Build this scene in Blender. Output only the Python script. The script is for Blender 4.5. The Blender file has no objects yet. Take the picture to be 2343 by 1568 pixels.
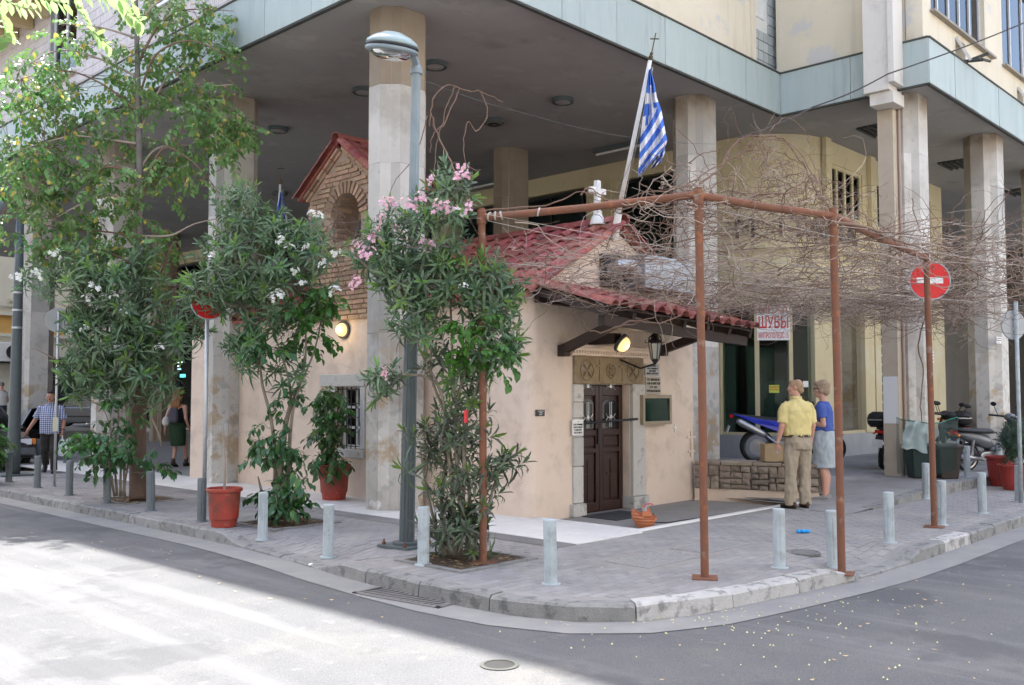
import bpy, math, random
import numpy as np
from mathutils import Vector, Matrix, Euler, noise as mnoise
rnd = random.Random(7)
PI = math.pi
scene = bpy.context.scene
COL = scene.collection
# ---------------------------------------------------------------- camera, sky, sun, exposure
CAM_H, FPX, PITCH, YAW = 1.62, 2180.0, math.radians(3.046), math.radians(43.601)
SUNV = Vector((3.35, 8.2, 19.5)).normalized()
EXPOSURE = 2.2
cam_d = bpy.data.cameras.new('camera'); cam = bpy.data.objects.new('camera', cam_d); COL.objects.link(cam)
cam_d.sensor_width = 36.0; cam_d.lens = 36.0 * FPX / 2342.0; cam_d.clip_end = 800; cam_d.clip_start = .05
cam.location = (0, 0, CAM_H); cam.rotation_euler = (PI/2 + PITCH, 0, YAW - PI/2)
scene.camera = cam
W = bpy.data.worlds.new('World'); scene.world = W; W.use_nodes = True
nt = W.node_tree; bg = nt.nodes['Background']; sky = nt.nodes.new('ShaderNodeTexSky')
sky.sky_type = 'NISHITA'; sky.sun_disc = False
sky.sun_elevation = math.asin(SUNV.z); sky.sun_rotation = math.atan2(SUNV.x, SUNV.y)
sky.air_density = 1.0; sky.dust_density = 3.0; sky.ozone_density = .8
nt.links.new(sky.outputs[0], bg.inputs[0]); bg.inputs[1].default_value = .15
sun_d = bpy.data.lights.new('sun', 'SUN'); sun_d.energy = 3.7; sun_d.angle = math.radians(.55); sun_d.color = (1, .97, .92)
sun = bpy.data.objects.new('sun', sun_d); COL.objects.link(sun); sun.rotation_euler = SUNV.to_track_quat('Z', 'Y').to_euler(); sun.location = (20, 40, 60)
vs = scene.view_settings; vs.view_transform = 'Standard'; vs.look = 'None'; vs.exposure = EXPOSURE; vs.gamma = 1; vs.use_curve_mapping = False
scene.cycles.max_bounces = 8; scene.cycles.diffuse_bounces = 5; scene.cycles.transparent_max_bounces = 12
scene.cycles.caustics_reflective = False; scene.cycles.caustics_refractive = False
# ---------------------------------------------------------------- measuring: turn a photo point into a point of a known plane
_F = Vector((math.cos(YAW), math.sin(YAW), 0)); RT = Vector((math.sin(YAW), -math.cos(YAW), 0)); _U = Vector((0, 0, 1))
FW = _F*math.cos(PITCH) + _U*math.sin(PITCH); UP = -_F*math.sin(PITCH) + _U*math.cos(PITCH); C0 = Vector((0, 0, CAM_H))
def ray(px, py): return FW + RT*((px-1171)/FPX) - UP*((py-784)/FPX)
def gz(px, py, z=0.0): d = ray(px, py); return C0 + d*((z-CAM_H)/d.z)
def gx(px, py, x): d = ray(px, py); return C0 + d*(x/d.x)
def gy(px, py, y): d = ray(px, py); return C0 + d*(y/d.y)
def at(px, py, dep): d = ray(px, py); return C0 + d*(dep/d.dot(FW))
# ---------------------------------------------------------------- mesh builder
class MB:
    def __init__(s): s.v = []; s.f = []; s.m = []; s.cur = 0
    def add(s, vs, fs):
        b = len(s.v); s.v.extend([tuple(v) for v in vs]); s.f.extend([tuple(b+i for i in f) for f in fs]); s.m.extend([s.cur]*len(fs)); return s
    def bx(s, x0, x1, y0, y1, z0, z1):
        return s.add([(x0,y0,z0),(x1,y0,z0),(x1,y1,z0),(x0,y1,z0),(x0,y0,z1),(x1,y0,z1),(x1,y1,z1),(x0,y1,z1)],
              [(3,2,1,0),(4,5,6,7),(0,1,5,4),(1,2,6,5),(2,3,7,6),(3,0,4,7)])
    def box(s, c, size, rot=None):
        m = rot if rot is not None else Matrix.Identity(3)
        hx, hy, hz = size[0]/2, size[1]/2, size[2]/2; c = Vector(c)
        P = [c + m @ Vector(p) for p in [(-hx,-hy,-hz),(hx,-hy,-hz),(hx,hy,-hz),(-hx,hy,-hz),(-hx,-hy,hz),(hx,-hy,hz),(hx,hy,hz),(-hx,hy,hz)]]
        return s.add(P, [(3,2,1,0),(4,5,6,7),(0,1,5,4),(1,2,6,5),(2,3,7,6),(3,0,4,7)])
    def cbox(s, x0, x1, y0, y1, z0, z1, b):      # box with chamfered top
        v = [(x0,y0,z0),(x1,y0,z0),(x1,y1,z0),(x0,y1,z0),(x0,y0,z1-b),(x1,y0,z1-b),(x1,y1,z1-b),(x0,y1,z1-b),(x0+b,y0+b,z1),(x1-b,y0+b,z1),(x1-b,y1-b,z1),(x0+b,y1-b,z1)]
        return s.add(v, [(0,1,5,4),(1,2,6,5),(2,3,7,6),(3,0,4,7),(4,5,9,8),(5,6,10,9),(6,7,11,10),(7,4,8,11),(8,9,10,11)])
    def beam(s, p0, p1, w, h, up=(0,0,1)):       # rectangular bar
        p0 = Vector(p0); p1 = Vector(p1); d = (p1-p0).normalized(); u = Vector(up); a = d.cross(u)
        if a.length < 1e-4: a = d.cross(Vector((1,0,0)))
        a.normalize(); u = a.cross(d).normalized(); a *= w/2; u *= h/2
        P = [p0-a-u, p0+a-u, p0+a+u, p0-a+u, p1-a-u, p1+a-u, p1+a+u, p1-a+u]
        return s.add(P, [(0,1,2,3),(7,6,5,4),(0,4,5,1),(1,5,6,2),(2,6,7,3),(3,7,4,0)])
    def tube(s, pts, rad, n=8, cap=True):
        pts = [Vector(p) for p in pts]
        if not hasattr(rad, '__len__'): rad = [rad]*len(pts)
        N = len(pts); V = []; prev = None
        for i, p in enumerate(pts):
            d = (pts[min(i+1,N-1)] - pts[max(i-1,0)])
            if d.length < 1e-7: d = Vector((0,0,1))
            d.normalize()
            if prev is None:
                a = d.cross(Vector((0,0,1)) if abs(d.z) < .9 else Vector((1,0,0)))
            else: a = prev - d*prev.dot(d)
            if a.length < 1e-5: a = d.orthogonal()
            a.normalize(); prev = a; b = d.cross(a)
            for k in range(n):
                t = 2*PI*k/n; V.append(p + (a*math.cos(t) + b*math.sin(t))*rad[i])
        Fc = [(i*n+k, i*n+(k+1)%n, (i+1)*n+(k+1)%n, (i+1)*n+k) for i in range(N-1) for k in range(n)]
        if cap: Fc += [tuple(range(n-1,-1,-1)), tuple((N-1)*n+k for k in range(n))]
        return s.add(V, Fc)
    def lathe(s, prof, c=(0,0,0), n=24, axis=None, cap=True):   # prof [(r,z)]
        c = Vector(c); q = Vector(axis).to_track_quat('Z','Y').to_matrix() if axis is not None else Matrix.Identity(3)
        V = []
        for r, z in prof:
            for k in range(n):
                t = 2*PI*k/n; V.append(c + q @ Vector((r*math.cos(t), r*math.sin(t), z)))
        Fc = [(i*n+k, i*n+(k+1)%n, (i+1)*n+(k+1)%n, (i+1)*n+k) for i in range(len(prof)-1) for k in range(n)]
        if cap: Fc += [tuple(range(n-1,-1,-1)), tuple((len(prof)-1)*n+k for k in range(n))]
        return s.add(V, Fc)
    def sph(s, c, r, n=12, m=8, rot=None):
        if not hasattr(r, '__len__'): r = (r,r,r)
        c = Vector(c); rot = rot or Matrix.Identity(3); V = []
        for i in range(1, m):
            ph = PI*i/m
            for k in range(n):
                t = 2*PI*k/n; V.append(c + rot @ Vector((r[0]*math.sin(ph)*math.cos(t), r[1]*math.sin(ph)*math.sin(t), r[2]*math.cos(ph))))
        V += [c + rot @ Vector((0,0,r[2])), c + rot @ Vector((0,0,-r[2]))]; a = len(V)-2
        Fc = [(i*n+k, (i+1)*n+k, (i+1)*n+(k+1)%n, i*n+(k+1)%n) for i in range(m-2) for k in range(n)]
        Fc += [(a, k, (k+1)%n) for k in range(n)] + [(a+1, (m-2)*n+(k+1)%n, (m-2)*n+k) for k in range(n)]
        return s.add(V, Fc)
    def prism(s, poly, z0, z1):                  # poly [(x,y)] ccw
        n = len(poly); V = [(x,y,z0) for x,y in poly] + [(x,y,z1) for x,y in poly]
        return s.add(V, [tuple(range(n-1,-1,-1)), tuple(range(n,2*n))] + [(k,(k+1)%n,n+(k+1)%n,n+k) for k in range(n)])
    def slab(s, poly3, t):                       # poly3: planar 3d polygon, thickened by vector t
        n = len(poly3); P = [Vector(p) for p in poly3]; t = Vector(t)
        return s.add(P + [p+t for p in P], [tuple(range(n-1,-1,-1)), tuple(range(n,2*n))] + [(k,(k+1)%n,n+(k+1)%n,n+k) for k in range(n)])
    def loft(s, rings):                          # rings: lists of equal-length points
        n = len(rings[0]); V = [p for r in rings for p in r]
        Fc = [(i*n+k, i*n+(k+1)%n, (i+1)*n+(k+1)%n, (i+1)*n+k) for i in range(len(rings)-1) for k in range(n)]
        Fc += [tuple(range(n-1,-1,-1)), tuple((len(rings)-1)*n+k for k in range(n))]
        return s.add(V, Fc)
    def mesh(s, name, mats, off=(0,0,0), smooth=False):
        me = bpy.data.meshes.new(name); o = Vector(off)
        v = np.array(s.v, dtype=np.float64).reshape(-1,3) - np.array(o)
        me.from_pydata(v.tolist(), [], s.f)
        for m in (mats if isinstance(mats, (list,tuple)) else [mats]): me.materials.append(m)
        if any(s.m): me.polygons.foreach_set('material_index', s.m)
        if smooth: me.polygons.foreach_set('use_smooth', [True]*len(s.f))
        me.update(); return me
    def build(s, name, mats, parent=None, smooth=False, bevel=0, kind=None, label=None):
        me = s.mesh(name, mats, ORG.get(parent.name, (0,0,0)) if parent else (0,0,0), smooth)
        return put(name, me, parent, bevel=bevel, kind=kind, label=label)
ORG = {}
def put(name, me, parent=None, loc=None, rot=None, scale=None, bevel=0, kind=None, label=None):
    ob = bpy.data.objects.new(name, me); COL.objects.link(ob)
    if parent: ob.parent = parent; ORG[ob.name] = ORG.get(parent.name, (0,0,0))
    if loc is not None: ob.location = Vector(loc) - Vector(ORG.get(parent.name, (0,0,0)) if parent else (0,0,0))
    if rot is not None: ob.rotation_euler = rot
    if scale is not None: ob.scale = scale if hasattr(scale, '__len__') else (scale,)*3
    if bevel:
        b = ob.modifiers.new('bevel', 'BEVEL'); b.width = bevel; b.segments = 2; b.limit_method = 'ANGLE'; b.angle_limit = .6; b.harden_normals = False
    if kind: ob['kind'] = kind
    if label: ob['label'] = label
    return ob
def thing(name, label, cat, loc=(0,0,0), group=None, rz=0, kind=None):
    o = bpy.data.objects.new(name, None); COL.objects.link(o); o.location = loc; o.rotation_euler = (0,0,rz); o.empty_display_size = .2
    ORG[o.name] = tuple(loc) if rz == 0 else (0,0,0)
    return tag(o, label, cat, group, kind)
def local(name, label, cat, loc, group=None, rz=0):   # a thing whose parts are written in its own frame
    o = thing(name, label, cat, loc, group, rz); ORG[o.name] = (0,0,0); return o
def tag(o, label=None, cat=None, group=None, kind=None):
    if label: o['label'] = label
    if cat: o['category'] = cat
    if group: o['group'] = group
    if kind: o['kind'] = kind
    return o
def copy_tree(o, parent=None):
    c = o.copy(); COL.objects.link(c)
    if parent: c.parent = parent
    for ch in list(o.children): copy_tree(ch, c)
    return c
def rx(a): return Matrix.Rotation(a, 3, 'X')
def ry(a): return Matrix.Rotation(a, 3, 'Y')
def rz(a): return Matrix.Rotation(a, 3, 'Z')
def text_mesh(txt, size, extrude, mat, name, bold=0.0):
    cu = bpy.data.curves.new(name, 'FONT'); cu.body = txt; cu.size = size; cu.extrude = extrude; cu.offset = bold
    cu.align_x = 'CENTER'; cu.align_y = 'CENTER'; cu.resolution_u = 3
    ob = bpy.data.objects.new(name, cu); COL.objects.link(ob); dg = bpy.context.evaluated_depsgraph_get()
    me = bpy.data.meshes.new_from_object(ob.evaluated_get(dg)); me.name = name
    bpy.data.objects.remove(ob); bpy.data.curves.remove(cu); me.materials.clear(); me.materials.append(mat); return me
def basis(xa, za):          # euler of a frame with x axis xa and normal za (text, plaques)
    xa = Vector(xa).normalized(); za = Vector(za).normalized(); ya = za.cross(xa)
    return Matrix((xa, ya, za)).transposed().to_euler()
# ---------------------------------------------------------------- materials
def M(name, c, c2=None, rough=.7, scale=4.0, bump=0.0, bscale=70.0, metal=0.0, rand=0.0, stains=(), spec=.4, detail=5, stretch=None, coat=0.0, contrast=.25, hue=0.0, cracks=None):
    m = bpy.data.materials.new(name); m.use_nodes = True; t = m.node_tree; N = t.nodes; L = t.links; b = N['Principled BSDF']
    b.inputs['Roughness'].default_value = rough; b.inputs['Metallic'].default_value = metal; b.inputs['Specular IOR Level'].default_value = spec
    if coat: b.inputs['Coat Weight'].default_value = coat; b.inputs['Coat Roughness'].default_value = .08
    geo = N.new('ShaderNodeNewGeometry'); pos = geo.outputs['Position']
    if stretch:
        mp = N.new('ShaderNodeMapping'); mp.inputs['Scale'].default_value = stretch; L.new(pos, mp.inputs[0]); pos = mp.outputs[0]
    def nz(sc, det=detail, src=None):
        n = N.new('ShaderNodeTexNoise'); n.inputs['Scale'].default_value = sc; n.inputs['Detail'].default_value = det; n.inputs['Roughness'].default_value = .6
        L.new(src or pos, n.inputs['Vector']); return n.outputs[0]
    def rng(src, a, bb, lo=0, hi=1):
        r = N.new('ShaderNodeMapRange'); r.inputs[1].default_value = a; r.inputs[2].default_value = bb; r.inputs[3].default_value = lo; r.inputs[4].default_value = hi
        L.new(src, r.inputs[0]); return r.outputs[0]
    def mix(f, A, B):
        x = N.new('ShaderNodeMix'); x.data_type = 'RGBA'
        if hasattr(f, 'default_value') or not isinstance(f, (int,float)): L.new(f, x.inputs[0])
        else: x.inputs[0].default_value = f
        for k, q in ((6, A), (7, B)):
            if isinstance(q, (tuple,list)): x.inputs[k].default_value = (*q[:3], 1)
            else: L.new(q, x.inputs[k])
        return x.outputs[2]
    col = tuple(c)
    if c2 is not None: col = mix(rng(nz(scale), .5-contrast, .5+contrast), c, c2)
    for st in stains:       # (colour, scale, threshold, width, zlo, zhi, amount)
        sc_, s_, th, wd, z0, z1, am = st[:7]; src = None
        if len(st) > 7:
            mp2 = N.new('ShaderNodeMapping'); mp2.inputs['Scale'].default_value = st[7]; L.new(geo.outputs['Position'], mp2.inputs[0]); src = mp2.outputs[0]
        f = rng(nz(s_, src=src), th, th+wd, 0, am)
        if z0 is not None:
            sx = N.new('ShaderNodeSeparateXYZ'); L.new(geo.outputs['Position'], sx.inputs[0])
            g = rng(sx.outputs[2], z1, z0); mu = N.new('ShaderNodeMath'); mu.operation = 'MULTIPLY'; L.new(f, mu.inputs[0]); L.new(g, mu.inputs[1]); f = mu.outputs[0]
        col = mix(f, col, sc_)
    if cracks:              # (colour, scale, width): fine branching cracks
        wn_ = N.new('ShaderNodeTexNoise'); wn_.inputs['Scale'].default_value = cracks[1]*3; wn_.inputs['Detail'].default_value = 6; L.new(geo.outputs['Position'], wn_.inputs['Vector'])
        va = N.new('ShaderNodeVectorMath'); va.operation = 'MULTIPLY_ADD'; va.inputs[1].default_value = (.7,.7,.7); L.new(wn_.outputs[1], va.inputs[0]); L.new(geo.outputs['Position'], va.inputs[2])
        vo = N.new('ShaderNodeTexVoronoi'); vo.feature = 'DISTANCE_TO_EDGE'; vo.inputs['Scale'].default_value = cracks[1]; L.new(va.outputs[0], vo.inputs['Vector'])
        ck = rng(vo.outputs[0], 0, cracks[2], .7, 0); br = rng(nz(cracks[1]*.8), .54, .62, 0, 1); mk = N.new('ShaderNodeMath'); mk.operation = 'MULTIPLY'; L.new(ck, mk.inputs[0]); L.new(br, mk.inputs[1]); col = mix(mk.outputs[0], col, cracks[0])
    if rand or hue:
        oi = N.new('ShaderNodeObjectInfo'); h = N.new('ShaderNodeHueSaturation')
        L.new(rng(oi.outputs['Random'], 0, 1, 1-rand, 1+rand), h.inputs['Value'])
        if hue:
            ml = N.new('ShaderNodeMath'); ml.operation = 'MULTIPLY'; ml.inputs[1].default_value = 7.31; L.new(oi.outputs['Random'], ml.inputs[0])
            fr = N.new('ShaderNodeMath'); fr.operation = 'FRACT'; L.new(ml.outputs[0], fr.inputs[0]); L.new(rng(fr.outputs[0], 0, 1, .5-hue, .5+hue), h.inputs['Hue'])
        if isinstance(col, tuple): h.inputs['Color'].default_value = (*col[:3], 1)
        else: L.new(col, h.inputs['Color'])
        col = h.outputs[0]
    if isinstance(col, tuple): b.inputs['Base Color'].default_value = (*col[:3], 1)
    else: L.new(col, b.inputs['Base Color'])
    if bump:
        bp = N.new('ShaderNodeBump'); bp.inputs['Strength'].default_value = bump; bp.inputs['Distance'].default_value = .02
        L.new(nz(bscale, 3), bp.inputs['Height']); L.new(bp.outputs[0], b.inputs['Normal'])
    return m
def leaf_mat(name, c, c2, rough=.35, tr=.3, rand=.25, hue=.02):
    m = M(name, c, c2, rough=rough, scale=3, rand=rand, hue=hue, spec=.5); t = m.node_tree; N = t.nodes; L = t.links; b = N['Principled BSDF']
    src = b.inputs['Base Color'].links[0].from_socket; ts = N.new('ShaderNodeBsdfTranslucent'); L.new(src, ts.inputs[0])
    mx = N.new('ShaderNodeMixShader'); mx.inputs[0].default_value = tr; L.new(b.outputs[0], mx.inputs[1]); L.new(ts.outputs[0], mx.inputs[2]); L.new(mx.outputs[0], N['Material Output'].inputs[0]); return m
def glass_mat(name, tint=(.9,.95,.93), alpha=.35, rough=.02):     # window pane: clear and reflective
    m = bpy.data.materials.new(name); m.use_nodes = True; t = m.node_tree; N = t.nodes; L = t.links; N.remove(N['Principled BSDF'])
    g = N.new('ShaderNodeBsdfGlossy'); g.inputs['Roughness'].default_value = rough; tr = N.new('ShaderNodeBsdfTransparent'); tr.inputs[0].default_value = (*[x*alpha for x in tint], 1)
    fr = N.new('ShaderNodeFresnel'); fr.inputs[0].default_value = 1.6; mx = N.new('ShaderNodeMixShader'); L.new(fr.outputs[0], mx.inputs[0]); L.new(tr.outputs[0], mx.inputs[1]); L.new(g.outputs[0], mx.inputs[2])
    L.new(mx.outputs[0], N['Material Output'].inputs[0]); return m
def glow(name, c, s):
    m = bpy.data.materials.new(name); m.use_nodes = True; b = m.node_tree.nodes['Principled BSDF']; b.inputs['Base Color'].default_value = (*c,1)
    b.inputs['Emission Color'].default_value = (*c,1); b.inputs['Emission Strength'].default_value = s; return m
m_asphalt = M('asphalt', cracks=((.075,.075,.075), .30, .006), c=(.092,.095,.101), c2=(.132,.132,.133), rough=.9, scale=1.3, bump=.5, bscale=260, stains=[((.17,.16,.14), .8, .56, .2, None, None, .5), ((.075,.077,.083), 2.2, .60, .1, None, None, .45), ((.24,.24,.235), 85, .56, .08, None, None, .55), ((.05,.052,.057), 60, .58, .08, None, None, .55), ((.19,.185,.175), 6, .62, .06, None, None, .4), ((.18,.18,.185), 1.6, .52, .14, None, None, .55, (1.6,.10,1)), ((.07,.072,.078), .5, .56, .04, None, None, .55)])
m_gutter = M('gutter_concrete', (.20,.20,.20), (.27,.265,.25), rough=.9, scale=3, bump=.3, bscale=150)
m_kerb = M('kerb_stone', (.20,.20,.195), (.29,.285,.27), rough=.85, scale=6, bump=.6, bscale=60, rand=.12, stains=[((.10,.10,.10), 9, .52, .12, None, None, .75)])
m_brick_pave = M('paving_brick', (.215,.21,.21), (.29,.28,.275), rough=.85, scale=1.6, bump=.25, bscale=120, rand=.10, stains=[((.36,.34,.31), 1.1, .50, .18, None, None, .6), ((.13,.13,.13), 3.5, .62, .1, None, None, .5)])
m_mortar = M('sand_joint', (.22,.21,.20), (.30,.285,.27), rough=.95, scale=5, bump=.3)
m_marble_pave = M('marble_slab', (.60,.59,.57), (.70,.69,.66), rough=.5, scale=2, rand=.06, stains=[((.42,.36,.28), 3, .62, .1, None, None, .4)])
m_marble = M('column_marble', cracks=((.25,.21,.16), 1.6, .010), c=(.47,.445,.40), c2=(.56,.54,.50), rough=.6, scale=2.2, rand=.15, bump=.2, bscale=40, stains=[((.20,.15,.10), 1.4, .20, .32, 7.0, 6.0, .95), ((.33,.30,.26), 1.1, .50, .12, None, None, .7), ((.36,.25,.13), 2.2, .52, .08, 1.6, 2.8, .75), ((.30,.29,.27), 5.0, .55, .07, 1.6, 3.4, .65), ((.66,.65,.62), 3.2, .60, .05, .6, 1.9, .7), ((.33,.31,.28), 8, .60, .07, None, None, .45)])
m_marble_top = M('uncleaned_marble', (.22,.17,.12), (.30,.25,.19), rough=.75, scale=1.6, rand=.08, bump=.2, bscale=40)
# first m_marble stain on the column tops: brown staining plus painted soffit shade
m_soffit = M('soffit_paint', (.33,.325,.32), (.38,.375,.37), rough=.9, scale=.8, stains=[((.47,.46,.44), 1.4, .58, .05, None, None, .5), ((.17,.16,.15), 1.0, .60, .15, None, None, .55), ((.22,.21,.20), .35, .5, .2, None, None, .5)])
m_fascia = M('fascia_panel', (.345,.41,.39), (.40,.455,.435), rough=.6, scale=1.5, rand=.05, stretch=(3,3,.5), stains=[((.38,.385,.385), 1.2, .55, .2, None, None, .5), ((.25,.37,.365), 2.5, .58, .2, None, None, .5), ((.24,.29,.285), 1.6, .56, .12, None, None, .45, (4,4,.3))])
m_dark_trim = M('dark_coping', (.05,.055,.05), (.09,.09,.08), rough=.9, scale=8)
m_cream = M('cream_render', (.62,.55,.41), (.68,.61,.48), rough=.85, scale=1.2, bump=.1, stains=[((.50,.44,.33), 1.5, .55, .15, None, None, .5, (3,3,.3)), ((.50,.50,.50), .9, .60, .05, None, None, .7)])
m_yellow = M('yellow_render', (.58,.50,.30), (.64,.56,.36), rough=.8, scale=1.0, bump=.1, stains=[((.68,.64,.50), .8, .56, .1, None, None, .5), ((.42,.35,.22), 3, .6, .12, None, None, .35), ((.45,.38,.25), 2, .56, .15, None, None, .4, (3,3,.25))])
m_peach = M('peach_render', cracks=((.42,.32,.25), .8, .008), c=(.70,.56,.45), c2=(.74,.605,.49), rough=.85, scale=1.3, bump=.35, bscale=45, stains=[((.73,.61,.50), .9, .52, .12, None, None, .6), ((.45,.36,.28), 3.0, .48, .2, .45, -.1, .5), ((.57,.44,.34), 2.2, .62, .12, None, None, .4), ((.50,.41,.34), 7, .65, .06, 1.2, .2, .4)])
m_white = M('white_paint', (.74,.73,.70), (.72,.71,.69), rough=.5, scale=4)
m_dark = M('dark_interior', (.02,.02,.022), rough=.6)
m_black = M('black_metal', (.015,.015,.017), rough=.45)
m_greymetal = M('grey_green_paint', (.075,.095,.10), (.10,.12,.125), rough=.45, scale=6, rand=.08)
m_bollard_dark = M('bollard_grey', (.13,.155,.165), (.17,.19,.20), rough=.55, scale=8, rand=.1, stains=[((.05,.05,.05), 14, .64, .05, None, None, .6)])
m_bollard = M('bollard_pale_paint', (.37,.425,.445), (.43,.485,.505), rough=.55, scale=5, rand=.06, stains=[((.10,.11,.12), 18, .655, .03, None, None, .6), ((.24,.25,.25), 6, .45, .15, .10, -.02, .5)])
m_steel = M('galvanised_steel', (.42,.44,.46), (.52,.54,.55), rough=.45, scale=20, metal=.6)
m_rust = M('rusty_pipe', (.22,.085,.045), (.15,.075,.05), rough=.8, scale=5, bump=.3, bscale=90, stains=[((.33,.12,.045), 9, .58, .1, None, None, .7), ((.30,.24,.19), 7, .60, .08, None, None, .6)])
m_tile = M('red_roof_tile', (.25,.060,.050), (.33,.10,.082), rough=.6, scale=5, rand=.3, hue=.012, bump=.25, bscale=50, stains=[((.36,.22,.20), 6, .52, .14, None, None, .45), ((.12,.07,.06), 9, .58, .1, None, None, .5)])
m_wood_dark = M('dark_timber', (.028,.016,.012), (.045,.027,.02), rough=.6, scale=3, stretch=(6,6,6), bump=.2)
m_door = M('door_wood', (.022,.008,.006), (.040,.013,.008), rough=.38, scale=4, stretch=(8,8,.8), bump=.1)
m_stone = M('jamb_stone', (.46,.44,.40), (.58,.56,.52), rough=.8, scale=5, bump=.5, bscale=35, rand=.08, stains=[((.15,.145,.14), 5, .55, .12, None, None, .65)])
m_brick = M('belfry_brick', (.34,.20,.125), (.45,.32,.22), rough=.9, scale=9, rand=.25, hue=.012, bump=.6, bscale=45)
m_brick_mortar = M('belfry_mortar', (.36,.27,.20), (.45,.34,.26), rough=.95, scale=9, bump=.5)
m_rubble = M('wall_stone', (.23,.185,.145), (.34,.28,.225), rough=.9, scale=7, rand=.25, hue=.015, bump=.7, bscale=40, stains=[((.09,.08,.07), 6, .58, .1, None, None, .6)])
m_rubble_m = M('wall_mortar', (.13,.11,.09), (.2,.17,.14), rough=.95, scale=9)
m_pane = glass_mat('window_glass', alpha=.55); m_pane_soft = glass_mat('box_glass', alpha=.8)
m_pane_soft.node_tree.nodes['Fresnel'].inputs[0].default_value = 1.08
m_kerb_white = M('whitewashed_kerb', (.36,.355,.34), (.48,.47,.455), rough=.85, scale=6, bump=.5, bscale=60, rand=.1, stains=[((.15,.15,.145), 8, .50, .12, None, None, .75)])
m_pane_dark = glass_mat('shop_glass', (.80,.90,.86), alpha=.92)
m_pane_dark.node_tree.nodes['Fresnel'].inputs[0].default_value = 1.22
m_redplastic = M('red_plastic', (.34,.045,.028), (.38,.055,.034), rough=.5, scale=4, stains=[((.45,.26,.2), 9, .60, .08, None, None, .45), ((.14,.05,.035), 5, .42, .2, .22, -.02, .8)])
m_soil = M('soil', (.07,.05,.035), (.12,.085,.06), rough=1, scale=20, bump=.8, bscale=80)
m_bark = M('bark', (.15,.10,.075), (.23,.15,.115), rough=.9, scale=6, bump=.7, bscale=30, stretch=(4,4,12))
m_stem = M('oleander_stem', (.19,.16,.12), (.27,.23,.18), rough=.9, scale=9, bump=.4)
m_olive = leaf_mat('oleander_leaf', (.105,.185,.095), (.165,.255,.14), rough=.4, tr=.3)
m_oleyoung = leaf_mat('young_leaf', (.12,.24,.05), (.18,.32,.07), tr=.35)
m_olgrey = leaf_mat('dusty_leaf', (.085,.105,.075), (.12,.14,.10), rough=.6, tr=.2)
m_ivy = leaf_mat('bright_green_leaf', (.035,.14,.02), (.07,.23,.03), tr=.35)
m_broad = leaf_mat('glossy_broad_leaf', (.035,.10,.03), (.07,.16,.045), rough=.3, tr=.2)
m_tree = leaf_mat('tree_leaf', (.095,.225,.062), (.16,.305,.09), rough=.3, tr=.35)
m_treey = leaf_mat('yellow_leaf', (.52,.40,.08), (.40,.42,.10), tr=.35)
m_acacia = leaf_mat('acacia_leaf', (.24,.38,.13), (.34,.48,.20), rough=.4, tr=.5)
m_pinkf = leaf_mat('pink_petal', (.78,.42,.54), (.82,.58,.66), rough=.7, tr=.3, rand=.1)
m_whitef = leaf_mat('white_petal', (.80,.80,.74), (.82,.82,.78), rough=.7, tr=.3, rand=.04)
m_twig = M('dry_twig', (.24,.185,.15), (.42,.345,.285), rough=.9, scale=1.5)
m_twig2 = M('brown_vine_stem', (.14,.085,.06), (.22,.145,.105), rough=.9, scale=3)
m_string = M('white_string', (.42,.40,.36), rough=.9)
m_cable = M('dark_cable', (.05,.045,.045), rough=.8)
m_chrome = M('bright_metal', (.75,.75,.75), rough=.2, metal=1)
m_rubber = M('tyre_rubber', (.018,.018,.018), rough=.8)
m_skin = M('skin', (.55,.30,.22), (.60,.34,.25), rough=.55, scale=8)
m_terracotta = M('terracotta', (.50,.17,.08), (.56,.22,.11), rough=.8, scale=6)
# ================================================================ ground
def sm(t, a, b):
    t = max(0.0, min(1.0, (t-a)/(b-a))); return t*t*(3-2*t)
def hgt(x, y):
    dA = sm(y, 7.55, 7.95)*(1-sm(y, 9.75, 10.25)); dB = sm(x, 8.35, 8.85)*(1-sm(x, 9.75, 10.35))
    return -.10*dA*(1-sm(x, 5.75, 6.5)) - .10*dB*(1-sm(y, 3.95, 4.75))
def plat(x, y): return sm(x, 12.5, 16.0)*(.14+.12*sm(y, 6.9, 9.2))
KP = [(8.45,75),(8.45,30),(8.45,21.4),(8.2,21.0),(6.1,20.9),(5.85,20.6),(5.8,20),(5.8,17),(5.8,14),(5.8,11.5),(5.8,10.4),(5.77,9.7),(5.68,8.6),(5.56,7.7),(5.47,6.7),(5.44,5.9),(5.50,5.25),(5.68,4.75),(6.02,4.42),(6.54,4.20),(7.36,4.06),(8.31,3.94),(9.2,3.86),(10.3,3.84),(12,3.86),(16,3.88),(24,3.9),(75,3.9)]
def resample(P, step):
    out = [Vector((*P[0],0))]
    for a, b in zip(P[:-1], P[1:]):
        a = Vector((*a,0)); b = Vector((*b,0)); n = max(1, round((b-a).length/step))
        for k in range(1, n+1): out.append(a.lerp(b, k/n))
    return out
kp = resample(KP, .22)
def offs(d):
    r = []
    for i, p in enumerate(kp):
        t = (kp[min(i+1,len(kp)-1)]-kp[max(i-1,0)]).normalized(); r.append(p + Vector((-t.y, t.x, 0))*d)
    return r
# road
mb = MB(); mb.add([(-260,-260,-.13),(260,-260,-.13),(260,260,-.13),(-260,260,-.13)], [(0,1,2,3)]); road = mb.build('road', m_asphalt, kind='structure')
pav = bpy.data.objects.new('pavement', None); COL.objects.link(pav); pav['kind'] = 'structure'
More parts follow.
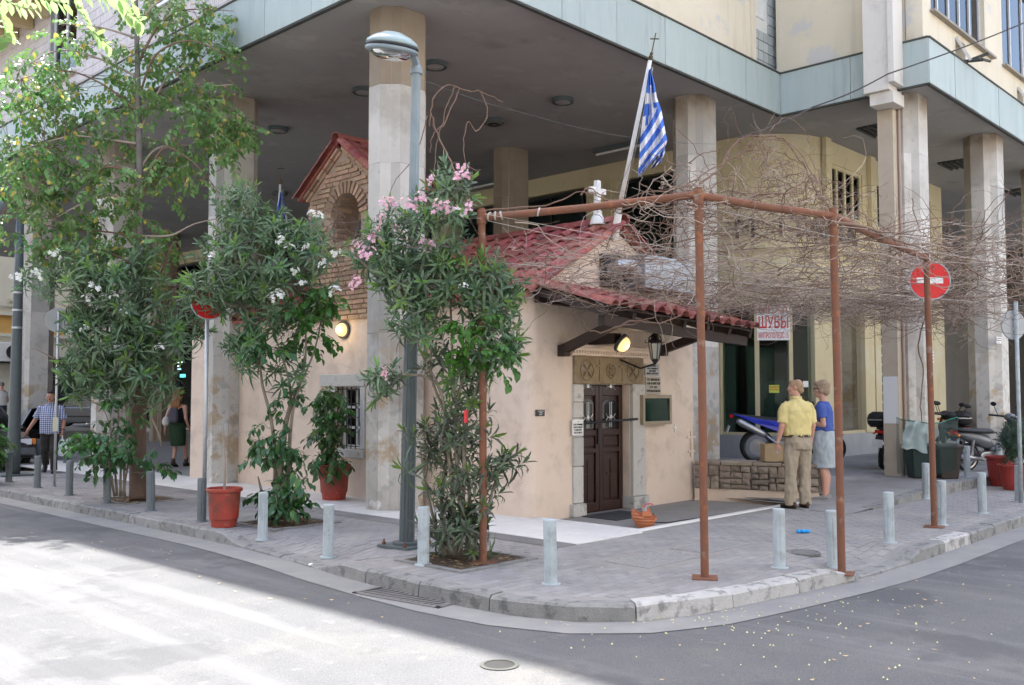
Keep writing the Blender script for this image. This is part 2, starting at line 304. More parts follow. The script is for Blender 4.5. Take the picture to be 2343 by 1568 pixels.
# pavement bed: strips that follow the kerb, then the flat middle with the forecourt left out
OFF = [.08, .2, .35, .5, .7, .95]; mb = MB(); rings = [offs(d) for d in OFF]
for a, b in zip(rings[:-1], rings[1:]):
    n = len(a); mb.add([(p.x,p.y,hgt(p.x,p.y)-.006) for p in a] + [(p.x,p.y,hgt(p.x,p.y)-.006) for p in b], [(i,i+1,n+i+1,n+i) for i in range(n-1)])
outer = [(p.x,p.y) for p in rings[-1][::2]] + [(75,75)]
hole = [(9.25,6.75),(9.25,8.6),(13.1,8.6),(13.1,6.75)]
from mathutils.geometry import tessellate_polygon
tri = tessellate_polygon([[Vector((x,y,0)) for x,y in outer], [Vector((x,y,0)) for x,y in hole]])
pts = outer + hole; mb.add([(x,y,-.006) for x,y in pts], [t for t in tri])
bed = mb.build('paving_bed', m_mortar, pav)
for poly in bed.data.polygons:
    if poly.normal.z < 0: poly.flip()
# gutter strip in the road
ga, gb = offs(.02), offs(-.36); mb = MB(); n = len(ga)
mb.add([(p.x,p.y,-.125) for p in ga] + [(p.x,p.y,-.125) for p in gb], [(i+1,i,n+i,n+i+1) for i in range(n-1)]); mb.build('gutter', m_gutter, pav)
# kerb stones
ia, ib = offs(0), offs(.17); i = 0; cnt = 0
while i < len(kp)-1:
    far = kp[i].length > 24; st = rnd.choice([4,4,5]) if not far else 12
    j = min(i+st, len(kp)-1); mb = MB(); up = rnd.uniform(-.006,.008); R = []
    for k in range(i, j+1):
        a, b = ia[k].copy(), ib[k].copy()
        if k in (i, j) :
            t = (kp[min(k+1,len(kp)-1)]-kp[max(k-1,0)]).normalized()*(.006 if k == i else -.006); a += t; b += t
        za = hgt(a.x,a.y)+.004+up; c = (b-a).normalized(); w = rnd.uniform(-.004,.004); e = .028 if k in (i,j) else rnd.uniform(.014,.022)
        R.append([a-c*(.012+w)+Vector((0,0,-.2)), a-c*w+Vector((0,0,za-e)), a+c*e+Vector((0,0,za-rnd.uniform(0,.004))), b+Vector((0,0,za)), b+Vector((0,0,-.2))])
    mb.loft(R); o = mb.build('kerb_stone', m_kerb_white if (kp[i].y < 5.3 and 5.3 < kp[j].x < 8.9) or (9.9 < kp[i].x < 11.5 and kp[i].y < 5) else m_kerb, pav)
    i = j; cnt += 1
# tree pits, covers and bricks
PITS = [(6.3,7.1,13.8,14.75),(6.35,7.2,9.95,10.75),(6.05,6.95,6.4,7.2)]
COV = [(7.35,8.35,5.25,5.75),(8.45,9.3,5.3,5.75)]
def free(x0, x1, y0, y1):
    for a,b,c,d in PITS+COV:
        if x1 > a-.08 and x0 < b+.08 and y1 > c-.08 and y0 < d+.08: return False
    return True
kin = [(p.x,p.y) for p in offs(.185)[::2]] + [(75,75)]
def inside(x, y, P):
    c = False; j = len(P)-1
    for i in range(len(P)):
        if (P[i][1] > y) != (P[j][1] > y) and x < (P[j][0]-P[i][0])*(y-P[i][1])/(P[j][1]-P[i][1])+P[i][0]: c = not c
        j = i
    return c
cand = []
def course(x0, x1, y0, y1, along_x):
    L_, W_ = .2, .1; r = 0
    if along_x:
        y = y0
        while y + W_ <= y1 + 1e-6:
            x = x0 + (r % 2)*.1
            while x + L_ <= x1 + 1e-6: cand.append((x, x+L_, y, y+W_)); x += L_
            y += W_; r += 1
    else:
        x = x0
        while x + W_ <= x1 + 1e-6:
            y = y0 + (r % 2)*.1
            while y + L_ <= y1 + 1e-6: cand.append((x, x+W_, y, y+L_)); y += L_
            x += W_; r += 1
course(5.4, 17.0, 3.8, 6.6, True); course(5.4, 7.62, 6.6, 21.0, True)
bricks = []
for x0,x1,y0,y1 in cand:
    cs = [(x0,y0),(x1,y0),(x1,y1),(x0,y1)]
    if all(inside(a,b,kin) for a,b in cs) and free(x0,x1,y0,y1) and not (x0 > 12.4 and y1 > 5.55): bricks.append((x0,x1,y0,y1))
bricks.sort(key=lambda b: (b[0]+b[1])**2 + (b[2]+b[3])**2)
b0 = MB().cbox(-.097,.097,-.047,.047,-.05,0,.007).mesh('paving_brick', m_brick_pave)
rest = MB()
for i, (x0,x1,y0,y1) in enumerate(bricks):
    cx_, cy_ = (x0+x1)/2, (y0+y1)/2; z = hgt(cx_,cy_)+rnd.uniform(-.003,.002); al = x1-x0 > .15
    tx = math.atan2(hgt(cx_,cy_+.04)-hgt(cx_,cy_-.04), .08); ty = -math.atan2(hgt(cx_+.04,cy_)-hgt(cx_-.04,cy_), .08)
    R_ = (tx+rnd.uniform(-.008,.008), ty+rnd.uniform(-.008,.008), (0 if al else PI/2)+rnd.uniform(-.02,.02))
    if i < 300: put('brick', b0, pav, loc=(cx_,cy_,z), rot=R_)
    else:
        m = Euler(R_).to_matrix(); b = .006
        v = [(-.097,-.047,-.012),(.097,-.047,-.012),(.097,.047,-.012),(-.097,.047,-.012),(-.097+b,-.047+b,0),(.097-b,-.047+b,0),(.097-b,.047-b,0),(-.097+b,.047-b,0)]
        rest.add([Vector((cx_,cy_,z)) + m @ Vector(q) for q in v], [(0,1,5,4),(1,2,6,5),(2,3,7,6),(3,0,4,7),(4,5,6,7)])
rest.build('brick', m_brick_pave, pav, kind='stuff')
# raised walk under the right-hand columns
mb = MB(); xs = [12.5+.35*k for k in range(13)] + [18,20,24,30,45]; ys = [5.62, 6.6, 7.0, 7.6, 8.2, 8.8, 9.4, 10, 14]; V = []
for x in xs:
    for y in ys: V.append((x,y,plat(x,y)+.002))
ny = len(ys); Fc = [(i*ny+j,(i+1)*ny+j,(i+1)*ny+j+1,i*ny+j+1) for i in range(len(xs)-1) for j in range(ny-1) if not (xs[i] < 13.2 and j > 0)]
mb.add(V, Fc); mb.build('raised_walk', m_brick_pave, pav)
for k, x in enumerate([13.2+.9*q for q in range(18)]):
    mb = MB(); a, b = plat(x,0), plat(x+.89,0); mb.add([(x,5.6,-.05),(x+.885,5.6,-.05),(x+.885,5.78,-.05),(x,5.78,-.05),(x,5.6,a+.006),(x+.885,5.6,b+.006),(x+.885,5.78,b+.006),(x,5.78,a+.006)], [(3,2,1,0),(4,5,6,7),(0,1,5,4),(1,2,6,5),(2,3,7,6),(3,0,4,7)])
    mb.build('kerb_stone', m_kerb, pav)
# small bricks on the raised walk: one mesh laid on its slope
mb = MB(); y = 5.82; r = 0
while y < 8.9:
    x = 13.3 + (r%2)*.1
    while x < 22:
        z = plat(x,y)+.004+rnd.uniform(0,.003)
        if not (9.2 < x < 13.4): mb.add([(x+.004,y+.004,z),(x+.196,y+.004,z),(x+.196,y+.096,z),(x+.004,y+.096,z)], [(0,1,2,3)])
        x += .2
    y += .1; r += 1
mb.build('brick', m_brick_pave, pav, kind='stuff')
# white marble walk beside the chapel, with the ribbed strip along it
ms = [MB().cbox(-.294,.294,-.444,.444,-.03,.006,.004).mesh('marble_slab', m_marble_pave)]
for k in range(20):
    for c in range(2): put('marble_slab', ms[0], pav, loc=(8.27+.6*c, 7.07+.9*k, rnd.uniform(0,.003)))
for k in range(1): put('marble_slab', ms[0], pav, loc=(14.7+.9*k, 6.75, plat(13.85+.9*k,0)+.008), rot=(0,-.035,PI/2))
tt = MB(); tt.bx(-.147,.147,-.147,.147,-.03,.001)
for k in range(6): tt.bx(-.13+.05*k-.009,-.13+.05*k+.009,-.145,.145,.001,.006)
tm = tt.mesh('ribbed_tile', m_brick_pave)
for k in range(48): put('ribbed_tile', tm, pav, loc=(7.80, 6.76+.3*k, .001))
for a,b,c,d in PITS:
    mb = MB(); mb.bx(a,b,c,d,-.05,-.004); mb.build('soil_bed', m_soil, pav)
    for q in ((a-.07,b+.07,c-.07,c-.002),(a-.07,b+.07,d+.002,d+.07),(a-.07,a-.002,c,d),(b+.002,b+.07,c,d)):
        MB().bx(*q,-.05,.012).build('pit_edging', m_kerb, pav)
    mb = MB()
    for k in range(160):
        p = Vector((rnd.uniform(a,b),rnd.uniform(c,d),rnd.uniform(-.004,.02))); s = rnd.uniform(.015,.04); q = Matrix.Rotation(rnd.uniform(0,6.3),3,'Z') @ Matrix.Rotation(rnd.uniform(-.6,.6),3,'X')
        mb.add([p+q@Vector(v) for v in [(-s,0,0),(0,-s*.4,.004),(s,0,0),(0,s*.4,.004)]], [(0,1,2,3)])
    mb.build('leaf_litter', M('litter_brown', (.20,.13,.07), (.30,.22,.12), rough=1, scale=30), pav, kind='stuff')
for a,b,c,d in COV:
    mb = MB(); mb.bx(a,b,c,d,-.04,.001); k = a+.04
    while k < b-.03:
        q = c+.04
        while q < d-.03: mb.box((k,q,.003),(.045,.012,.004),rz(.7 if int(k*20+q*20)%2 else -.7)); q += .06
        k += .06
    tag(mb.build('access_cover', M('worn_cover_steel', (.25,.25,.25), (.33,.32,.31), rough=.6, scale=9)), 'rectangular patterned metal cover set in the brick pavement '+('nearer the pale bollard' if a < 8 else 'nearer the rusty corner post'), 'access cover')
# round cover in the pavement, manhole and drain in the road
c = gz(1838,1263); mb = MB(); mb.lathe([(.0,-.02),(.17,-.02),(.17,.002),(.15,.004),(.145,-.004),(.13,.003),(.0,.004)], (c.x,c.y,0), 20); tag(mb.build('pavement_cover', M('cast_iron', (.12,.12,.12), (.2,.19,.18), rough=.6, scale=20)), 'small round iron cover in the brick pavement', 'cover')
m_iron = bpy.data.materials['cast_iron']
c = gz(1142,1522,-.13); o = thing('manhole', 'round sunken manhole with iron lid in the asphalt', 'manhole', (c.x,c.y,-.13)); mb = MB()
mb.lathe([(.125,.002),(.128,.004),(.128,.006),(.105,.007),(.10,.007),(.10,.002)], (c.x,c.y,-.13), 32, cap=False); mb.build('rim', m_dark_trim, o)
MB().lathe([(.0,.0035),(.099,.0035),(.099,.003)], (c.x,c.y,-.13), 32).build('lid', m_rubber, o)
g = gz(955,1362,-.13); o = thing('drain_grate', 'curved-bar iron drain grate beside the kerb', 'drain grate', (g.x,g.y,-.13))
ex, ey = Vector((.12,-.99,0)).normalized(), Vector((.99,.12,0)).normalized(); gc = Vector((g.x,g.y,-.13))
MB().slab([gc+ex*a+ey*b+Vector((0,0,.0055)) for a,b in ((-.46,-.27),(.46,-.27),(.46,.27),(-.46,.27))], (0,0,.001)).build('pit', m_black, o)
mb = MB()
for a,b,c2,d in ((-.5,.5,-.3,-.26),(-.5,.5,.26,.3),(-.5,-.46,-.3,.3),(.46,.5,-.3,.3)):
    mb.slab([gc+ex*p+ey*q+Vector((0,0,.006)) for p,q in ((a,c2),(b,c2),(b,d),(a,d))], (0,0,.008))
mb.build('frame', m_iron, o)
for k in range(13):
    a = -.43+.07*k; mb = MB(); P = [gc+ex*(a+.06*math.sin((q/6)*PI))+ey*(-.26+.52*q/6)+Vector((0,0,.010)) for q in range(7)]
    for p,q in zip(P[:-1],P[1:]): mb.beam(p,q,.032,.009)
    mb.build('bar', m_iron, o)
# fallen blossom and dry leaves
mb = MB(); 
def litter(mb, n, spots, s0, s1, cup=False):
    for k in range(n):
        px, py, sx, sy = rnd.choice(spots); p = gz(px+rnd.gauss(0,sx), min(1560, py+rnd.gauss(0,sy)), -.13)
        onp = inside(p.x,p.y,kin); z = (hgt(p.x,p.y) if onp else -.122)+.004
        if onp and cup: continue
        s = rnd.uniform(s0,s1); q = Matrix.Rotation(rnd.uniform(0,6.3),3,'Z') @ Matrix.Rotation(rnd.uniform(-.3,.3),3,'X'); c = Vector((p.x,p.y,z))
        if cup: mb.add([c+q@Vector((s*math.cos(t),s*math.sin(t),0)) for t in (0,1.26,2.51,3.77,5.03)]+[c+Vector((0,0,s*1.3))], [(i,(i+1)%5,5) for i in range(5)])
        else: mb.add([c+q@Vector(v) for v in [(-s,0,.004),(0,-s*.45,0),(s,0,.006),(0,s*.45,.002)]], [(0,1,2,3)])
litter(mb, 210, [(1500,1405,130,14),(1830,1360,90,22),(1600,1440,260,30),(1900,1385,120,14),(1750,1430,160,30),(2000,1470,200,60),(1250,1395,60,8),(1650,1395,30,4)], .005, .009, True)
tag(mb.build('fallen_blossom', M('pale_blossom', (.58,.60,.32), (.62,.58,.3), rough=.9, scale=20)), 'small pale yellow blossoms fallen along the gutter and road', 'blossom', kind='stuff')
mb = MB(); litter(mb, 190, [(700,1330,300,60),(1900,1400,250,80),(300,1250,200,30),(1750,1250,200,30),(1500,1300,200,40),(2100,1350,150,60)], .010, .024)
tag(mb.build('dry_leaves', M('dry_leaf_brown', (.42,.28,.15), (.58,.46,.26), rough=1, scale=20)), 'scattered dry brown leaves on the asphalt and paving', 'leaves', kind='stuff')
# forecourt of the chapel
m_conc = M('forecourt_concrete', (.22,.21,.20), (.30,.29,.27), rough=.9, scale=3, bump=.2)
MB().bx(9.25,13.1,6.75,8.62,-.2,-.06).build('forecourt_floor', m_conc, pav)
MB().bx(10.12,10.98,7.74,8.33,-.06,-.045).build('door_mat', M('black_mat', (.035,.037,.04), (.05,.05,.055), rough=.9, scale=30, bump=.4), pav)
for k in range(5): MB().cbox(9.2,9.32,6.7+.345*k,6.7+.34*(k+1),-.12,.012,.008).build('kerb_slab', m_marble_pave, pav)
for k in range(6): MB().cbox(9.325+.66*k,9.98+.66*k,6.7,6.80,-.12,.012,.008).build('kerb_slab', m_marble_pave, pav)
# ================================================================ buildings across the streets (behind the camera)
def plain_block(label, x0,x1,y0,y1,h,face,wm):
    o = thing('street_building', label, 'building', ((x0+x1)/2,(y0+y1)/2,-.13)); MB().bx(x0,x1,y0,y1,-.13,h).build('wall', wm, o)
    fr, gl = M('frame_'+face, (.5,.48,.44)), m_dark
    n = 8
    for fl in range(5):
        for k in range(n):
            z = 1.0+fl*3.4
            if face == 'east':
                y = y0+(k+.5)*(y1-y0)/n; w = MB().bx(x1,x1+.06,y-.7,y+.7,z,z+1.9).build('window', fr, o); MB().bx(x1+.061,x1+.07,y-.6,y+.6,z+.1,z+1.8).build('pane', bpy.data.materials.get('far_pane') or M('far_pane',(.05,.06,.07),rough=.1), w)
            else:
                x = x0+(k+.5)*(x1-x0)/n; w = MB().bx(x-.7,x+.7,y1,y1+.06,z,z+1.9).build('window', fr, o); MB().bx(x-.6,x+.6,y1+.061,y1+.07,z+.1,z+1.8).build('pane', bpy.data.materials['far_pane'], w)
plain_block('cream apartment building across the side street', -20,-8.5,-6,46,17,'east', M('opposite_cream', (.66,.62,.56), (.7,.66,.6), scale=1))
plain_block('pale stone building across the front street', -6,44,-24,-9.5,17,'north', M('opposite_stone', (.64,.61,.56), (.7,.67,.62), scale=1))
# ================================================================ the office building on columns
B = thing('office_building', 'large office block raised on marble clad columns over the chapel', 'building', (9,9,0))
SZ = 7.1
def wall(mb, o, u, nrm, u0, u1, z0, z1, holes, t=.3):
    """upright wall in pieces round its openings; o + u*s is its face, nrm points outwards"""
    us = sorted({u0,u1,*[h[0] for h in holes],*[h[1] for h in holes]}); zs = sorted({z0,z1,*[h[2] for h in holes],*[h[3] for h in holes]})
    o = Vector(o); u = Vector(u); nv = Vector(nrm)
    for a,b in zip(us[:-1],us[1:]):
        for c,d in zip(zs[:-1],zs[1:]):
            mu,mz = (a+b)/2,(c+d)/2
            if any(h[0] < mu < h[1] and h[2] < mz < h[3] for h in holes): continue
            P = [o+u*a+Vector((0,0,c)), o+u*b+Vector((0,0,c)), o+u*b+Vector((0,0,d)), o+u*a+Vector((0,0,d))]
            mb.slab([p-nv*t for p in P], nv*t)
def window(parent, o, u, nrm, a, b, c, d, mull=1, depth=.12, fm=None, pm=None, fw=.05, name='window'):
    o = Vector(o); u = Vector(u); nv = Vector(nrm); fm = fm or m_alu; pm = pm or m_pane; mb = MB(); ce = lambda s,z,dd=0: o+u*s+Vector((0,0,z))-nv*(depth-dd)
    for z in (c+fw/2, d-fw/2): mb.beam(ce(a,z), ce(b,z), .06, fw)
    for k in range(mull+2-1+0 if False else mull+1):
        pass
    for k in range(mull+2):
        s = a+fw/2+(b-a-fw)*k/(mull+1); mb.beam(ce(s,c+fw), ce(s,d-fw), fw, .06, up=nv)
    w = mb.build(name, fm, parent); 
    for k in range(mull+1):
        s0 = a+fw+(b-a-fw)*k/(mull+1); s1 = a+(b-a-fw)*(k+1)/(mull+1)
        MB().slab([ce(s0,c+fw,-.01),ce(s1,c+fw,-.01),ce(s1,d-fw,-.01),ce(s0,d-fw,-.01)], nv*.006).build('pane', pm, w)
    return w
m_alu = M('aluminium_frame', (.55,.54,.52), (.62,.61,.59), rough=.4, scale=6)
# soffit slabs
mb = MB(); mb.bx(7.86,40,9.02,41,SZ,SZ+.3); mb.bx(17.12,40,6.16,9.015,SZ,SZ+.3); mb.build('soffit', m_soffit, B)
# fascia panels
def fascia(o, u, nrm, length, w=1.24):
    n = max(1, round(length/w)); w = length/n; o = Vector(o); u = Vector(u); nv = Vector(nrm)
    for k in range(n):
        a, b = k*w+.005, (k+1)*w-.005; P = [o+u*a+Vector((0,0,SZ-.02)), o+u*b+Vector((0,0,SZ-.02)), o+u*b+Vector((0,0,SZ+.78)), o+u*a+Vector((0,0,SZ+.78))]
        q = rnd.uniform(0,.006); MB().slab([p-nv*.06+nv*q for p in P], nv*.06).build('fascia_panel', m_fascia, B)
    mb = MB(); mb.slab([o-nv*.30+Vector((0,0,SZ+.783)), o+nv*.02+Vector((0,0,SZ+.783)), o+u*length+nv*.02+Vector((0,0,SZ+.783)), o+u*length-nv*.30+Vector((0,0,SZ+.783))], (0,0,.03)); mb.build('coping', m_dark_trim, B)
    mb = MB(); mb.slab([o-nv*.075+Vector((0,0,SZ-.05)), o-nv*.005+Vector((0,0,SZ-.05)), o+u*length-nv*.005+Vector((0,0,SZ-.05)), o+u*length-nv*.075+Vector((0,0,SZ-.05))], (0,0,.028)); mb.build('lower_strip', m_dark_trim, B)  # narrow dark strip along the bottom edge of the panels
    MB().slab([o-nv*.13+Vector((0,0,SZ-.0)), o-nv*.065+Vector((0,0,SZ)), o+u*length-nv*.065+Vector((0,0,SZ)), o+u*length-nv*.13+Vector((0,0,SZ))], (0,0,.78)).build('fascia_backing', m_dark_trim, B)
fascia((7.76,41,0),(0,-1,0),(-1,0,0),32.08); fascia((7.77,8.9,0),(1,0,0),(0,-1,0),9.22); fascia((16.99,8.9,0),(0,-1,0),(-1,0,0),2.84); fascia((17.0,6.05,0),(1,0,0),(0,-1,0),22.9)
# upper walls
mb = MB()
gb0, gb1 = gy(1722,110,9.05).x, gy(1815,145,9.05).x
gw = (gb0+.12, gb0+.72, 8.75, 12)                       # small window among the glass blocks
wall(mb, (0,9.05,0), (1,0,0), (0,-1,0), 7.96, 17.3, SZ+.82, 13, [(gb0,gb1,SZ+.83,11.5)])
W1 = (17.55, 20.55, 8.58, 10.6); W2 = (21.68, 24.4, 8.62, 10.8); V1 = (18.8, 19.35, 7.93, 8.42); V2 = (22.65,23.1,7.93,8.35)
wall(mb, (0,6.2,0), (1,0,0), (0,-1,0), 17.14, 39.9, SZ+.82, 13, [W1,W2,V1,V2,(26,28.6,8.62,10.8),(30.2,32.8,8.62,10.8)])
wall(mb, (17.14,0,0), (0,-1,0), (-1,0,0), -9.05, -6.515, SZ+.82, 13, [])
mb.build('upper_wall', m_cream, B)
MB().bx(7.95,39.9,9.4,41,13,19.4).build('upper_storeys', m_cream, B); MB().bx(17.14,39.9,6.2,9.39,13.0,19.4).build('upper_storeys', m_cream, B); MB().bx(7.9,17.1,9.04,9.39,13.0,19.4).build('upper_storeys', m_cream, B)
MB().bx(9.5,39,10.4,40,8.2,8.3).build('upper_floor', m_conc, B)
for a,b,c,d,mu in ((*W1,4),(*W2,2),(26,28.6,8.62,10.8,2),(30.2,32.8,8.62,10.8,2)):
    w = window(B, (0,6.2,0),(1,0,0),(0,-1,0),a,b,c,d,mu, pm=m_pane); MB().bx(a-.05,b+.4 if a<18 else b+.05,6.10,6.26,c-.05,c-.004).build('sill', M('sill_stone',(.25,.22,.18),(.32,.28,.22)), w)
    MB().bx(a,b,6.40,6.42,c,d).build('curtain_or_glare', M('grey_curtain', (.42,.42,.43), (.62,.62,.63), scale=6, stretch=(6,1,.2)), w)
for a,b,c,d in (V1,V2):
    w = MB().bx(a,b,6.5,6.55,c,d).build('vent_opening', m_dark, B)
    for k in range(2): MB().beam((a+.08+.3*k,6.4,c+.05),(a+.15+.3*k,5.75,c-.02+.2*k),.05,.05).build('bracket', m_dark_trim, w)
    MB().beam((a-.02,5.8,c-.02),(a+.7,5.8,c+.1),.04,.04).build('bracket', m_dark_trim, w); MB().beam((a+.02,6.19,d),(a+.05,5.95,c),.05,.05).build('bracket', m_alu, w)
# glass block screen
m_gblock = M('glass_block', (.40,.43,.42), (.52,.55,.54), rough=.15, scale=9, rand=.15, spec=.8); m_gjoint = M('block_joint', (.70,.69,.64))
gp = MB().bx(gb0,gb1,9.20,9.26,SZ+.83,11.5).build('glass_block_screen', m_gjoint, B); nb = 8; bw = (gb1-gb0-.04)/nb; gm = MB().box((0,0,0),(bw-.02,.05,bw-.02)).mesh('glass_block', m_gblock)
for r in range(13):
    for k in range(nb):
        x = gb0+.02+bw*(k+.5); z = SZ+.86+bw*(r+.5)
        if gw[0]-.05 < x < gw[1]+.02 and z > gw[2]+.02: continue
        put('glass_block', gm, gp, loc=(x,9.19,z))
window(B, (0,9.15,0),(1,0,0),(0,-1,0),gw[0],gw[1],9.02,11.2,0,depth=.06,fm=m_white,fw=.07)
for s in (gb0-.03, gb1+.05): MB().bx(s-.07,s+.07,9.0,9.049,SZ+.82,11.5).build('trim', m_cream, B)
# white duct on the inner corner and the pilaster below it
m_duct = M('duct_cream',(.60,.57,.52),(.66,.63,.58),scale=2,stains=[((.45,.42,.37),2,.56,.12,None,None,.5)]); MB().bx(16.62,17.2,6.62,7.08,7.0,13).build('duct', m_duct, B, bevel=.01); MB().bx(16.7,17.2,6.58,7.0,6.78,6.997).build('duct_foot', m_duct, B); MB().bx(16.55,16.98,6.5,6.6,SZ,13).build('downpipe', m_duct, B)
# left facade: clad in narrow tiles, with windows
m_clad = M('facade_tile', (.50,.455,.435), (.57,.52,.50), rough=.6, scale=3, rand=.06)
WL = [(20.3,21.7,8.45,10.3),(15.6,16.9,8.7,10.6),(26.0,27.4,8.45,10.3)]
mb = MB(); wall(mb, (7.97,0,0),(0,-1,0),(-1,0,0), -41, -9.06, SZ+.82, 19.4, [(-b,-a,c,d) for a,b,c,d in WL]); mb.build('left_wall', M('tile_joint',(.27,.25,.24),(.32,.30,.29)), B)
tl = MB().cbox(-.032,.032,-.092,.092,-.01,.012,.003); tmesh = tl.mesh('facade_tile', m_clad); clad = MB(); n = 0; Rm = Matrix(((0,0,-1),(-1,0,0),(0,1,0)))
y = 10.0; cl = []
while y < 30:
    z = SZ+.92+(.0 if int(y/.07)%2 else .0)
    while z < min(12.2, 8.2+(y-9)*.24+.6):
        if not any(a-.04 < y < b+.04 and c-.1 < z < d+.1 for a,b,c,d in WL): cl.append((y,z))
        z += .19
    y += .07
cl.sort()
Re = Rm.to_euler()
for i,(y,z) in enumerate(cl):
    if 15 < y < 16.9 and n < 290: n += 1; put('facade_tile', tmesh, B, loc=(7.968,y,z), rot=Re)
    else:
        j = rnd.uniform(0,.004); clad.add([(7.97,y+.032,z-.092),(7.97,y-.032,z-.092),(7.97,y-.032,z+.092),(7.97,y+.032,z+.092),(7.957-j,y+.030,z-.089),(7.957-j,y-.030,z-.089),(7.957-j,y-.030,z+.089),(7.957-j,y+.030,z+.089)], [(4,5,6,7),(0,1,5,4),(1,2,6,5),(2,3,7,6),(3,0,4,7)])
clad.build('facade_tile', m_clad, B, kind='stuff')
for a,b,c,d in WL:
    w = window(B, (7.97,0,0),(0,-1,0),(-1,0,0),-b,-a,c,d,1,fm=m_white,depth=.1); MB().bx(8.14,8.16,a,b,c,d).build('curtain_or_glare', m_white, w); MB().bx(7.86,8.0,a-.1,b+.1,c-.06,c-.005).build('sill', m_white, w)  # white sheet behind these panes imitates a bright sky reflection
bl = MB(); bl.bx(7.0,7.93,21.4,27,10.2,10.42); bl.build('balcony', M('balcony_ochre',(.46,.36,.2),(.52,.42,.25)), B)
for k in range(6): MB().bx(7.3,7.93,21.7+k*.95,21.9+k*.95,9.95,10.198).build('corbel', bpy.data.materials['balcony_ochre'], B)
# columns: octagonal, clad in marble panels
def column(cx, cy, near=True, z0=-.02):
    a, b, ch = .42, .33, .20; oc = [(-a,-b+ch),(-a+ch,-b),(a-ch,-b),(a,-b+ch),(a,b-ch),(a-ch,b),(-a+ch,b),(-a,b-ch)]
    c = MB(); c.prism([(cx+x*.95,cy+y*.95) for x,y in oc], z0, SZ); co = c.build('column', m_dark_trim if False else m_marble, B)
    rows = [z0,1.22,2.46,3.66,4.86,5.98,SZ]
    for q in range(8):
        p0 = Vector((*oc[q],0)); p1 = Vector((*oc[(q+1)%8],0)); d = (p1-p0).normalized(); nv = Vector((d.y,-d.x,0)); o = Vector((cx,cy,0)); subs = [(0,1)]
        if q == 0: subs = [(0,.52),(.52,1)]          # the corner face is two leaves with a fold between them
        for s0,s1 in subs:
            for r in range(6):
                f0 = o+p0.lerp(p1,s0)+d*.0008; f1 = o+p0.lerp(p1,s1)-d*.0008; j = nv*rnd.uniform(0,.004)
                i0, i1 = (j, j-nv*.022) if s1 < 1 else ((j-nv*.022, j) if s0 > 0 else (j,j))
                z_, zz = Vector((0,0,rows[r]+.002)), Vector((0,0,rows[r+1]-.002))
                MB().slab([f0-nv*.03+z_, f1-nv*.03+z_, f1-nv*.03+zz, f0-nv*.03+zz], nv*.03) if False else None
                m = MB(); V = [f0-nv*.05+z_, f1-nv*.05+z_, f1-nv*.05+zz, f0-nv*.05+zz, f0+i0+z_, f1+i1+z_, f1+i1+zz, f0+i0+zz]
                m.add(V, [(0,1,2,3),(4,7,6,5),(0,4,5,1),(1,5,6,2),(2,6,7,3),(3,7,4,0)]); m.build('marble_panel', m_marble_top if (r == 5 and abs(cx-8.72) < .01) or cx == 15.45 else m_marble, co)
    return co
COLS = [(8.72,10.59),(9.16,15.9),(9.12,20.75),(9.12,25.4),(15.1,9.67),(17.72,6.78),(21.62,6.62),(25.7,6.62),(29.8,6.62),(15.45,14.75),(15.45,20.2),(15.45,25.7),(15.45,31.2)]
for i,c in enumerate(COLS): column(*c)
MB().bx(17.06,17.3,6.74,7.02,0,6.77).build('pilaster', M('peach_pilaster',(.43,.36,.28),(.49,.42,.33),scale=2, stains=[((.42,.34,.25),2.5,.5,.12,None,None,.6)]), B); MB().bx(17.052,17.059,6.75,7.01,1.08,1.92).build('paint_patch', M('pale_patch',(.68,.69,.70),scale=3), B)
MB().tube([(17.25,6.70,.1),(17.25,6.70,6.77)],.025,8).build('pipe', M('pink_pipe',(.40,.30,.25)), B)
# ceiling lamps and vents (each hangs from the soffit on its own)
lm = MB(); 
def ceil_lamp(px, py, lab, ring=False):
    p = gz(px,py,SZ-.04); o = thing('ceiling_lamp', lab, 'ceiling lamp', (p.x,p.y,SZ), 'round lamps under the building')
    MB().lathe([(.20,0),(.21,-.07),(.20,-.08),(.17,-.08),(.165,0)], (p.x,p.y,SZ), 24, cap=False).build('housing', m_greymetal, o)
    MB().lathe([(.166,-.03),(.15,-.075),(.07,-.10),(0.001,-.105)], (p.x,p.y,SZ), 24).build('diffuser', M('lamp_glass',(.30,.30,.29),rough=.3), o)
    if ring: MB().lathe([(.13,-.095),(.14,-.11),(.06,-.115),(.05,-.10)], (p.x,p.y,SZ), 24).build('ring', m_black, o)
ceil_lamp(995,150,'round ceiling lamp just right of the lamp post head'); ceil_lamp(832,209,'round ceiling lamp left of the nearest marble column'); ceil_lamp(1287,231,'round ceiling lamp out in the open soffit left of the flag')
ceil_lamp(1130,279,'round ceiling lamp with dark rings, above the bare hanging vine',True); ceil_lamp(635,297,'round ceiling lamp between the small tree and the belfry'); ceil_lamp(640,443,'round ceiling lamp above the furled second flag')
for px,py,lab in ((2010,297,'slatted ceiling vent left of the white duct'),(2188,375,'slatted ceiling vent between the two right-hand columns'),(2335,438,'slatted ceiling vent at the far right edge')):
    p = gz(px,py,SZ); o = thing('ceiling_vent', lab, 'ceiling vent', (p.x,p.y,SZ), 'slatted vents under the building'); MB().bx(p.x-.45,p.x+.45,p.y-.28,p.y+.28,SZ-.012,SZ-.004).build('grille_back', m_black, o)
    for k in range(5): MB().bx(p.x-.45,p.x+.45,p.y-.28+.13*k,p.y-.24+.13*k,SZ-.05,SZ-.013).build('slat', m_dark_trim, o)
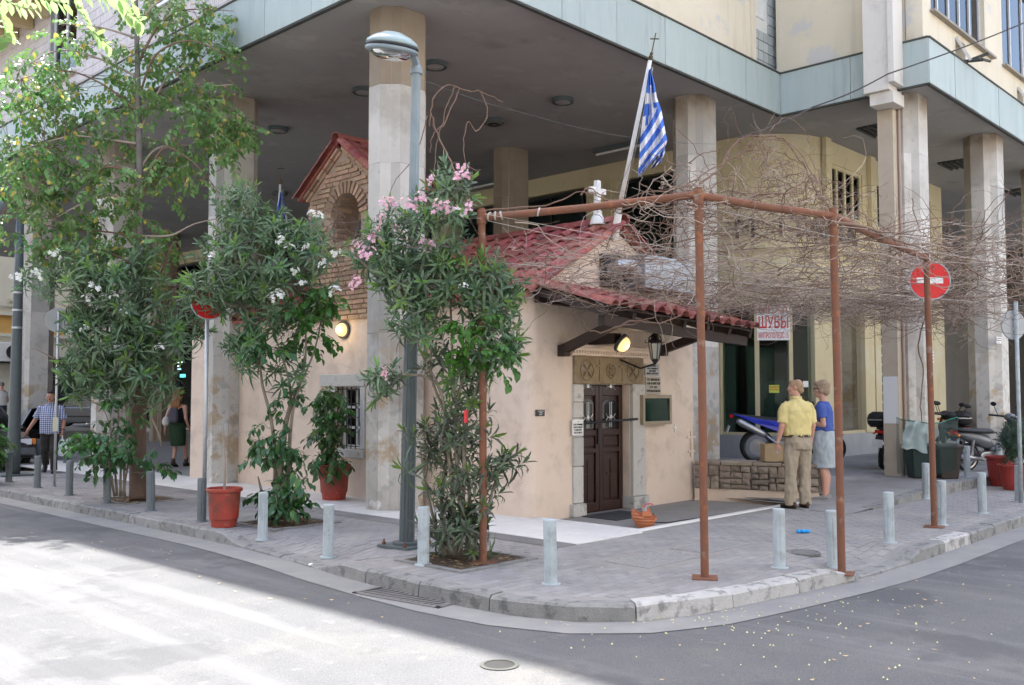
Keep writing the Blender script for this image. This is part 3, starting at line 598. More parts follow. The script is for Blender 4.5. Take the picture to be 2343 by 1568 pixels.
for px,py,lab in ((1420,330,'long tube light under the soffit behind the flag'),(1105,415,'long tube light under the soffit left of the inner column')):
    p = gz(px,py,SZ); o = thing('tube_light', lab, 'tube light', (p.x,p.y,SZ), 'tube lights under the building'); MB().bx(p.x-.1,p.x+.1,p.y-.7,p.y+.7,SZ-.1,SZ-.004).build('housing', m_greymetal, o); MB().tube([(p.x,p.y-.68,SZ-.12),(p.x,p.y+.68,SZ-.12)],.03,8).build('tube', m_white, o)
# ---------------------------------------------------------------- shop front behind the columns: straight, round the corner, straight
ac, ar = Vector((19.45,10.65,0)), 1.55
path = [Vector((17.9,41,0)), Vector((17.9,30,0)), Vector((17.9,20,0))] + [Vector((17.9,y,0)) for y in (13.6,11.9)] + [ac+Vector((-ar*math.cos(t),-ar*math.sin(t),0)) for t in [PI/2*k/12 for k in range(13)]] + [Vector((26.2,9.1,0))]
def band(p, z0, z1, out, inn, name, mat, par=B):
    N = len(p); R = []
    for i,q in enumerate(p):
        t = (p[min(i+1,N-1)]-p[max(i-1,0)]).normalized(); nv = Vector((t.y,-t.x,0))*-1; nv = Vector((-t.y*-1,t.x*-1,0)) if False else Vector((t.y,-t.x,0))
        R.append([q+nv*out+Vector((0,0,z0)), q-nv*inn+Vector((0,0,z0)), q-nv*inn+Vector((0,0,z1)), q+nv*out+Vector((0,0,z1))])
    return MB().loft(R).build(name, mat, par)
# the walk runs -Y then +X, so its outer side is to the right of travel
cur = path[4:]
m_plinth = M('grey_marble_plinth', (.33,.34,.35), (.42,.42,.43), rough=.4, scale=2, contrast=.15)
band(cur, 0, .74, .03, .25, 'plinth', m_plinth); band(cur, 3.55, 4.66, 0, .2, 'sign_band', m_yellow); band(cur, 4.66, 4.80, .14, .2, 'ledge', m_yellow); band(cur, 4.80, SZ-.005 if False else 5.45, 0, .2, 'letter_band', m_yellow)
arc = path[4:18]
band(arc, 5.45, SZ-.003, 0, .2, 'upper_band', m_yellow)
# straight part on the right: high windows
mb = MB(); wx0, wx1 = 19.36, 21.2; mb2 = MB()
wall(mb2, (0,9.1,0),(1,0,0),(0,-1,0), 19.46, 26.2, 5.45, SZ-.003, [(19.5,21.2,5.46,6.62),(22.0,23.4,5.46,6.62),(24.0,25.4,5.46,6.62)], .2); mb2.build('upper_band', m_yellow, B)
for a,b in ((19.5,21.2),(22.0,23.4),(24.0,25.4)): window(B,(0,9.1,0),(1,0,0),(0,-1,0),a,b,5.46,6.62,3,fm=m_yellow,pm=m_pane_dark,depth=.06,fw=.09)
for x in (19.3,21.6,23.7): MB().bx(x-.13,x+.13,9.0,9.097,4.81,SZ-.004).build('pilaster', m_yellow, B)
# inner long wall on the left side: yellow beam, dark glazing, pilasters
MB().bx(17.9,18.1,11.9,41,6.65,SZ-.003).build('beam', m_yellow, B)
for y in (13.99,19.6,25.1,30.5): MB().bx(17.78,18.1,y-.46,y+.46,0,6.648).build('pilaster', m_yellow, B)
for k in range(3): MB().bx(17.73,17.779,13.68+.26*k,13.80+.26*k,3,6.6).build('pilaster_rib', m_yellow, B)
for y in (16.8,22.3,27.8,34): 
    w = window(B,(17.95,0,0),(0,-1,0),(-1,0,0),-(y+2.1),-(y-2.1),.3,6.6,3,fm=m_black,pm=m_pane_dark,depth=.05)
window(B,(17.95,0,0),(0,-1,0),(-1,0,0),-13.5,-11.95,.3,6.6,1,fm=m_black,pm=m_pane_dark,depth=.05)
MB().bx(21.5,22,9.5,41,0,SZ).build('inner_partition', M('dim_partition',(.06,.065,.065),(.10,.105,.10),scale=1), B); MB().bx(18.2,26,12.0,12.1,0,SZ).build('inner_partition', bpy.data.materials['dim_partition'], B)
# shop windows round the corner
def onpath(px):                                        # point of the curved front seen at this photo column
    d = ray(px, 900); d = Vector((d.x,d.y,0)).normalized(); best = None
    for a,b in zip(path[3:-1],path[4:]):
        e = b-a; den = d.x*e.y-d.y*e.x
        if abs(den) < 1e-9: continue
        t = (a.x*e.y-a.y*e.x)/den; s = ((a.x*d.y-a.y*d.x))/den
        if t > 0 and -.001 <= s <= 1.001 and (best is None or t < best): best = t
    return d*best
def post(px0, px1, z0, z1, out, mat, name='pilaster', par=B):
    a, b = onpath(px0), onpath(px1); t = (b-a).normalized(); nv = Vector((t.y,-t.x,0)); P = [a-nv*.12, b-nv*.12, b+nv*out, a+nv*out]
    return MB().prism([(p.x,p.y) for p in P], z0, z1).build(name, mat, par)
for a,b in ((1640,1652),(1860,1906),(1975,1996),(1999,2012)): post(a,b,.742,3.548,.06,m_yellow)
for a,b in ((1727,1737),(1806,1815)): post(a,b,.742,3.548,.0,m_yellow,'window_post')
def glaz(px0,px1,z0=.8,z1=3.5,mat=None):
    a,b = onpath(px0),onpath(px1); t=(b-a).normalized(); nv=Vector((t.y,-t.x,0)); n=4; w=None
    for k in range(1):
        P=[a-nv*.05,b-nv*.05,b-nv*.04,a-nv*.04]; w=MB().prism([(p.x,p.y) for p in P],z0,z1).build('shop_pane',mat or m_pane_dark,B)
    m=MB(); m.beam(a+Vector((0,0,z0-.03)),b+Vector((0,0,z0-.03)),.06,.06); m.beam(a+Vector((0,0,z1+.02)),b+Vector((0,0,z1+.02)),.06,.06); m.build('frame',m_yellow,w); return w
for a,b in ((1652,1690),(1690,1727),(1737,1772),(1772,1806),(1815,1860),(1906,1975)): glaz(a,b)
a,b = onpath(2013),onpath(2052); gr = MB().bx(a.x,b.x,9.2,9.22,.75,3.3).build('grille_door', m_dark, B); mb = MB()
for k in range(14):
    for s in (1,-1):
        z = .3+.22*k; p = Vector((a.x,9.15,z if s>0 else z+.9)); q = Vector((b.x,9.15,z+.9 if s>0 else z))
        mb.tube([p,q],.009,5)
mb.build('lattice', m_alu, gr)
MB().bx(22.6,26.2,9.1,9.25,.0,3.54).build('ground_wall', m_yellow, B)
# dim shop fittings inside the corner shop
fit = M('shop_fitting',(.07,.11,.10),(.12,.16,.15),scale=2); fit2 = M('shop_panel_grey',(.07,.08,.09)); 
for p,s in (((19.0,11.6,1.6),(.06,.9,2.2)),((20.2,11.2,1.5),(1.2,.05,2.4)),((19.2,10.3,1.3),(.05,.5,1.2))): MB().box(p,s).build('display_panel',fit,B)
MB().box((20.6,9.75,1.7),(.9,.04,1.9)).build('display_panel',fit2,B); MB().box((20.0,10.0,1.15),(1.0,.5,.5)).build('display_plinth',fit,B)
MB().box((20.9,10.5,1.5),(.25,.25,.5)).build('display_box',M('ochre_box',(.5,.34,.1)),B)
# fixed letters above the ledge
m_let = M('dark_letter', (.035,.035,.037), rough=.5)
for ch, px in (('M',1712),('I',1788),('T',1826),('A',1862),('Λ',1893),('I',1917),('A',1940)):
    q = onpath(px); tdir = (onpath(px+4)-onpath(px-4)).normalized(); nv = Vector((tdir.y,-tdir.x,0)); me = text_mesh(ch,.62,.03,m_let,'letter')
    put('letter', me, B, loc=q+nv*.13+Vector((0,0,5.08)), rot=basis(tdir,nv))
# far right: dim recess with roller shutter and a shop behind the columns
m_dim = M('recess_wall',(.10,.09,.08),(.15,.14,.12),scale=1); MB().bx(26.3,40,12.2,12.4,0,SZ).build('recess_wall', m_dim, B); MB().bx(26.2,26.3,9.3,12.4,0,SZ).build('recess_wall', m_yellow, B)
sh = MB().bx(27.2,31.5,12.05,12.15,3.0,4.4).build('shutter_box', M('shutter_grey',(.30,.29,.27),(.36,.35,.32),stretch=(1,1,5)), B)
for k in range(7): MB().bx(27.2,31.5,11.98,12.04,3.02+.2*k,3.17+.2*k).build('shutter_slat', bpy.data.materials['shutter_grey'], sh)
window(B,(0,12.1,0),(1,0,0),(0,-1,0),27.3,31.2,.3,2.9,2,fm=m_black,pm=m_pane_dark); MB().bx(31.8,34,11.9,12.1,0,3).build('recess_panel', M('ochre_panel',(.28,.19,.10),(.36,.26,.16)), B)
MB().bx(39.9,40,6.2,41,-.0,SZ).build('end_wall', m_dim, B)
# ---------------------------------------------------------------- far street: cream building with shops
Fb = thing('corner_house', 'cream stucco house with orange band and dark shop at the far left', 'building', (16,52,0)); m_fc = M('stucco_cream',(.62,.57,.45),(.68,.63,.5),scale=1); m_or = M('orange_band',(.60,.33,.09),(.64,.38,.12),scale=2)
mb = MB(); wall(mb,(0,51,0),(1,0,0),(0,-1,0),4,46,0,38,[(11.5,15.2,0,3.4),(17.9,21.2,.0,3.4),(23,26.5,0,3.4),(28.5,32,0,3.4),(12.6,14.0,6.4,9.0),(17.3,18.7,6.4,9.0),(21.2,22.6,6.4,9.0)],.4); mb.build('wall',m_fc,Fb)  # unseen upper wall is added height that keeps sun off the far street
MB().bx(4,46,50.93,50.998,4.6,5.5).build('orange_band',m_or,Fb)
for z,h,o in ((4.45,.15,.18),(5.5,.18,.22),(5.95,.12,.14),(3.5,.14,.1),(9.4,.2,.3)): MB().bx(4,46,51-o,50.92,z,z+h).build('cornice',m_fc,Fb)
for a,b in ((11.5,15.2),(17.9,21.2),(23,26.5),(28.5,32)):
    MB().bx(a,b,51.42,51.5,0,3.4).build('shop_interior',m_dark,Fb); MB().bx(a,b,51.15,51.2,2.7,3.4).build('shop_fascia',M('brown_sign',(.06,.04,.03)),Fb)
for a,b in ((12.6,14.0),(17.3,18.7),(21.2,22.6)): window(Fb,(0,51,0),(1,0,0),(0,-1,0),a,b,6.4,9.0,1,fm=m_white,pm=m_pane); MB().bx(a-.2,b+.2,50.8,50.99,6.2,6.395).build('sill',m_fc,Fb); MB().bx(a,b,51.5,51.55,6.4,9).build('blind',m_dark,Fb)
p = gy(24,866,51.1); put('shop_letter', text_mesh('K',.75,.02,M('gilt_letter',(.45,.34,.15)),'shop_letter',.01), Fb, loc=(p.x,51.12,p.z), rot=(PI/2,0,0))
p = gy(22,806,50.7); o = thing('air_conditioner','white air conditioner box with round fan on the cream house','air conditioner',(p.x,50.7,p.z)); MB().box((p.x,50.75,p.z),(1.5,.4,.95)).build('case',m_white,o,bevel=.03); MB().lathe([(.36,0),(.36,.03),(.0,.03)],(p.x+.15,50.548,p.z),20,axis=(0,-1,0)).build('fan',m_dark,o); MB().box((p.x,50.7,p.z-.52),(1.6,.6,.06)).build('bracket',m_black,o)
MB().add([(4,41.6,-.004),(60,41.6,-.004),(60,51,-.004),(4,51,-.004)],[(0,1,2,3)]).build('far_street', m_asphalt, kind='structure')
# lit shop things deep in the arcade
for k,(px,py,c) in enumerate(((411,829,(.75,.95,1)),(405,838,(.5,.8,.9)),(418,860,(.1,.75,.65)),(408,845,(.35,.6,.75)))):
    p = gx(px,py,17.6); tag(MB().box(p,(.05,.34,.05+.07*(k==2))).build('lit_sign', glow('shop_glow_%d'%k if False else 'shop_glow',c,.5)), ['white strip light in the dark arcade shop','pale blue lit shelf in the dark arcade shop','teal lit sign low in the dark arcade shop','small blue lit panel in the dark arcade shop'][k], 'lit sign')
p = gx(392,905,16.8); MB_ = MB().box((0,0,0),(.4,.6,.9)); 
# ================================================================ the chapel
CX, CY0, CY1, CXR = 9.15, 8.4, 17.1, 13.0
CHZ, EAV, XR, RZ = -.06, 2.93, 11.02, 3.98          # floor, eave, ridge x, ridge height (plaster)
K = thing('chapel', 'small peach plastered chapel with red tiled roof under the office block', 'chapel', (11,12,-.1))
mb = MB()
dx0, dx1, dz1 = gy(1330,1000,CY0).x, gy(1440,1000,CY0).x, gy(1380,880,CY0).z
# side wall with the window opening, gable wall with the door opening
wy0, wy1, wz0, wz1 = 11.97, 12.62, gx(800,1027,CX).z, gx(800,885,CX).z
wall(mb,(CX,0,0),(0,-1,0),(-1,0,0),-CY1,-CY0-.16,CHZ,EAV+.02,[(-wy1,-wy0,wz0,wz1)],.45)
wall(mb,(0,CY0,0),(1,0,0),(0,-1,0),CX+.16,CXR,CHZ,EAV+.02,[(dx0,dx1,CHZ,dz1)],.45)
n = 8; R = [(CX+.16-.16*math.cos(t),CY0+.16-.16*math.sin(t)) for t in [PI/2*k/n for k in range(n+1)]]
mb.prism(R+[(CX+.45,CY0+.16),(CX+.45,CY0+.45),(CX+.16,CY0+.45)],CHZ,EAV+.02)
mb.bx(CXR-.4,CXR,CY0+.45,CY1-.4,CHZ,EAV); mb.bx(CX+.46,CXR,CY1-.4,CY1,CHZ,EAV)
gpoly = [(CX+.02,CY0+.003,EAV+.021),(CXR-.003,CY0+.003,EAV+.021),(XR,CY0+.003,RZ)]; mb.slab(gpoly,(0,.4,0))
gpoly2 = [(CX+.02,CY1-.4,EAV+.021),(CXR-.003,CY1-.4,EAV+.021),(XR,CY1-.4,RZ)]; mb.slab(gpoly2,(0,.39,0))
mb.build('wall', m_peach, K)
MB().prism([(CX-.06,CY1-.55),(CX+.3,CY1-.55),(CX+.3,CY1+.15),(CX-.06,CY1+.15)],-.02,2.9).build('buttress', m_peach, K, bevel=.03)
# tiles: one S-shaped roman tile, laid many times
def tile_mesh(w=.26, L=.42, name='roof_tile'):
    prof = [(-w/2,.0),(-w/2+.025,-.014),(-w/2+.06,-.014),(-w/2+.082,.0)]+[(.048+.082*-math.cos(t),.078*math.sin(t)) for t in [PI*k/8 for k in range(9)]]
    prof = [(x if x <= w/2 else w/2, z) for x,z in prof]; n=len(prof); m=MB(); th=.018
    lo = [(x,0,z+.030) for x,z in prof]; hi = [(x*.95,L,z) for x,z in prof]
    V = lo+hi+[(x,0,z-th) for x,_,z in lo]; m.add(V,[(i,i+1,n+i+1,n+i) for i in range(n-1)]+[(2*n+i,2*n+i+1,i+1,i) for i in range(n-1)]); return m.mesh(name,m_tile)
TM = tile_mesh()
def tile_field(parent, o, ex, ey, nx, ny, dxs, dys, skip=None, name='roof_tile', me=None):
    o=Vector(o); ex=Vector(ex).normalized(); ey=Vector(ey).normalized(); ez=ex.cross(ey).normalized(); rot=Matrix((ex,ey,ez)).transposed()
    for i in range(nx):
        for j in range(ny):
            if skip and skip(i,j): continue
            p=o+ex*(dxs*(i+.5)+rnd.uniform(-.006,.006))+ey*(dys*j+rnd.uniform(-.008,.008))+ez*(.004*rnd.random())
            put(name, me or TM, parent, loc=p, rot=(rot@rz(rnd.uniform(-.025,.025))@rx(-.02)).to_euler())
def ridge(parent, p0, p1, n, r=.11, name='ridge_tile', up=(0,0,1)):
    p0=Vector(p0); p1=Vector(p1); d=(p1-p0); u=d.normalized(); s=u.cross(Vector(up)).normalized(); v=s.cross(u).normalized()
    for k in range(n):
        a=p0+d*(k/n)-u*.02; b=p0+d*((k+1)/n)+u*.03; R=[]
        for q,rr in ((a,r*1.06),(b,r*.94)): R.append([q+s*rr*math.cos(t)+v*rr*math.sin(t)*.9 for t in [PI*j/8 for j in range(9)]]+[q+s*(rr-.015)*math.cos(t)+v*(rr-.015)*math.sin(t)*.9 for t in [PI*j/8 for j in range(8,-1,-1)]])
        MB().loft(R).build(name, m_tile, parent)
sl = math.atan2(RZ-EAV, XR-CX); ov = .16
roof = MB(); e0 = Vector((CX,0,EAV)); sd = Vector((math.cos(sl),0,math.sin(sl))); up = Vector((-math.sin(sl),0,math.cos(sl))); LEN = (XR-CX)/math.cos(sl)+ov
a = e0-sd*ov+up*.03; b = e0+sd*(LEN-ov)+up*.03
for q0,q1,t0 in ((CY0-.12,11.53,0),(11.53,13.38,.95/math.cos(sl)+ov),(13.38,CY1+.1,0)):
    roof.slab([a+sd*t0+Vector((0,q0,0)), b+Vector((0,q0,0)), b+Vector((0,q1,0)), a+sd*t0+Vector((0,q1,0))], up*.04)
sd2 = Vector((-sd.x,0,sd.z)); up2 = Vector((-up.x,0,up.z)); e2 = Vector((2*XR-CX,0,EAV)); a2 = e2-sd2*ov+up2*.03; b2 = e2+sd2*(LEN-ov)+up2*.03
roof.slab([a2+Vector((0,CY0-.12,0)), a2+Vector((0,CY1+.1,0)), b2+Vector((0,CY1+.1,0)), b2+Vector((0,CY0-.12,0))], up2*.04)
rf = roof.build('roof', m_tile, K)
ny = int(LEN/.33)+1
tile_field(rf, a+up*.055+Vector((0,CY1+.08,0)), (0,-1,0), sd, 34, ny, .2615, LEN/ny, skip=lambda i,j: 11.42 < CY1+.08-.2615*(i+.5) < 13.48 and j*LEN/ny < 1.15)
tile_field(rf, a2+up2*.055+Vector((0,CY0-.14,0)), (0,1,0), sd2, 4, ny, .2615, LEN/ny)
ridge(rf, (XR,CY0-.14,RZ+.13), (XR,CY1,RZ+.13), 24)
for s,aa,uu,ss in ((1,a,up,sd),(2,a2,up2,sd2)):            # verge tiles down both gable edges
    ridge(rf, aa+uu*.05+Vector((0,CY0-.13,0)), aa+ss*LEN+uu*.05+Vector((0,CY0-.13,0)), 7, .075, 'verge_tile', uu)
# white cross on the ridge
p = gy(1360,485,CY0+.3); cr = MB(); cx_, cz_ = XR-.12, RZ+.16; y_ = CY0+.25
cr.lathe([(.12,-.06),(.10,.02),(.065,.10),(.06,.16)],(cx_,y_,cz_),12)
cr.bx(cx_-.045,cx_+.045,y_-.04,y_+.04,cz_+.15,cz_+.60); cr.bx(cx_-.17,cx_-.046,y_-.039,y_+.039,cz_+.40,cz_+.49); cr.bx(cx_+.046,cx_+.17,y_-.039,y_+.039,cz_+.40,cz_+.49)
cr.build('ridge_cross', m_white, K, bevel=.015)
# ---- belfry
by0, by1, bza, bzt = 11.55, 13.36, 4.84, 5.50; bym = (by0+by1)/2; BX = CX-.03
ay, ar_, asz, abz = 12.33, .37, 4.45, 4.05
bf = MB(); ring = [(ay+ar_*math.cos(t),asz+ar_*math.sin(t)) for t in [PI*k/12 for k in range(13)]]
def yz(y,z,x=BX): return (x,y,z)
# mortar core in pieces round the arched opening
for poly in ([(by1,2.78),(ay+ar_,2.78),(ay+ar_,bza),(by1,bza)],[(ay-ar_,2.78),(by0,2.78),(by0,bza),(ay-ar_,bza)],[(ay+ar_,2.78),(ay-ar_,2.78),(ay-ar_,abz),(ay+ar_,abz)]):
    bf.slab([yz(y,z) for y,z in poly],(.5,0,0))
for (y1,z1),(y2,z2) in zip(ring[:-1],ring[1:]): bf.slab([yz(y1,z1),yz(y2,z2),yz(y2,bza),yz(y1,bza)],(.5,0,0))
bf.slab([yz(by1,bza),yz(by0,bza),yz(bym,bzt)],(.9,0,0)); bf.bx(BX+.5,BX+.9,by0,by1,2.78,bza)
bel = bf.build('belfry', m_brick_mortar, K)
bmz = [MB().box((0,0,0),(.05,L_,.058)).mesh('brick', m_brick) for L_ in (.16,.22,.28)]
z = 2.82; row = 0
while z < bzt-.12:
    hw0, hw1 = (by0, by1) if z < bza else (bym-(bzt-z)/(bzt-bza)*(bym-by0)+.03, bym+(bzt-z)/(bzt-bza)*(by1-bym)-.03)
    y = hw0+.005+(row%2)*.05
    while y < hw1-.05:
        k = rnd.choice([0,1,1,2]); L_ = (.16,.22,.28)[k]
        if y+L_ > hw1: k = 0; L_ = .16
        if y+L_ > hw1+.02: break
        c = y+L_/2; near = math.hypot(max(abs(c-ay)-L_/2,0), z-asz) if z > asz else (max(abs(c-ay)-L_/2,0) if z > abz-.03 else 9)
        if near > (ar_+.20 if z > asz else ar_+.01): put('brick', bmz[k], bel, loc=(BX-.006+rnd.uniform(-.006,.006),c,z), rot=(rnd.uniform(-.03,.03),0,0))
        y += L_+.014
    z += .078; row += 1
vb = MB().box((0,0,0),(.06,.055,.19)).mesh('arch_brick', m_brick)
for k in range(15):
    t = PI*(k+.5)/15; put('arch_brick', vb, bel, loc=(BX-.012,ay+(ar_+.095)*math.cos(t),asz+(ar_+.095)*math.sin(t)), rot=(t-PI/2,0,0))
for z in [abz+.05+.084*k for k in range(10)]:              # brick courses inside the opening
    for s in (1,-1):
        h = ar_ if z < asz else math.sqrt(max(ar_**2-(z-asz)**2,0)); 
        if h > .1: put('brick', bmz[2], bel, loc=(BX+.2,ay+s*(h+.01),z), rot=(0,0,PI/2))
    MB().bx(BX+.485,BX+.499,ay-.3,ay-.02,z-.03,z+.03).build('brick', m_brick, bel); MB().bx(BX+.482,BX+.499,ay+.02,ay+.3,z-.03,z+.03).build('brick', m_brick, bel)
MB().lathe([(.0,.0),(.13,.0),(.12,.06),(.09,.2),(.05,.27),(.0,.28)],(BX+.22,ay-.14,abz+.08),16).build('bell', m_black, bel)
# belfry roof: brick corbel line, then tiles sloping to both sides
bs = math.atan2(bzt-bza, bym-by0)
for s in (1,-1):
    d = Vector((0,-s*math.cos(bs),math.sin(bs))); u = Vector((0,s*math.sin(bs),math.cos(bs))); e = Vector((BX,bym+s*(by1-by0)/2,bza)); LL = (bym-by0)/math.cos(bs)
    for k in range(2):
        o_ = -.035-.04*k; 
        for q in range(5):
            P0 = e+d*(-.06+q*(LL+.06)/5+.008)+u*(.0+.055*k); P1 = e+d*(-.06+(q+1)*(LL+.06)/5-.008)+u*(.055*k)
            m = MB(); m.add([P0+Vector((o_,0,0)),P1+Vector((o_,0,0)),P1+Vector((o_,0,0))+u*.045,P0+Vector((o_,0,0))+u*.045,P0+Vector((.9,0,0)),P1+Vector((.9,0,0)),P1+Vector((.9,0,0))+u*.045,P0+Vector((.9,0,0))+u*.045],[(0,1,2,3),(7,6,5,4),(0,4,5,1),(1,5,6,2),(2,6,7,3),(3,7,4,0)]); m.build('corbel_brick', m_brick, bel)
    f = e+d*-.16+u*.115; g = e+d*LL+u*.115
    MB().slab([f+Vector((-.10,0,0)),g+Vector((-.10,0,0)),g+Vector((1.0,0,0)),f+Vector((1.0,0,0))] if s>0 else [f+Vector((1.0,0,0)),g+Vector((1.0,0,0)),g+Vector((-.10,0,0)),f+Vector((-.10,0,0))], u*.03).build('roof_board', m_tile, bel)
    if s > 0: tile_field(bel, f+u*.05+Vector((1.0,0,0)), (-1,0,0), d, 4, 4, .26, (LL+.16)/4)
    else: tile_field(bel, f+u*.05+Vector((-.10,0,0)), (1,0,0), d, 4, 4, .26, (LL+.16)/4)
    ridge(bel, f+u*.05+Vector((-.10,0,0)), g+u*.05+Vector((-.10,0,0)), 4, .085, 'verge_tile', u)
ridge(bel, (BX-.14,bym,bzt+.20), (BX+1.0,bym,bzt+.20), 3, .11)
# ---- barred side window in its stone surround
wn = window(K,(CX,0,0),(0,-1,0),(-1,0,0),-wy1,-wy0,wz0,wz1,1,depth=.2,fm=m_white,fw=.05); MB().bx(CX+.46,CX+.5,wy0-.3,wy1+.3,wz0-.2,wz1+.2).build('room_beyond', m_dark, wn)
for k in (1,2): MB().bx(CX+.17,CX+.22,wy0+.05,wy1-.05,wz0+(wz1-wz0)*k/3-.02,wz0+(wz1-wz0)*k/3+.02).build('glazing_bar', m_white, wn)
for k in range(6): y = wy0+.03+(wy1-wy0-.06)*k/5; MB().tube([(CX+.02,y,wz0),(CX+.02,y,wz1)],.009,6).build('bar', m_black, wn)
for k in range(5): z = wz0+.04+(wz1-wz0-.08)*k/4; MB().tube([(CX+.033,wy0,z),(CX+.033,wy1,z)],.008,6).build('bar', m_black, wn)
MB().bx(CX-.03,CX+.1,wy0-.12,wy1+.42,wz1+.004,wz1+.2).build('window_lintel', m_stone, K, bevel=.012); MB().bx(CX-.05,CX+.1,wy0-.14,wy1+.16,wz0-.14,wz0-.004).build('window_sill', m_stone, K, bevel=.012)
MB().bx(CX-.022,CX+.1,wy0-.13,wy0-.004,wz0,wz1).build('window_jamb', m_stone, K, bevel=.01); MB().bx(CX-.022,CX+.1,wy1+.004,wy1+.13,wz0,wz1).build('window_jamb', m_stone, K, bevel=.01)
# ---- door with stone frame
jl, jr = gy(1308,1000,CY0).x, gy(1470,1000,CY0).x
def stones(x0,x1,zs,y0,y1):
    for z0,z1 in zip(zs[:-1],zs[1:]): MB().bx(x0+rnd.uniform(-.008,.008),x1,y0-rnd.uniform(0,.012),y1,z0+.003,z1-.003).build('jamb_stone', m_stone, K, bevel=.012)
stones(jl,dx0,[.12,.62,1.02,1.28,1.5,dz1],CY0-.035,CY0+.3); stones(dx1+.002,jr,[.12,1.75,dz1],CY0-.05,CY0+.3)
MB().bx(jl-.05,dx0+.02,CY0-.08,CY0+.3,CHZ,.118).build('jamb_base', m_stone, K, bevel=.015); MB().bx(dx1-.01,jr+.04,CY0-.09,CY0+.3,CHZ,.118).build('jamb_base', m_stone, K, bevel=.015)
lz0, lz1 = dz1, gy(1390,818,CY0).z; m_lint = M('carved_stone',(.20,.145,.085),(.32,.25,.16),rough=.95,scale=9,bump=.8,bscale=40,stains=[((.40,.37,.32),3,.58,.1,None,None,.6)])
lt = MB().bx(jl+.02,jr-.02,CY0-.045,CY0+.3,lz0+.004,lz1).build('carved_lintel', m_lint, K, bevel=.012); lc = (lz0+lz1)/2
def relief(cx, r, kind):
    m = MB(); N = 24; yb = CY0-.05
    P = [Vector((cx+r*math.cos(2*PI*k/N),yb,lc+r*math.sin(2*PI*k/N))) for k in range(N+1)]; m.tube(P,.012,5)
    for k in range(6 if kind else 4):
        t = 2*PI*k/(6 if kind else 4)+(.0 if kind else PI/4)
        m.tube([Vector((cx,yb,lc)),Vector((cx+r*.55*math.cos(t),yb-.012,lc+r*.55*math.sin(t))),Vector((cx+r*.95*math.cos(t),yb,lc+r*.95*math.sin(t)))],[.006,.022,.006],6)
    m.build('carving', m_lint, lt, smooth=True)
wd = jr-jl; relief(jl+wd*.17,.14,0); relief(jl+wd*.5,.10,1); relief(jl+wd*.82,.14,0)
for s in (.34,.66): 
    m = MB(); m.bx(jl+wd*s-.015,jl+wd*s+.015,CY0-.062,CY0-.046,lc-.15,lc+.15); m.bx(jl+wd*s-.07,jl+wd*s+.07,CY0-.061,CY0-.046,lc+.05,lc+.08); m.build('carving', m_lint, lt)
mb = MB(); cz0, cz1 = lz1+.01, gy(1390,787,CY0).z; mb.bx(jl-.06,jr+.1,CY0-.07,CY0+.05,cz0,cz0+.03)
for k in range(30): mb.bx(jl-.05+k*(wd+.12)/30,jl-.05+(k+.6)*(wd+.12)/30,CY0-.10,CY0+.05,cz0+.031,cz0+.06)
mb.bx(jl-.09,jr+.13,CY0-.13,CY0+.05,cz0+.061,cz0+.10); mb.bx(jl-.13,jr+.17,CY0-.17,CY0+.05,cz0+.10,cz0+.14); mb.build('cornice', m_peach, K)
dd = CY0+.13; dm = (dx0+dx1)/2-.04
dr = MB(); dr.bx(dx0,dx1,dd,dd+.05,CHZ,dz1); door = dr.build('door', m_door, K)
def leaf(x0,x1):
    fr = .075; zz = [CHZ+.02,CHZ+.14,.78,.84,1.02,1.1,dz1-.16,dz1-.02]
    m = MB(); m.bx(x0,x0+fr,dd-.035,dd-.001,CHZ+.02,dz1-.02); m.bx(x1-fr,x1,dd-.035,dd-.001,CHZ+.02,dz1-.02)
    for a,b in ((zz[0],zz[1]),(zz[2],zz[3]),(zz[4],zz[5]),(zz[6],zz[7])): m.bx(x0+fr,x1-fr,dd-.034,dd-.001,a,b)
    lf = m.build('door_leaf', m_door, door, bevel=.006)
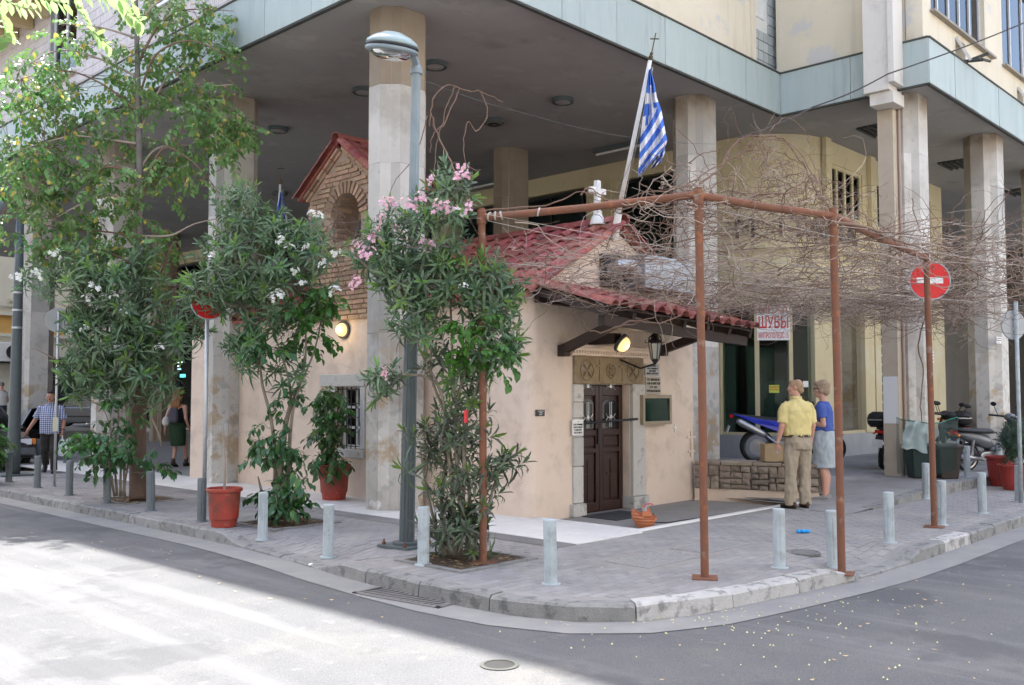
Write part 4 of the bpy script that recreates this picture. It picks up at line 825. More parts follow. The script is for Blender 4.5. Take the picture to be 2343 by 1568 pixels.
for x0,x1 in ((dx0+.02,dm-.004),(dm+.004,dx1-.05)):
    leaf(x0,x1); xm = (x0+x1)/2
    MB().bx(x0+.10,x1-.10,dd-.02,dd-.002,CHZ+.17,.75).build('door_panel', m_door, door, bevel=.012); MB().bx(x0+.10,x1-.10,dd-.022,dd-.002,.865,.995).build('door_panel', m_door, door, bevel=.02)
    c = MB(); c.bx(xm-.012,xm+.012,dd-.03,dd-.021,.1,.68); c.bx(xm-.10,xm+.10,dd-.03,dd-.0215,.46,.49); c.build('wooden_cross', m_door, door)
    gp_ = MB(); w_ = x1-x0-.18; N=8; top = dz1-.30; gp_.bx(x0+.09,x1-.09,dd-.012,dd-.003,1.12,top); gp_.slab([(xm+w_/2*math.cos(t),dd-.012,top+.10*math.sin(t)) for t in [PI*k/N for k in range(N+1)]],(0,.009,0)); gp_.build('door_glass', M('black_glass',(.012,.012,.014),rough=.08), door)
    gm_ = MB(); m_sil = bpy.data.materials.get('silver_bar') or M('silver_bar',(.55,.55,.56),rough=.35,metal=.7)
    for s in (-.02,.02): gm_.tube([(xm+s,dd-.028,1.13),(xm+s,dd-.028,top+.05)],.007,5)
    for z in (1.28,1.72): gm_.tube([(xm-.11,dd-.03,z+.045),(xm-.07,dd-.03,z),(xm+.07,dd-.03,z),(xm+.11,dd-.03,z+.045)],.007,5); gm_.tube([(xm-.11,dd-.031,z-.05),(xm-.07,dd-.031,z-.01),(xm+.07,dd-.031,z-.01),(xm+.11,dd-.031,z-.05)],.007,5); gm_.box((xm,dd-.03,z),(.05,.015,.05))
    gm_.build('door_ironwork', m_sil, door); gb_ = MB()
    for s in (-.09,-.055,.055,.09): gb_.tube([(xm+s,dd-.026,1.13),(xm+s,dd-.026,top+.02)],.006,5)
    gb_.build('door_ironwork', m_black, door)
MB().tube([(dx0-.04,dd-.10,1.20),(dx1+.10,CY0-.07,1.245)],.017,8).build('door_bar', m_black, door); MB().bx(dm-.05,dm-.015,dd-.06,dd-.036,.9,1.12).build('handle', m_black, door)
# ---- tiled canopy on timber brackets
yF = 7.12; cx0, cx1 = CX+.02, 12.62; zw = 3.02; zl, zr = 2.66, 2.53
cn = MB(); A = Vector((cx0,CY0-.01,zw)); Bq = Vector((cx1,CY0-.01,zw-.08)); Cq = Vector((cx1,yF,zr)); D = Vector((cx0,yF,zl))
cn.slab([A,D,Cq,Bq],(0,0,.025)); cn_o = cn.build('canopy', m_wood_dark, K)
ey = (A-D).normalized(); ex = (Cq-D).normalized(); nrm = ex.cross(ey).normalized(); NX = 13; Lc = (A-D).length
tile_field(cn_o, D+nrm*.045-ey*.10, ex, ey, NX, 4, (Cq-D).length/NX, (Lc+.08)/4, name='canopy_tile')
ridge(cn_o, D-ey*.10+nrm*.05-ex*.02, A+nrm*.06-ex*.02, 4, .085, 'verge_tile', nrm)
for k in range(7):
    q = k/6; a_ = A.lerp(Bq,q)-Vector((0,.02,.05)); b_ = D.lerp(Cq,q)-Vector((0,-.03,.05)); MB().beam(a_,b_,.07,.09).build('rafter', m_wood_dark, cn_o)
MB().beam(D+Vector((.02,.12,-.14)),Cq+Vector((-.02,.12,-.14)),.1,.13).build('front_beam', m_wood_dark, cn_o); MB().beam(A+Vector((.05,-.06,-.15)),Bq+Vector((0,-.06,-.15)),.09,.12).build('wall_beam', m_wood_dark, cn_o)
for px in (1281,1507):
    f = gy(px,806,CY0); f.x += 0; MB().beam(Vector((f.x,CY0-.06,f.z)),Vector((f.x,CY0-.06,2.78)),.1,.1,up=(0,1,0)).build('bracket_post', m_wood_dark, cn_o) if False else None
    MB().beam(Vector((f.x,CY0-.02,f.z+.02)),Vector((f.x,yF+.2,2.56)),.10,.12).build('bracket', m_wood_dark, cn_o); MB().bx(f.x-.06,f.x+.06,CY0-.13,CY0-.004,f.z-.06,f.z+.09).build('bracket_foot', m_wood_dark, cn_o)
lmp = gy(1424,784,7.85); MB().beam((lmp.x,CY0-.004,lmp.z+.06),(lmp.x,7.93,lmp.z+.06),.15,.14).build('lamp_beam', m_wood_dark, cn_o)
# cream tile fallen askew on the canopy edge, stop block
MB().box(D.lerp(Cq,.74)+nrm*.12+ey*.02,(.10,.07,.03),rz(.3)).build('mortar_lump', m_white, cn_o)
# relief crosses on the wall
q = gy(1580,1110,CY0-.01); mb = MB(); zc = gy(1580,1000,CY0).z
c = gy(1580,1010,CY0); mb.bx(c.x-.02,c.x+.02,CY0-.02,CY0,c.z-.24,c.z+.16); mb.bx(c.x-.12,c.x+.12,CY0-.019,CY0,c.z+.05,c.z+.085); mb.bx(c.x-.09,c.x+.09,CY0-.019,CY0,c.z-.17,c.z-.14); mb.build('wall_cross', m_peach, K)
c = gy(1543,980,CY0); mb = MB(); mb.bx(c.x-.013,c.x+.013,CY0-.012,CY0,c.z-.06,c.z+.06); mb.bx(c.x-.045,c.x+.045,CY0-.0115,CY0,c.z,c.z+.026); mb.build('wall_cross', m_white, K)
c = gy(1583,740,CY0); mb = MB(); mb.bx(c.x-.02,c.x+.02,CY0-.02,CY0,c.z-.2,c.z+.25); mb.build('wall_cross', m_peach, K)
# ---- things fixed to the chapel
def plaque(name, label, cat, px0,py0,px1,py1, lines, m_bg, m_tx, plane='y', off=.03, cross=False):
    a, b = gy(px0,py0,CY0-off), gy(px1,py1,CY0-off); o = thing(name,label,cat,((a.x+b.x)/2,CY0-off,b.z)); MB().bx(a.x,b.x,CY0-off,CY0-off+.02,b.z,a.z).build('plate',m_bg,o)
    h = (a.z-b.z); n = len(lines); w = b.x-a.x
    for k,t in enumerate(lines):
        if not t: continue
        me = text_mesh(t,h/(n+.6)*.85,.002,m_tx,'lettering'); xs_ = [v.co.x for v in me.vertices]; s = min(1,w*.9/max(.01,max(xs_)-min(xs_))); put('lettering',me,o,loc=((a.x+b.x)/2,CY0-off-.003,a.z-h*(k+.8)/(n+.6)),rot=(PI/2,0,0),scale=(s,1,1))
m_plq = M('grey_marble_plaque',(.34,.34,.33),(.42,.42,.40),rough=.5,scale=8); m_plq2 = M('pale_stone_plaque',(.40,.36,.29),(.48,.44,.36),rough=.6,scale=8); m_ink = M('black_ink',(.03,.03,.03))
plaque('plaque','white notice with black lettering on the left door jamb','notice',1310,961,1334,995,['+','ΑΓΙΑ ΔΥΝΑΜΙΣ','ΙΕΡΟΣ ΝΑΟΣ','ΓΕΝΕΣΙΟΥ','ΘΕΟΤΟΚΟΥ'],m_white,m_ink,off=.055)
plaque('plaque','grey marble plaque below the lantern','plaque',1476,833,1508,860,['ΙΕΡΟΣ ΝΑΟΣ','ΑΓΙΑΣ ΔΥΝΑΜΕΩΣ','ΜΕΤΟΧΙΟΝ','ΜΟΝΗΣ ΠΕΝΤΕΛΗΣ'],m_plq,m_ink)
plaque('plaque','beige stone plaque between the grey plaque and the notice box','plaque',1477,862,1511,902,['ΕΙΣ ΜΝΗΜΗΝ','ΤΩΝ ΑΓΩΝΙΣΤΩΝ','ΤΟΥ 1821','ΠΥΡΙΤΙΔΟΠΟΙΕΙΟΝ'],m_plq2,m_ink)
o = gx(1237,945,CX-.02)
a,b = gy(1227,938,CY0-.02),gy(1246,952,CY0-.02); plaque('plaque','small black plate with white lettering on the bare wall left of the door','plaque',1227,938,1246,952,['ΑΡΧΑΙΟΤΗΣ','ΧΩΡΟΣ','ΝΑΟΥ'],M('black_plate',(.02,.02,.02),rough=.3),m_white,off=.02)
a,b = gy(1471,904,CY0-.12),gy(1537,970,CY0-.12); o = thing('notice_box','glazed notice box with green back and tan frame on the chapel wall','notice board',((a.x+b.x)/2,CY0-.06,b.z)); m_tan = M('tan_frame',(.26,.21,.14),(.32,.26,.18),rough=.4,scale=5)
MB().bx(a.x,b.x,CY0-.09,CY0-.004,b.z,a.z).build('case',m_tan,o)
for q in ((a.x,b.x,a.z-.05,a.z),(a.x,b.x,b.z,b.z+.05),(a.x,a.x+.05,b.z+.05,a.z-.05),(b.x-.05,b.x,b.z+.05,a.z-.05)): MB().bx(q[0],q[1],CY0-.12,CY0-.091,q[2],q[3]).build('frame',m_tan,o)
MB().bx(a.x+.05,b.x-.05,CY0-.095,CY0-.0905,b.z+.05,a.z-.05).build('felt',M('green_felt',(.012,.06,.04),(.02,.075,.05),rough=.6),o); MB().bx(a.x+.05,b.x-.05,CY0-.108,CY0-.104,b.z+.05,a.z-.05).build('pane',m_pane_soft,o)
m_lampg = glow('lamp_glow',(1,.70,.30),.24)
def bulkhead(label, c, ax, mount):
    o = thing('bulkhead_lamp',label,'lamp',c); ax = Vector(ax).normalized(); MB().lathe([(.0,-.02),(.13,-.02),(.14,.0),(.14,.03),(.12,.03)],c,20,axis=ax).build('base',m_dark_trim,o)
    MB().lathe([(.11,.02),(.105,.06),(.08,.10),(.04,.12),(0.002,.122)],c,20,axis=ax).build('glass',m_lampg,o,smooth=True)
    l = bpy.data.lights.new('lamp_light','POINT'); l.energy = .9; l.color = (1,.75,.42); l.shadow_soft_size = .1; lo = bpy.data.objects.new('lamp_light',l); COL.objects.link(lo); lo.parent = o; lo.location = ax*.22
    return o
bulkhead('lit oval bulkhead lamp on the side wall above the barred window', gx(786,755,CX-.03), (-1,-.15,-.05), None)
bulkhead('lit bulkhead lamp under the tiled canopy', Vector((lmp.x,7.88,lmp.z)), (.25,-.8,-.6), None)
mb = MB(); q = gx(812,722,CX-.02); mb.tube([gx(786,742,CX-.015),gx(787,735,CX-.015),gx(792,731,CX-.015),gx(842,725,CX-.015)],.012,6); tag(mb.build('conduit_pipe',m_peach),'thin plaster coloured conduit along the base of the brick belfry','pipe')
# lantern
c = gy(1498,800,7.75); o = thing('lantern','black wrought iron lantern hanging beside the door','lantern',(c.x,c.y,c.z)); m_lg = M('lantern_glass',(.30,.32,.33),rough=.2)
MB().lathe([(.05,-.13),(.085,.08)],c,6).build('glass',m_lg,o); mb = MB()
for k in range(6):
    t = 2*PI*k/6; mb.tube([c+Vector((.055*math.cos(t),.055*math.sin(t),-.14)),c+Vector((.092*math.cos(t),.092*math.sin(t),.09)),c+Vector((.14*math.cos(t),.14*math.sin(t),.10)),c+Vector((.13*math.cos(t),.13*math.sin(t),.13))],.008,5)
    mb.tube([c+Vector((.09*math.cos(t),.09*math.sin(t),.10)),c+Vector((.08*math.cos(t),.08*math.sin(t),.17)),c+Vector((.02*math.cos(t),.02*math.sin(t),.22))],.010,5)
mb.lathe([(.0,.095),(.10,.095),(.06,.15),(.02,.2),(.012,.34)],c,10); mb.lathe([(.0,-.22),(.02,-.2),(.06,-.14),(.0,-.13)],c,10); mb.tube([c+Vector((0,0,.2)),c+Vector((0,0,.36)),Vector((c.x,CY0-.1,c.z+.36))],.012,6); mb.build('frame',m_black,o)
MB().tube([c+Vector((0,.0,-.2)),c+Vector((0,.25,-.26)),Vector((c.x,CY0-.02,c.z-.12))],.014,6).build('arm',m_black,o)
# metal air unit behind the canopy with its silver hose
a,b = gy(1440,600,CY0-.12),gy(1530,672,CY0-.5); o = thing('air_unit','grey metal ventilation box behind the canopy tiles','ventilation unit',(11.9,8.1,3.0))
MB().bx(11.15,12.35,7.98,8.38,3.13,3.62).build('case',M('zinc_case',(.28,.31,.35),(.36,.38,.41),rough=.4,metal=.5,scale=4),o,bevel=.01); MB().bx(10.62,11.1,8.30,8.397,3.14,3.6).build('wall_vent',m_dark,o)
P = [Vector((10.75,8.30,3.36)),Vector((10.72,8.1,3.42)),Vector((10.85,8.02,3.43)),Vector((11.0,8.08,3.37)),Vector((11.2,8.15,3.36))]; Q = []
for i in range(len(P)-1):
    for k in range(6): Q.append(P[i].lerp(P[i+1],k/6))
MB().tube(Q,[.085+.008*(k%2) for k in range(len(Q))],12).build('hose',M('foil_hose',(.52,.52,.53),rough=.45,metal=.8),o)
# flagpoles
m_blue = M('flag_blue',(.05,.14,.52),(.06,.17,.58),rough=.8,scale=4); m_fw = M('flag_white',(.70,.70,.72),rough=.85)
def flagpole(label, flabel, base, top, r=.035):
    base = Vector(base); top = Vector(top); d = (top-base).normalized(); o = thing('flagpole',label,'flagpole',base); MB().tube([base,top],[r,r*.8],10).build('pole',m_white,o,smooth=True)
    m = MB(); m.lathe([(.0,0),(.03,0),(.03,.05),(.02,.06),(.02,.1),(.0,.11)],top,10,axis=d); m.tube([top,top+d*.36],.008,5); s = RT; c = top+d*.28
    m.tube([c-s*.06,c+s*.06],.009,5); m.build('finial_cross',M('old_bronze',(.09,.07,.04),rough=.5,metal=.7),o)
    for q in (.12,.9): MB().tube([top-d*q+RT*.04+Vector((0,0,.02*math.cos(t)))+RT*.02*math.sin(t) for t in [2*PI*k/10 for k in range(11)]],.006,5).build('ring',m_steel,o)
    MB().tube([top-d*.1+RT*.06,base+d*.5+RT*.05],.005,4).build('halyard',m_string,o); return o
pb = gy(1405,532,CY0-.05); pt = at(1487,138,13.05); fo = flagpole('white flagpole leaning out from the chapel gable','',pb,pt)
MB().tube([pb-Vector((0,0,.1)),pb+(pt-pb)*.12],.055,10).build('wrapping',m_white,fo)
# drooping striped flag: hung in soft folds from the hoist
def flag(label, outline, dep, lab2, furled=False):
    """outline: left and right photo edges row by row; pattern follows the cloth coordinates"""
    o = MB(); NU, NV = 46, 110; rows = outline; V = []; 
    for j in range(NV+1):
        s = j/NV*(len(rows)-1); i = min(int(s),len(rows)-2); f = s-i; l = [rows[i][k]*(1-f)+rows[i+1][k]*f for k in range(4)]
        for u in range(NU+1):
            q = u/NU; px = l[0]*(1-q)+l[2]*q; py = l[1]*(1-q)+l[3]*q; V.append(at(px,py,dep+.07*math.sin(q*9+j*.12)*(.3+.7*j/NV)+.04*math.sin(q*19+1)))
    o.add(V,[]); 
    for j in range(NV):
        for u in range(NU):
            q = (u+.5)/NU; t = (j+.5)/NV; o.cur = pattern(q,t) if not furled else (1 if (math.sin(q*10+t*9) > .2) else 0)
            o.add([V[j*(NU+1)+u],V[j*(NU+1)+u+1],V[(j+1)*(NU+1)+u+1],V[(j+1)*(NU+1)+u]],[(0,1,2,3)])
    return o
def pattern(q,t):
    # cloth falls from the top hoist corner: stripes run slanting down-left, the cross canton near the hoist top
    w = t+(q-.5)*.24
    if t < .42+.0*q:
        if t < .11: return 0
        if .155 < t-.02*q < .235: return 1
        if .38 < q < .66 and t < .33: return 1
        if t < .30 or q < .3: return 0 if not (q < .18 and t > .33) else 1
    k = (w-.30)/.082; return 1 if int(math.floor(k)) % 2 == 0 else 0
rows = [(1484,160,1488,158),(1478,200,1497,192),(1475,235,1503,226),(1470,270,1512,250),(1466,300,1517,274),(1464,325,1521,297),(1463,350,1526,320),(1461,375,1524,332),(1459,400,1515,345),(1461,407,1478,385)]
fm_ = flag('',rows,13.0,''); fm_.build('flag',[m_blue,m_fw],fo,smooth=True)
mb = flag('',[(1488,350,1521,332),(1492,372,1520,352),(1488,388,1512,372)],13.12,'',True); mb.build('flag_fold',[m_blue,m_fw],fo,smooth=True)
pb2 = Vector((9.6,14.3,3.6)); pt2 = at(641,422,17.0); pb2 = at(632,570,17.0); f2 = flagpole('second flagpole with furled blue and white flag left of the brick belfry','',pb2,pt2,.025)
mb = flag('',[(639,440,645,440),(634,470,652,468),(631,500,657,500),(629,530,660,528),(633,556,652,556)],16.95,'',True); mb.build('flag',[m_blue,m_fw],f2,smooth=True)
# ---- low stone wall right of the forecourt
SW = thing('stone_wall','low rubble stone wall with capping beside the chapel forecourt','stone wall',(13.2,7.4,-.1)); 
w0, w1 = Vector((12.95,8.35,0)), Vector((13.62,6.60,0)); wd_ = (w1-w0).normalized(); wn_ = Vector((wd_.y,-wd_.x,0)); wl = (w1-w0).length
T = .42; mb = MB()
P = [w0,w1,w1-wn_*T,w0-wn_*T]
if wn_.x > 0: wn_ = -wn_; P = [w0,w0-wn_*T,w1-wn_*T,w1]
mb.prism([(p.x,p.y) for p in P],-.1,.5); mb.build('mortar_core',m_rubble_m,SW)
mb = MB(); mb.prism([((p+wn_*.02).x,(p+wn_*.02).y) for p in (w0,w0+(-wn_*.1),w1+(-wn_*.1),w1)],-.1,.13); mb.build('plaster_foot',m_peach,SW)
def stone_box(o,u,nv,a,b,c,d,t=.05):
    j = lambda s=.012: rnd.uniform(-s,s); P=[o+u*(a+j())+Vector((0,0,c+j())),o+u*(b+j())+Vector((0,0,c+j())),o+u*(b+j())+Vector((0,0,d+j())),o+u*(a+j())+Vector((0,0,d+j()))]; q = t+rnd.uniform(-.012,.015)
    m=MB(); m.add(P+[p+nv*q for p in P]+[ (P[0]+P[1]+P[2]+P[3])/4+nv*(q+.02)],[(4,5,8),(5,6,8),(6,7,8),(7,4,8),(0,1,5,4),(1,2,6,5),(2,3,7,6),(3,0,4,7)]); m.build('stone',m_rubble,SW)
def stones_face(o,u,nv,L_):
    s = 0
    while s < L_-.08:
        w = min(rnd.uniform(.11,.34),L_-s)
        if L_-s-w < .08: w = L_-s
        r = rnd.random()
        h1 = rnd.uniform(.2,.28); h2 = rnd.uniform(.32,.42); zs = [.13,h1,h2,.5] if r < .55 else ([.13,rnd.uniform(.24,.38),.5] if r < .75 else [.13,.21,.30,.40,.5])
        for a,b in zip(zs[:-1],zs[1:]):
            if w > .24 and rnd.random() < .6: m_ = s+w*rnd.uniform(.4,.6); stone_box(o,u,nv,s+.008,m_-.008,a+.008,b-.008); stone_box(o,u,nv,m_+.008,s+w-.008,a+.008,b-.008)
            else: stone_box(o,u,nv,s+.008,s+w-.008,a+.008,b-.008)
        s += w
stones_face(w0,wd_,wn_,wl); stones_face(w1-wn_*T,(wn_),wd_,T)
s = 0
while s < wl-.05:
    w = min(rnd.uniform(.3,.5),wl-s); 
    if wl-s-w < .15: w = wl-s
    a_, b_ = w0+wd_*(s+.006), w0+wd_*(s+w-.006); q = [a_+wn_*.06,b_+wn_*.06,b_-wn_*(T+.03),a_-wn_*(T+.03)]; q = q if (q[1]-q[0]).cross(q[2]-q[1]).z > 0 else q[::-1]
    MB().prism([(p.x,p.y) for p in q],.5,.555+rnd.uniform(-.012,.012)).build('capping_stone',m_rubble,SW,bevel=.015); s += w
# ================================================================ plants
def leafshape(m, base, d, n, L, w, fold=.3, droop=.25, mat=0, curl=0):
    """a leaf: two folded halves, bending down along its length"""
    d = Vector(d).normalized(); n = Vector(n); s = d.cross(n)
    if s.length < 1e-4: s = d.orthogonal()
    s.normalize(); n = s.cross(d).normalized(); b = Vector(base); g = Vector((0,0,-1)); m.cur = mat
    p0 = b; p1 = b+d*L*.35+g*droop*L*.08; p2 = b+d*L*.7+g*droop*L*.35; p3 = b+d*L*.97+g*droop*L*.8
    m.add([p0, p1+s*w*.5+n*fold*w*.5, p2+s*w*.42+n*fold*w*.4, p3, p2-s*w*.42+n*fold*w*.4, p1-s*w*.5+n*fold*w*.5, p1, p2], [(0,6,1),(6,7,2,1),(7,3,2),(0,5,6),(6,5,4,7),(7,4,3)])
def sprig_oleander(r, L=.12, n=14, w=.026, tip=0.0, grey=0.0):
    m = MB()
    for k in range(n):
        t = 2.4*k; e = .25+1.25*(k/n)**.8+r.uniform(-.15,.15); z = .10*(1-k/n)
        d = Vector((math.sin(e)*math.cos(t),math.sin(e)*math.sin(t),math.cos(e)))
        leafshape(m,(0,0,z),d,Vector((-math.cos(e)*math.cos(t),-math.cos(e)*math.sin(t),math.sin(e))),L*r.uniform(.75,1.15),w*r.uniform(.85,1.15),.35,r.uniform(.3,1.3)*e,1 if k < n*tip else (2 if r.random() < grey else 0))
    m.cur = 0; return m
def sprig_twig(r, n=8, L=.075, w=.055, tw=.26, yellow=.0, mats=2, droop=.6):
    m = MB(); P = [Vector((0,0,0)),Vector((tw*.5,r.uniform(-.03,.03),-.02)),Vector((tw,r.uniform(-.05,.05),-.08))]
    for k in range(n):
        f = (k+.7)/n; p = P[0].lerp(P[1],f*2) if f < .5 else P[1].lerp(P[2],f*2-1); s = 1 if k%2 else -1
        d = Vector((.5,s*r.uniform(.5,1),r.uniform(-.8,.2))); leafshape(m,p+d*.015,d,Vector((r.uniform(-.5,.5),r.uniform(-.5,.5),1)),L*r.uniform(.7,1.2),w*r.uniform(.8,1.2),.2,droop,1 if r.random() < yellow else 0)
    m.cur = mats; m.tube(P,[.004,.003,.0015],4); m.cur = 0; return m
def sprig_flower(r, n=8, R=.07, pr=.028):
    m = MB()
    for k in range(n):
        c = Vector((r.uniform(-R,R),r.uniform(-R,R),r.uniform(-R*.5,R*.6))); nn = (c+Vector((r.uniform(-.05,.05),r.uniform(-.05,.05),.06))).normalized(); a = nn.orthogonal().normalized(); b = nn.cross(a)
        for q in range(5):
            t = 2*PI*q/5+k; d = a*math.cos(t)+b*math.sin(t)+nn*.25; s = nn.cross(d).normalized()
            m.add([c,c+d*pr*.6+s*pr*.42,c+d*pr*1.15+nn*.003,c+d*pr*.6-s*pr*.42],[(0,1,2,3)])
    return m
r_ = random.Random(11)
OLM = [sprig_oleander(r_,L=.175,n=15,tip=t,grey=g).mesh('leaf_sprig',[m_olive,m_oleyoung,m_olgrey]) for t,g in ((0,.1),(0,.2),(.15,.1),(.0,.0),(.35,.0),(.1,.3))]
OLG = [sprig_oleander(r_,L=.175,n=14,tip=t,grey=g).mesh('leaf_sprig',[m_olive,m_oleyoung,m_olgrey]) for t,g in ((0,.75),(0,.9),(.15,.5),(.3,.3))]
TRM = [sprig_twig(r_,n=9,yellow=y).mesh('leaf_sprig',[m_tree,m_treey,m_twig]) for y in (0,.02,.05,.10,.02,.04)]
IVM = [sprig_twig(r_,n=9,L=.085,w=.06,tw=.2).mesh('leaf_sprig',[m_ivy,m_oleyoung,m_stem]) for k in range(3)]
BRM = [sprig_twig(r_,n=9,L=.10,w=.05,tw=.2,yellow=y).mesh('leaf_sprig',[m_broad,m_oleyoung,m_stem]) for y in (0,.1,.25)]
PKM = [sprig_flower(r_,n=12,R=.07,pr=.024).mesh('flower_cluster',m_pinkf) for k in range(3)]
WHM = [sprig_flower(r_,n=7,R=.06).mesh('flower_cluster',m_whitef) for k in range(3)]
def merge_stuff(mb, me, mat4):
    idx = len(mb.v); mb.v.extend([tuple(mat4 @ v.co) for v in me.vertices])
    for p in me.polygons: mb.f.append(tuple(idx+i for i in p.vertices)); mb.m.append(p.material_index)
class Plant:
    def __init__(s, name, label, cat, base, group=None): s.o = thing(name,label,cat,base,group); s.base = Vector(base); s.n = 0; s.extra = {}; s.pts = []
    def blob(s, meshes, n, px, py, rx_, ry_, dep, rd, size=(.8,1.2), center=None, shell=.35, upb=.5, name='leaf_sprig', cap=300):
        c = Vector(at(px,py,dep))
        for k in range(n):
            v = Vector((rnd.gauss(0,1),rnd.gauss(0,1),rnd.gauss(0,1))).normalized()*(shell+(1-shell)*rnd.random())**.6
            p = Vector(at(px+v.x*rx_,py+v.y*ry_,dep+v.z*rd)); ax = (RT*v.x*1.0 - UP*v.y*1.0 + FW*v.z*1.0 + Vector((0,0,upb)) + Vector((rnd.gauss(0,.35),rnd.gauss(0,.35),rnd.gauss(0,.35)))).normalized()
            s.place(meshes,p,ax,rnd.uniform(*size),name,cap)
    def place(s, meshes, p, ax, sc, name='leaf_sprig', cap=300):
        me = rnd.choice(meshes); q = (Vector(ax).to_track_quat('Z','Y') if 'sprig_x' not in me.name else Vector(ax).to_track_quat('X','Z')) @ Euler((0,0,rnd.uniform(0,6.28))).to_quaternion()
        s.pts.append(p)
        if s.n < cap: s.n += 1; put(name,me,s.o,loc=p,rot=q.to_euler(),scale=sc)
        else:
            k = me.materials[0].name; 
            if k not in s.extra: s.extra[k] = (MB(), list(me.materials))
            merge_stuff(s.extra[k][0], me, Matrix.Translation(p) @ q.to_matrix().to_4x4() @ Matrix.Scale(sc,4))
    def twigs(s, meshes, n, px, py, rx_, ry_, dep, rd, size=(.8,1.2), cap=300):
        for k in range(n):
            v = Vector((rnd.gauss(0,1),rnd.gauss(0,1),rnd.gauss(0,1))).normalized()*rnd.random()**.4; p = Vector(at(px+v.x*rx_,py+v.y*ry_,dep+v.z*rd)); h = rnd.uniform(0,6.28)
            me = rnd.choice(meshes); q = Euler((rnd.uniform(-.4,.4),rnd.uniform(-.3,.7),h)); sc = rnd.uniform(*size); s.pts.append(p)
            if s.n < cap: s.n += 1; put('leaf_sprig',me,s.o,loc=p,rot=q,scale=sc)
            else:
                kk = me.materials[0].name
                if kk not in s.extra: s.extra[kk] = (MB(), list(me.materials))
                merge_stuff(s.extra[kk][0], me, Matrix.Translation(p) @ q.to_matrix().to_4x4() @ Matrix.Scale(sc,4))
    def finish(s):
        for mb,mats in s.extra.values(): mb.build('foliage',mats,s.o,kind='stuff')
    def flowers(s, meshes, spots, dep, size=1.0):
        for px,py in spots: put('flower_cluster',rnd.choice(meshes),s.o,loc=at(px,py,dep+rnd.uniform(-.15,.15)),rot=(rnd.uniform(-.5,.5)-.6,rnd.uniform(-.4,.4),rnd.uniform(0,6)),scale=size*rnd.uniform(.8,1.2))
    def stem(s, P, r0, r1, mat=None, name='stem', n=7):
        P = [Vector(p) for p in P]; Q = []
        for i in range(len(P)-1):
            a,b,c,d = P[max(i-1,0)],P[i],P[i+1],P[min(i+2,len(P)-1)]
            for k in range(5):
                t = k/5; Q.append(.5*((2*b)+(c-a)*t+(2*a-5*b+4*c-d)*t*t+(3*b-a-3*c+d)*t**3))
        Q.append(P[-1]); N = len(Q); rr = [r0+(r1-r0)*i/(N-1) for i in range(N)]
        MB().tube(Q,rr,n).build(name,mat or m_stem,s.o,smooth=True); return Q
    def twig_net(s, src, n, r=.004, mat=None):
        mb = MB()
        for p in rnd.sample(s.pts,min(n,len(s.pts))):
            q = min(src,key=lambda a:(a-p).length+max(0,(a.z-p.z))*1.5); mid = q.lerp(p,.5)+Vector((rnd.uniform(-.05,.05),rnd.uniform(-.05,.05),-.04)); mb.tube([q,mid,p],[r*1.6,r*1.2,r*.7],4)
        mb.build('twig',mat or m_stem,s.o,kind='stuff')
# pink oleander by the lamp post
D1 = 9.35; pk = Plant('oleander_shrub','tall oleander with pink flowers beside the lamp post','oleander',gz(1045,1275),'oleander shrubs in pavement pits')
src = []
for pts in ([(1040,1270),(1035,1130),(1020,1000),(1010,900),(960,800),(930,680)],[(1055,1270),(1050,1120),(1040,980),(1055,880),(1090,760),(1100,680)],[(1030,1270),(1010,1150),(1025,980),(985,850),(1000,700),(1000,560)],[(1065,1270),(1075,1150),(1060,1000),(1085,900),(1120,800),(1130,700)],[(1020,1270),(990,1180),(970,1090),(960,1010)],[(1075,1270),(1110,1180),(1140,1080),(1165,1040)],[(1045,1270),(1030,1050),(1000,880),(900,860),(885,880)],[(1050,1265),(1062,1060),(1040,900),(1030,640),(1040,430)]):
    src += pk.stem([at(x,y,D1+rnd.uniform(-.12,.12) if i else D1) for i,(x,y) in enumerate(pts)],.022,.006)
for b in ((62,950,560,105,85,.4),(58,955,650,80,70,.4),(18,860,590,50,50,.3),(14,1010,480,60,60,.3),(60,1110,660,80,70,.35),(42,1128,770,52,85,.3),(22,950,740,60,60,.3),(10,880,870,25,22,.2),(10,1040,430,30,35,.15)): pk.blob(OLM,b[0],*b[1:5],D1,b[5])
for b in ((26,1050,985,75,60,.25),(40,1060,1130,70,120,.3),(34,1050,1230,85,50,.3),(8,960,1040,30,60,.2),(8,1150,1070,35,35,.2)): pk.blob(OLG,b[0],*b[1:5],D1,b[5],upb=.9)
pk.blob(OLM,16,1065,890,50,70,D1,.25); pk.blob(OLG,8,1020,830,50,40,D1,.25)
pk.twigs(IVM,26,1085,770,45,70,D1-.25,.2,(.7,1.0)); pk.twigs(IVM,8,1140,800,40,50,D1-.2,.2)
pk.flowers(PKM,[(890,455),(905,470),(880,470),(930,465),(960,450),(945,475),(985,412),(1055,385),(1045,405),(1062,400),(1000,478),(1015,470),(870,500),(860,530),(855,545),(830,570),(815,562),(840,575),(965,560),(815,640),(812,648),(880,855),(900,520),(1030,480),(980,560),(1070,475)],D1-.3,.85)
put('flower_cluster',WHM[0],pk.o,loc=at(1052,487,D1-.3)); put('flower_cluster',WHM[1],pk.o,loc=at(1062,655,D1-.4),scale=.6)
pk.twig_net(src,120); pk.finish()
tag(MB().box(at(1066,953,D1-.3),(.09,.02,.12),rz(.6)).build('red_wrapper',M('red_foil',(.6,.03,.04),rough=.3)),'crumpled red wrapper caught in the pink oleander','wrapper')
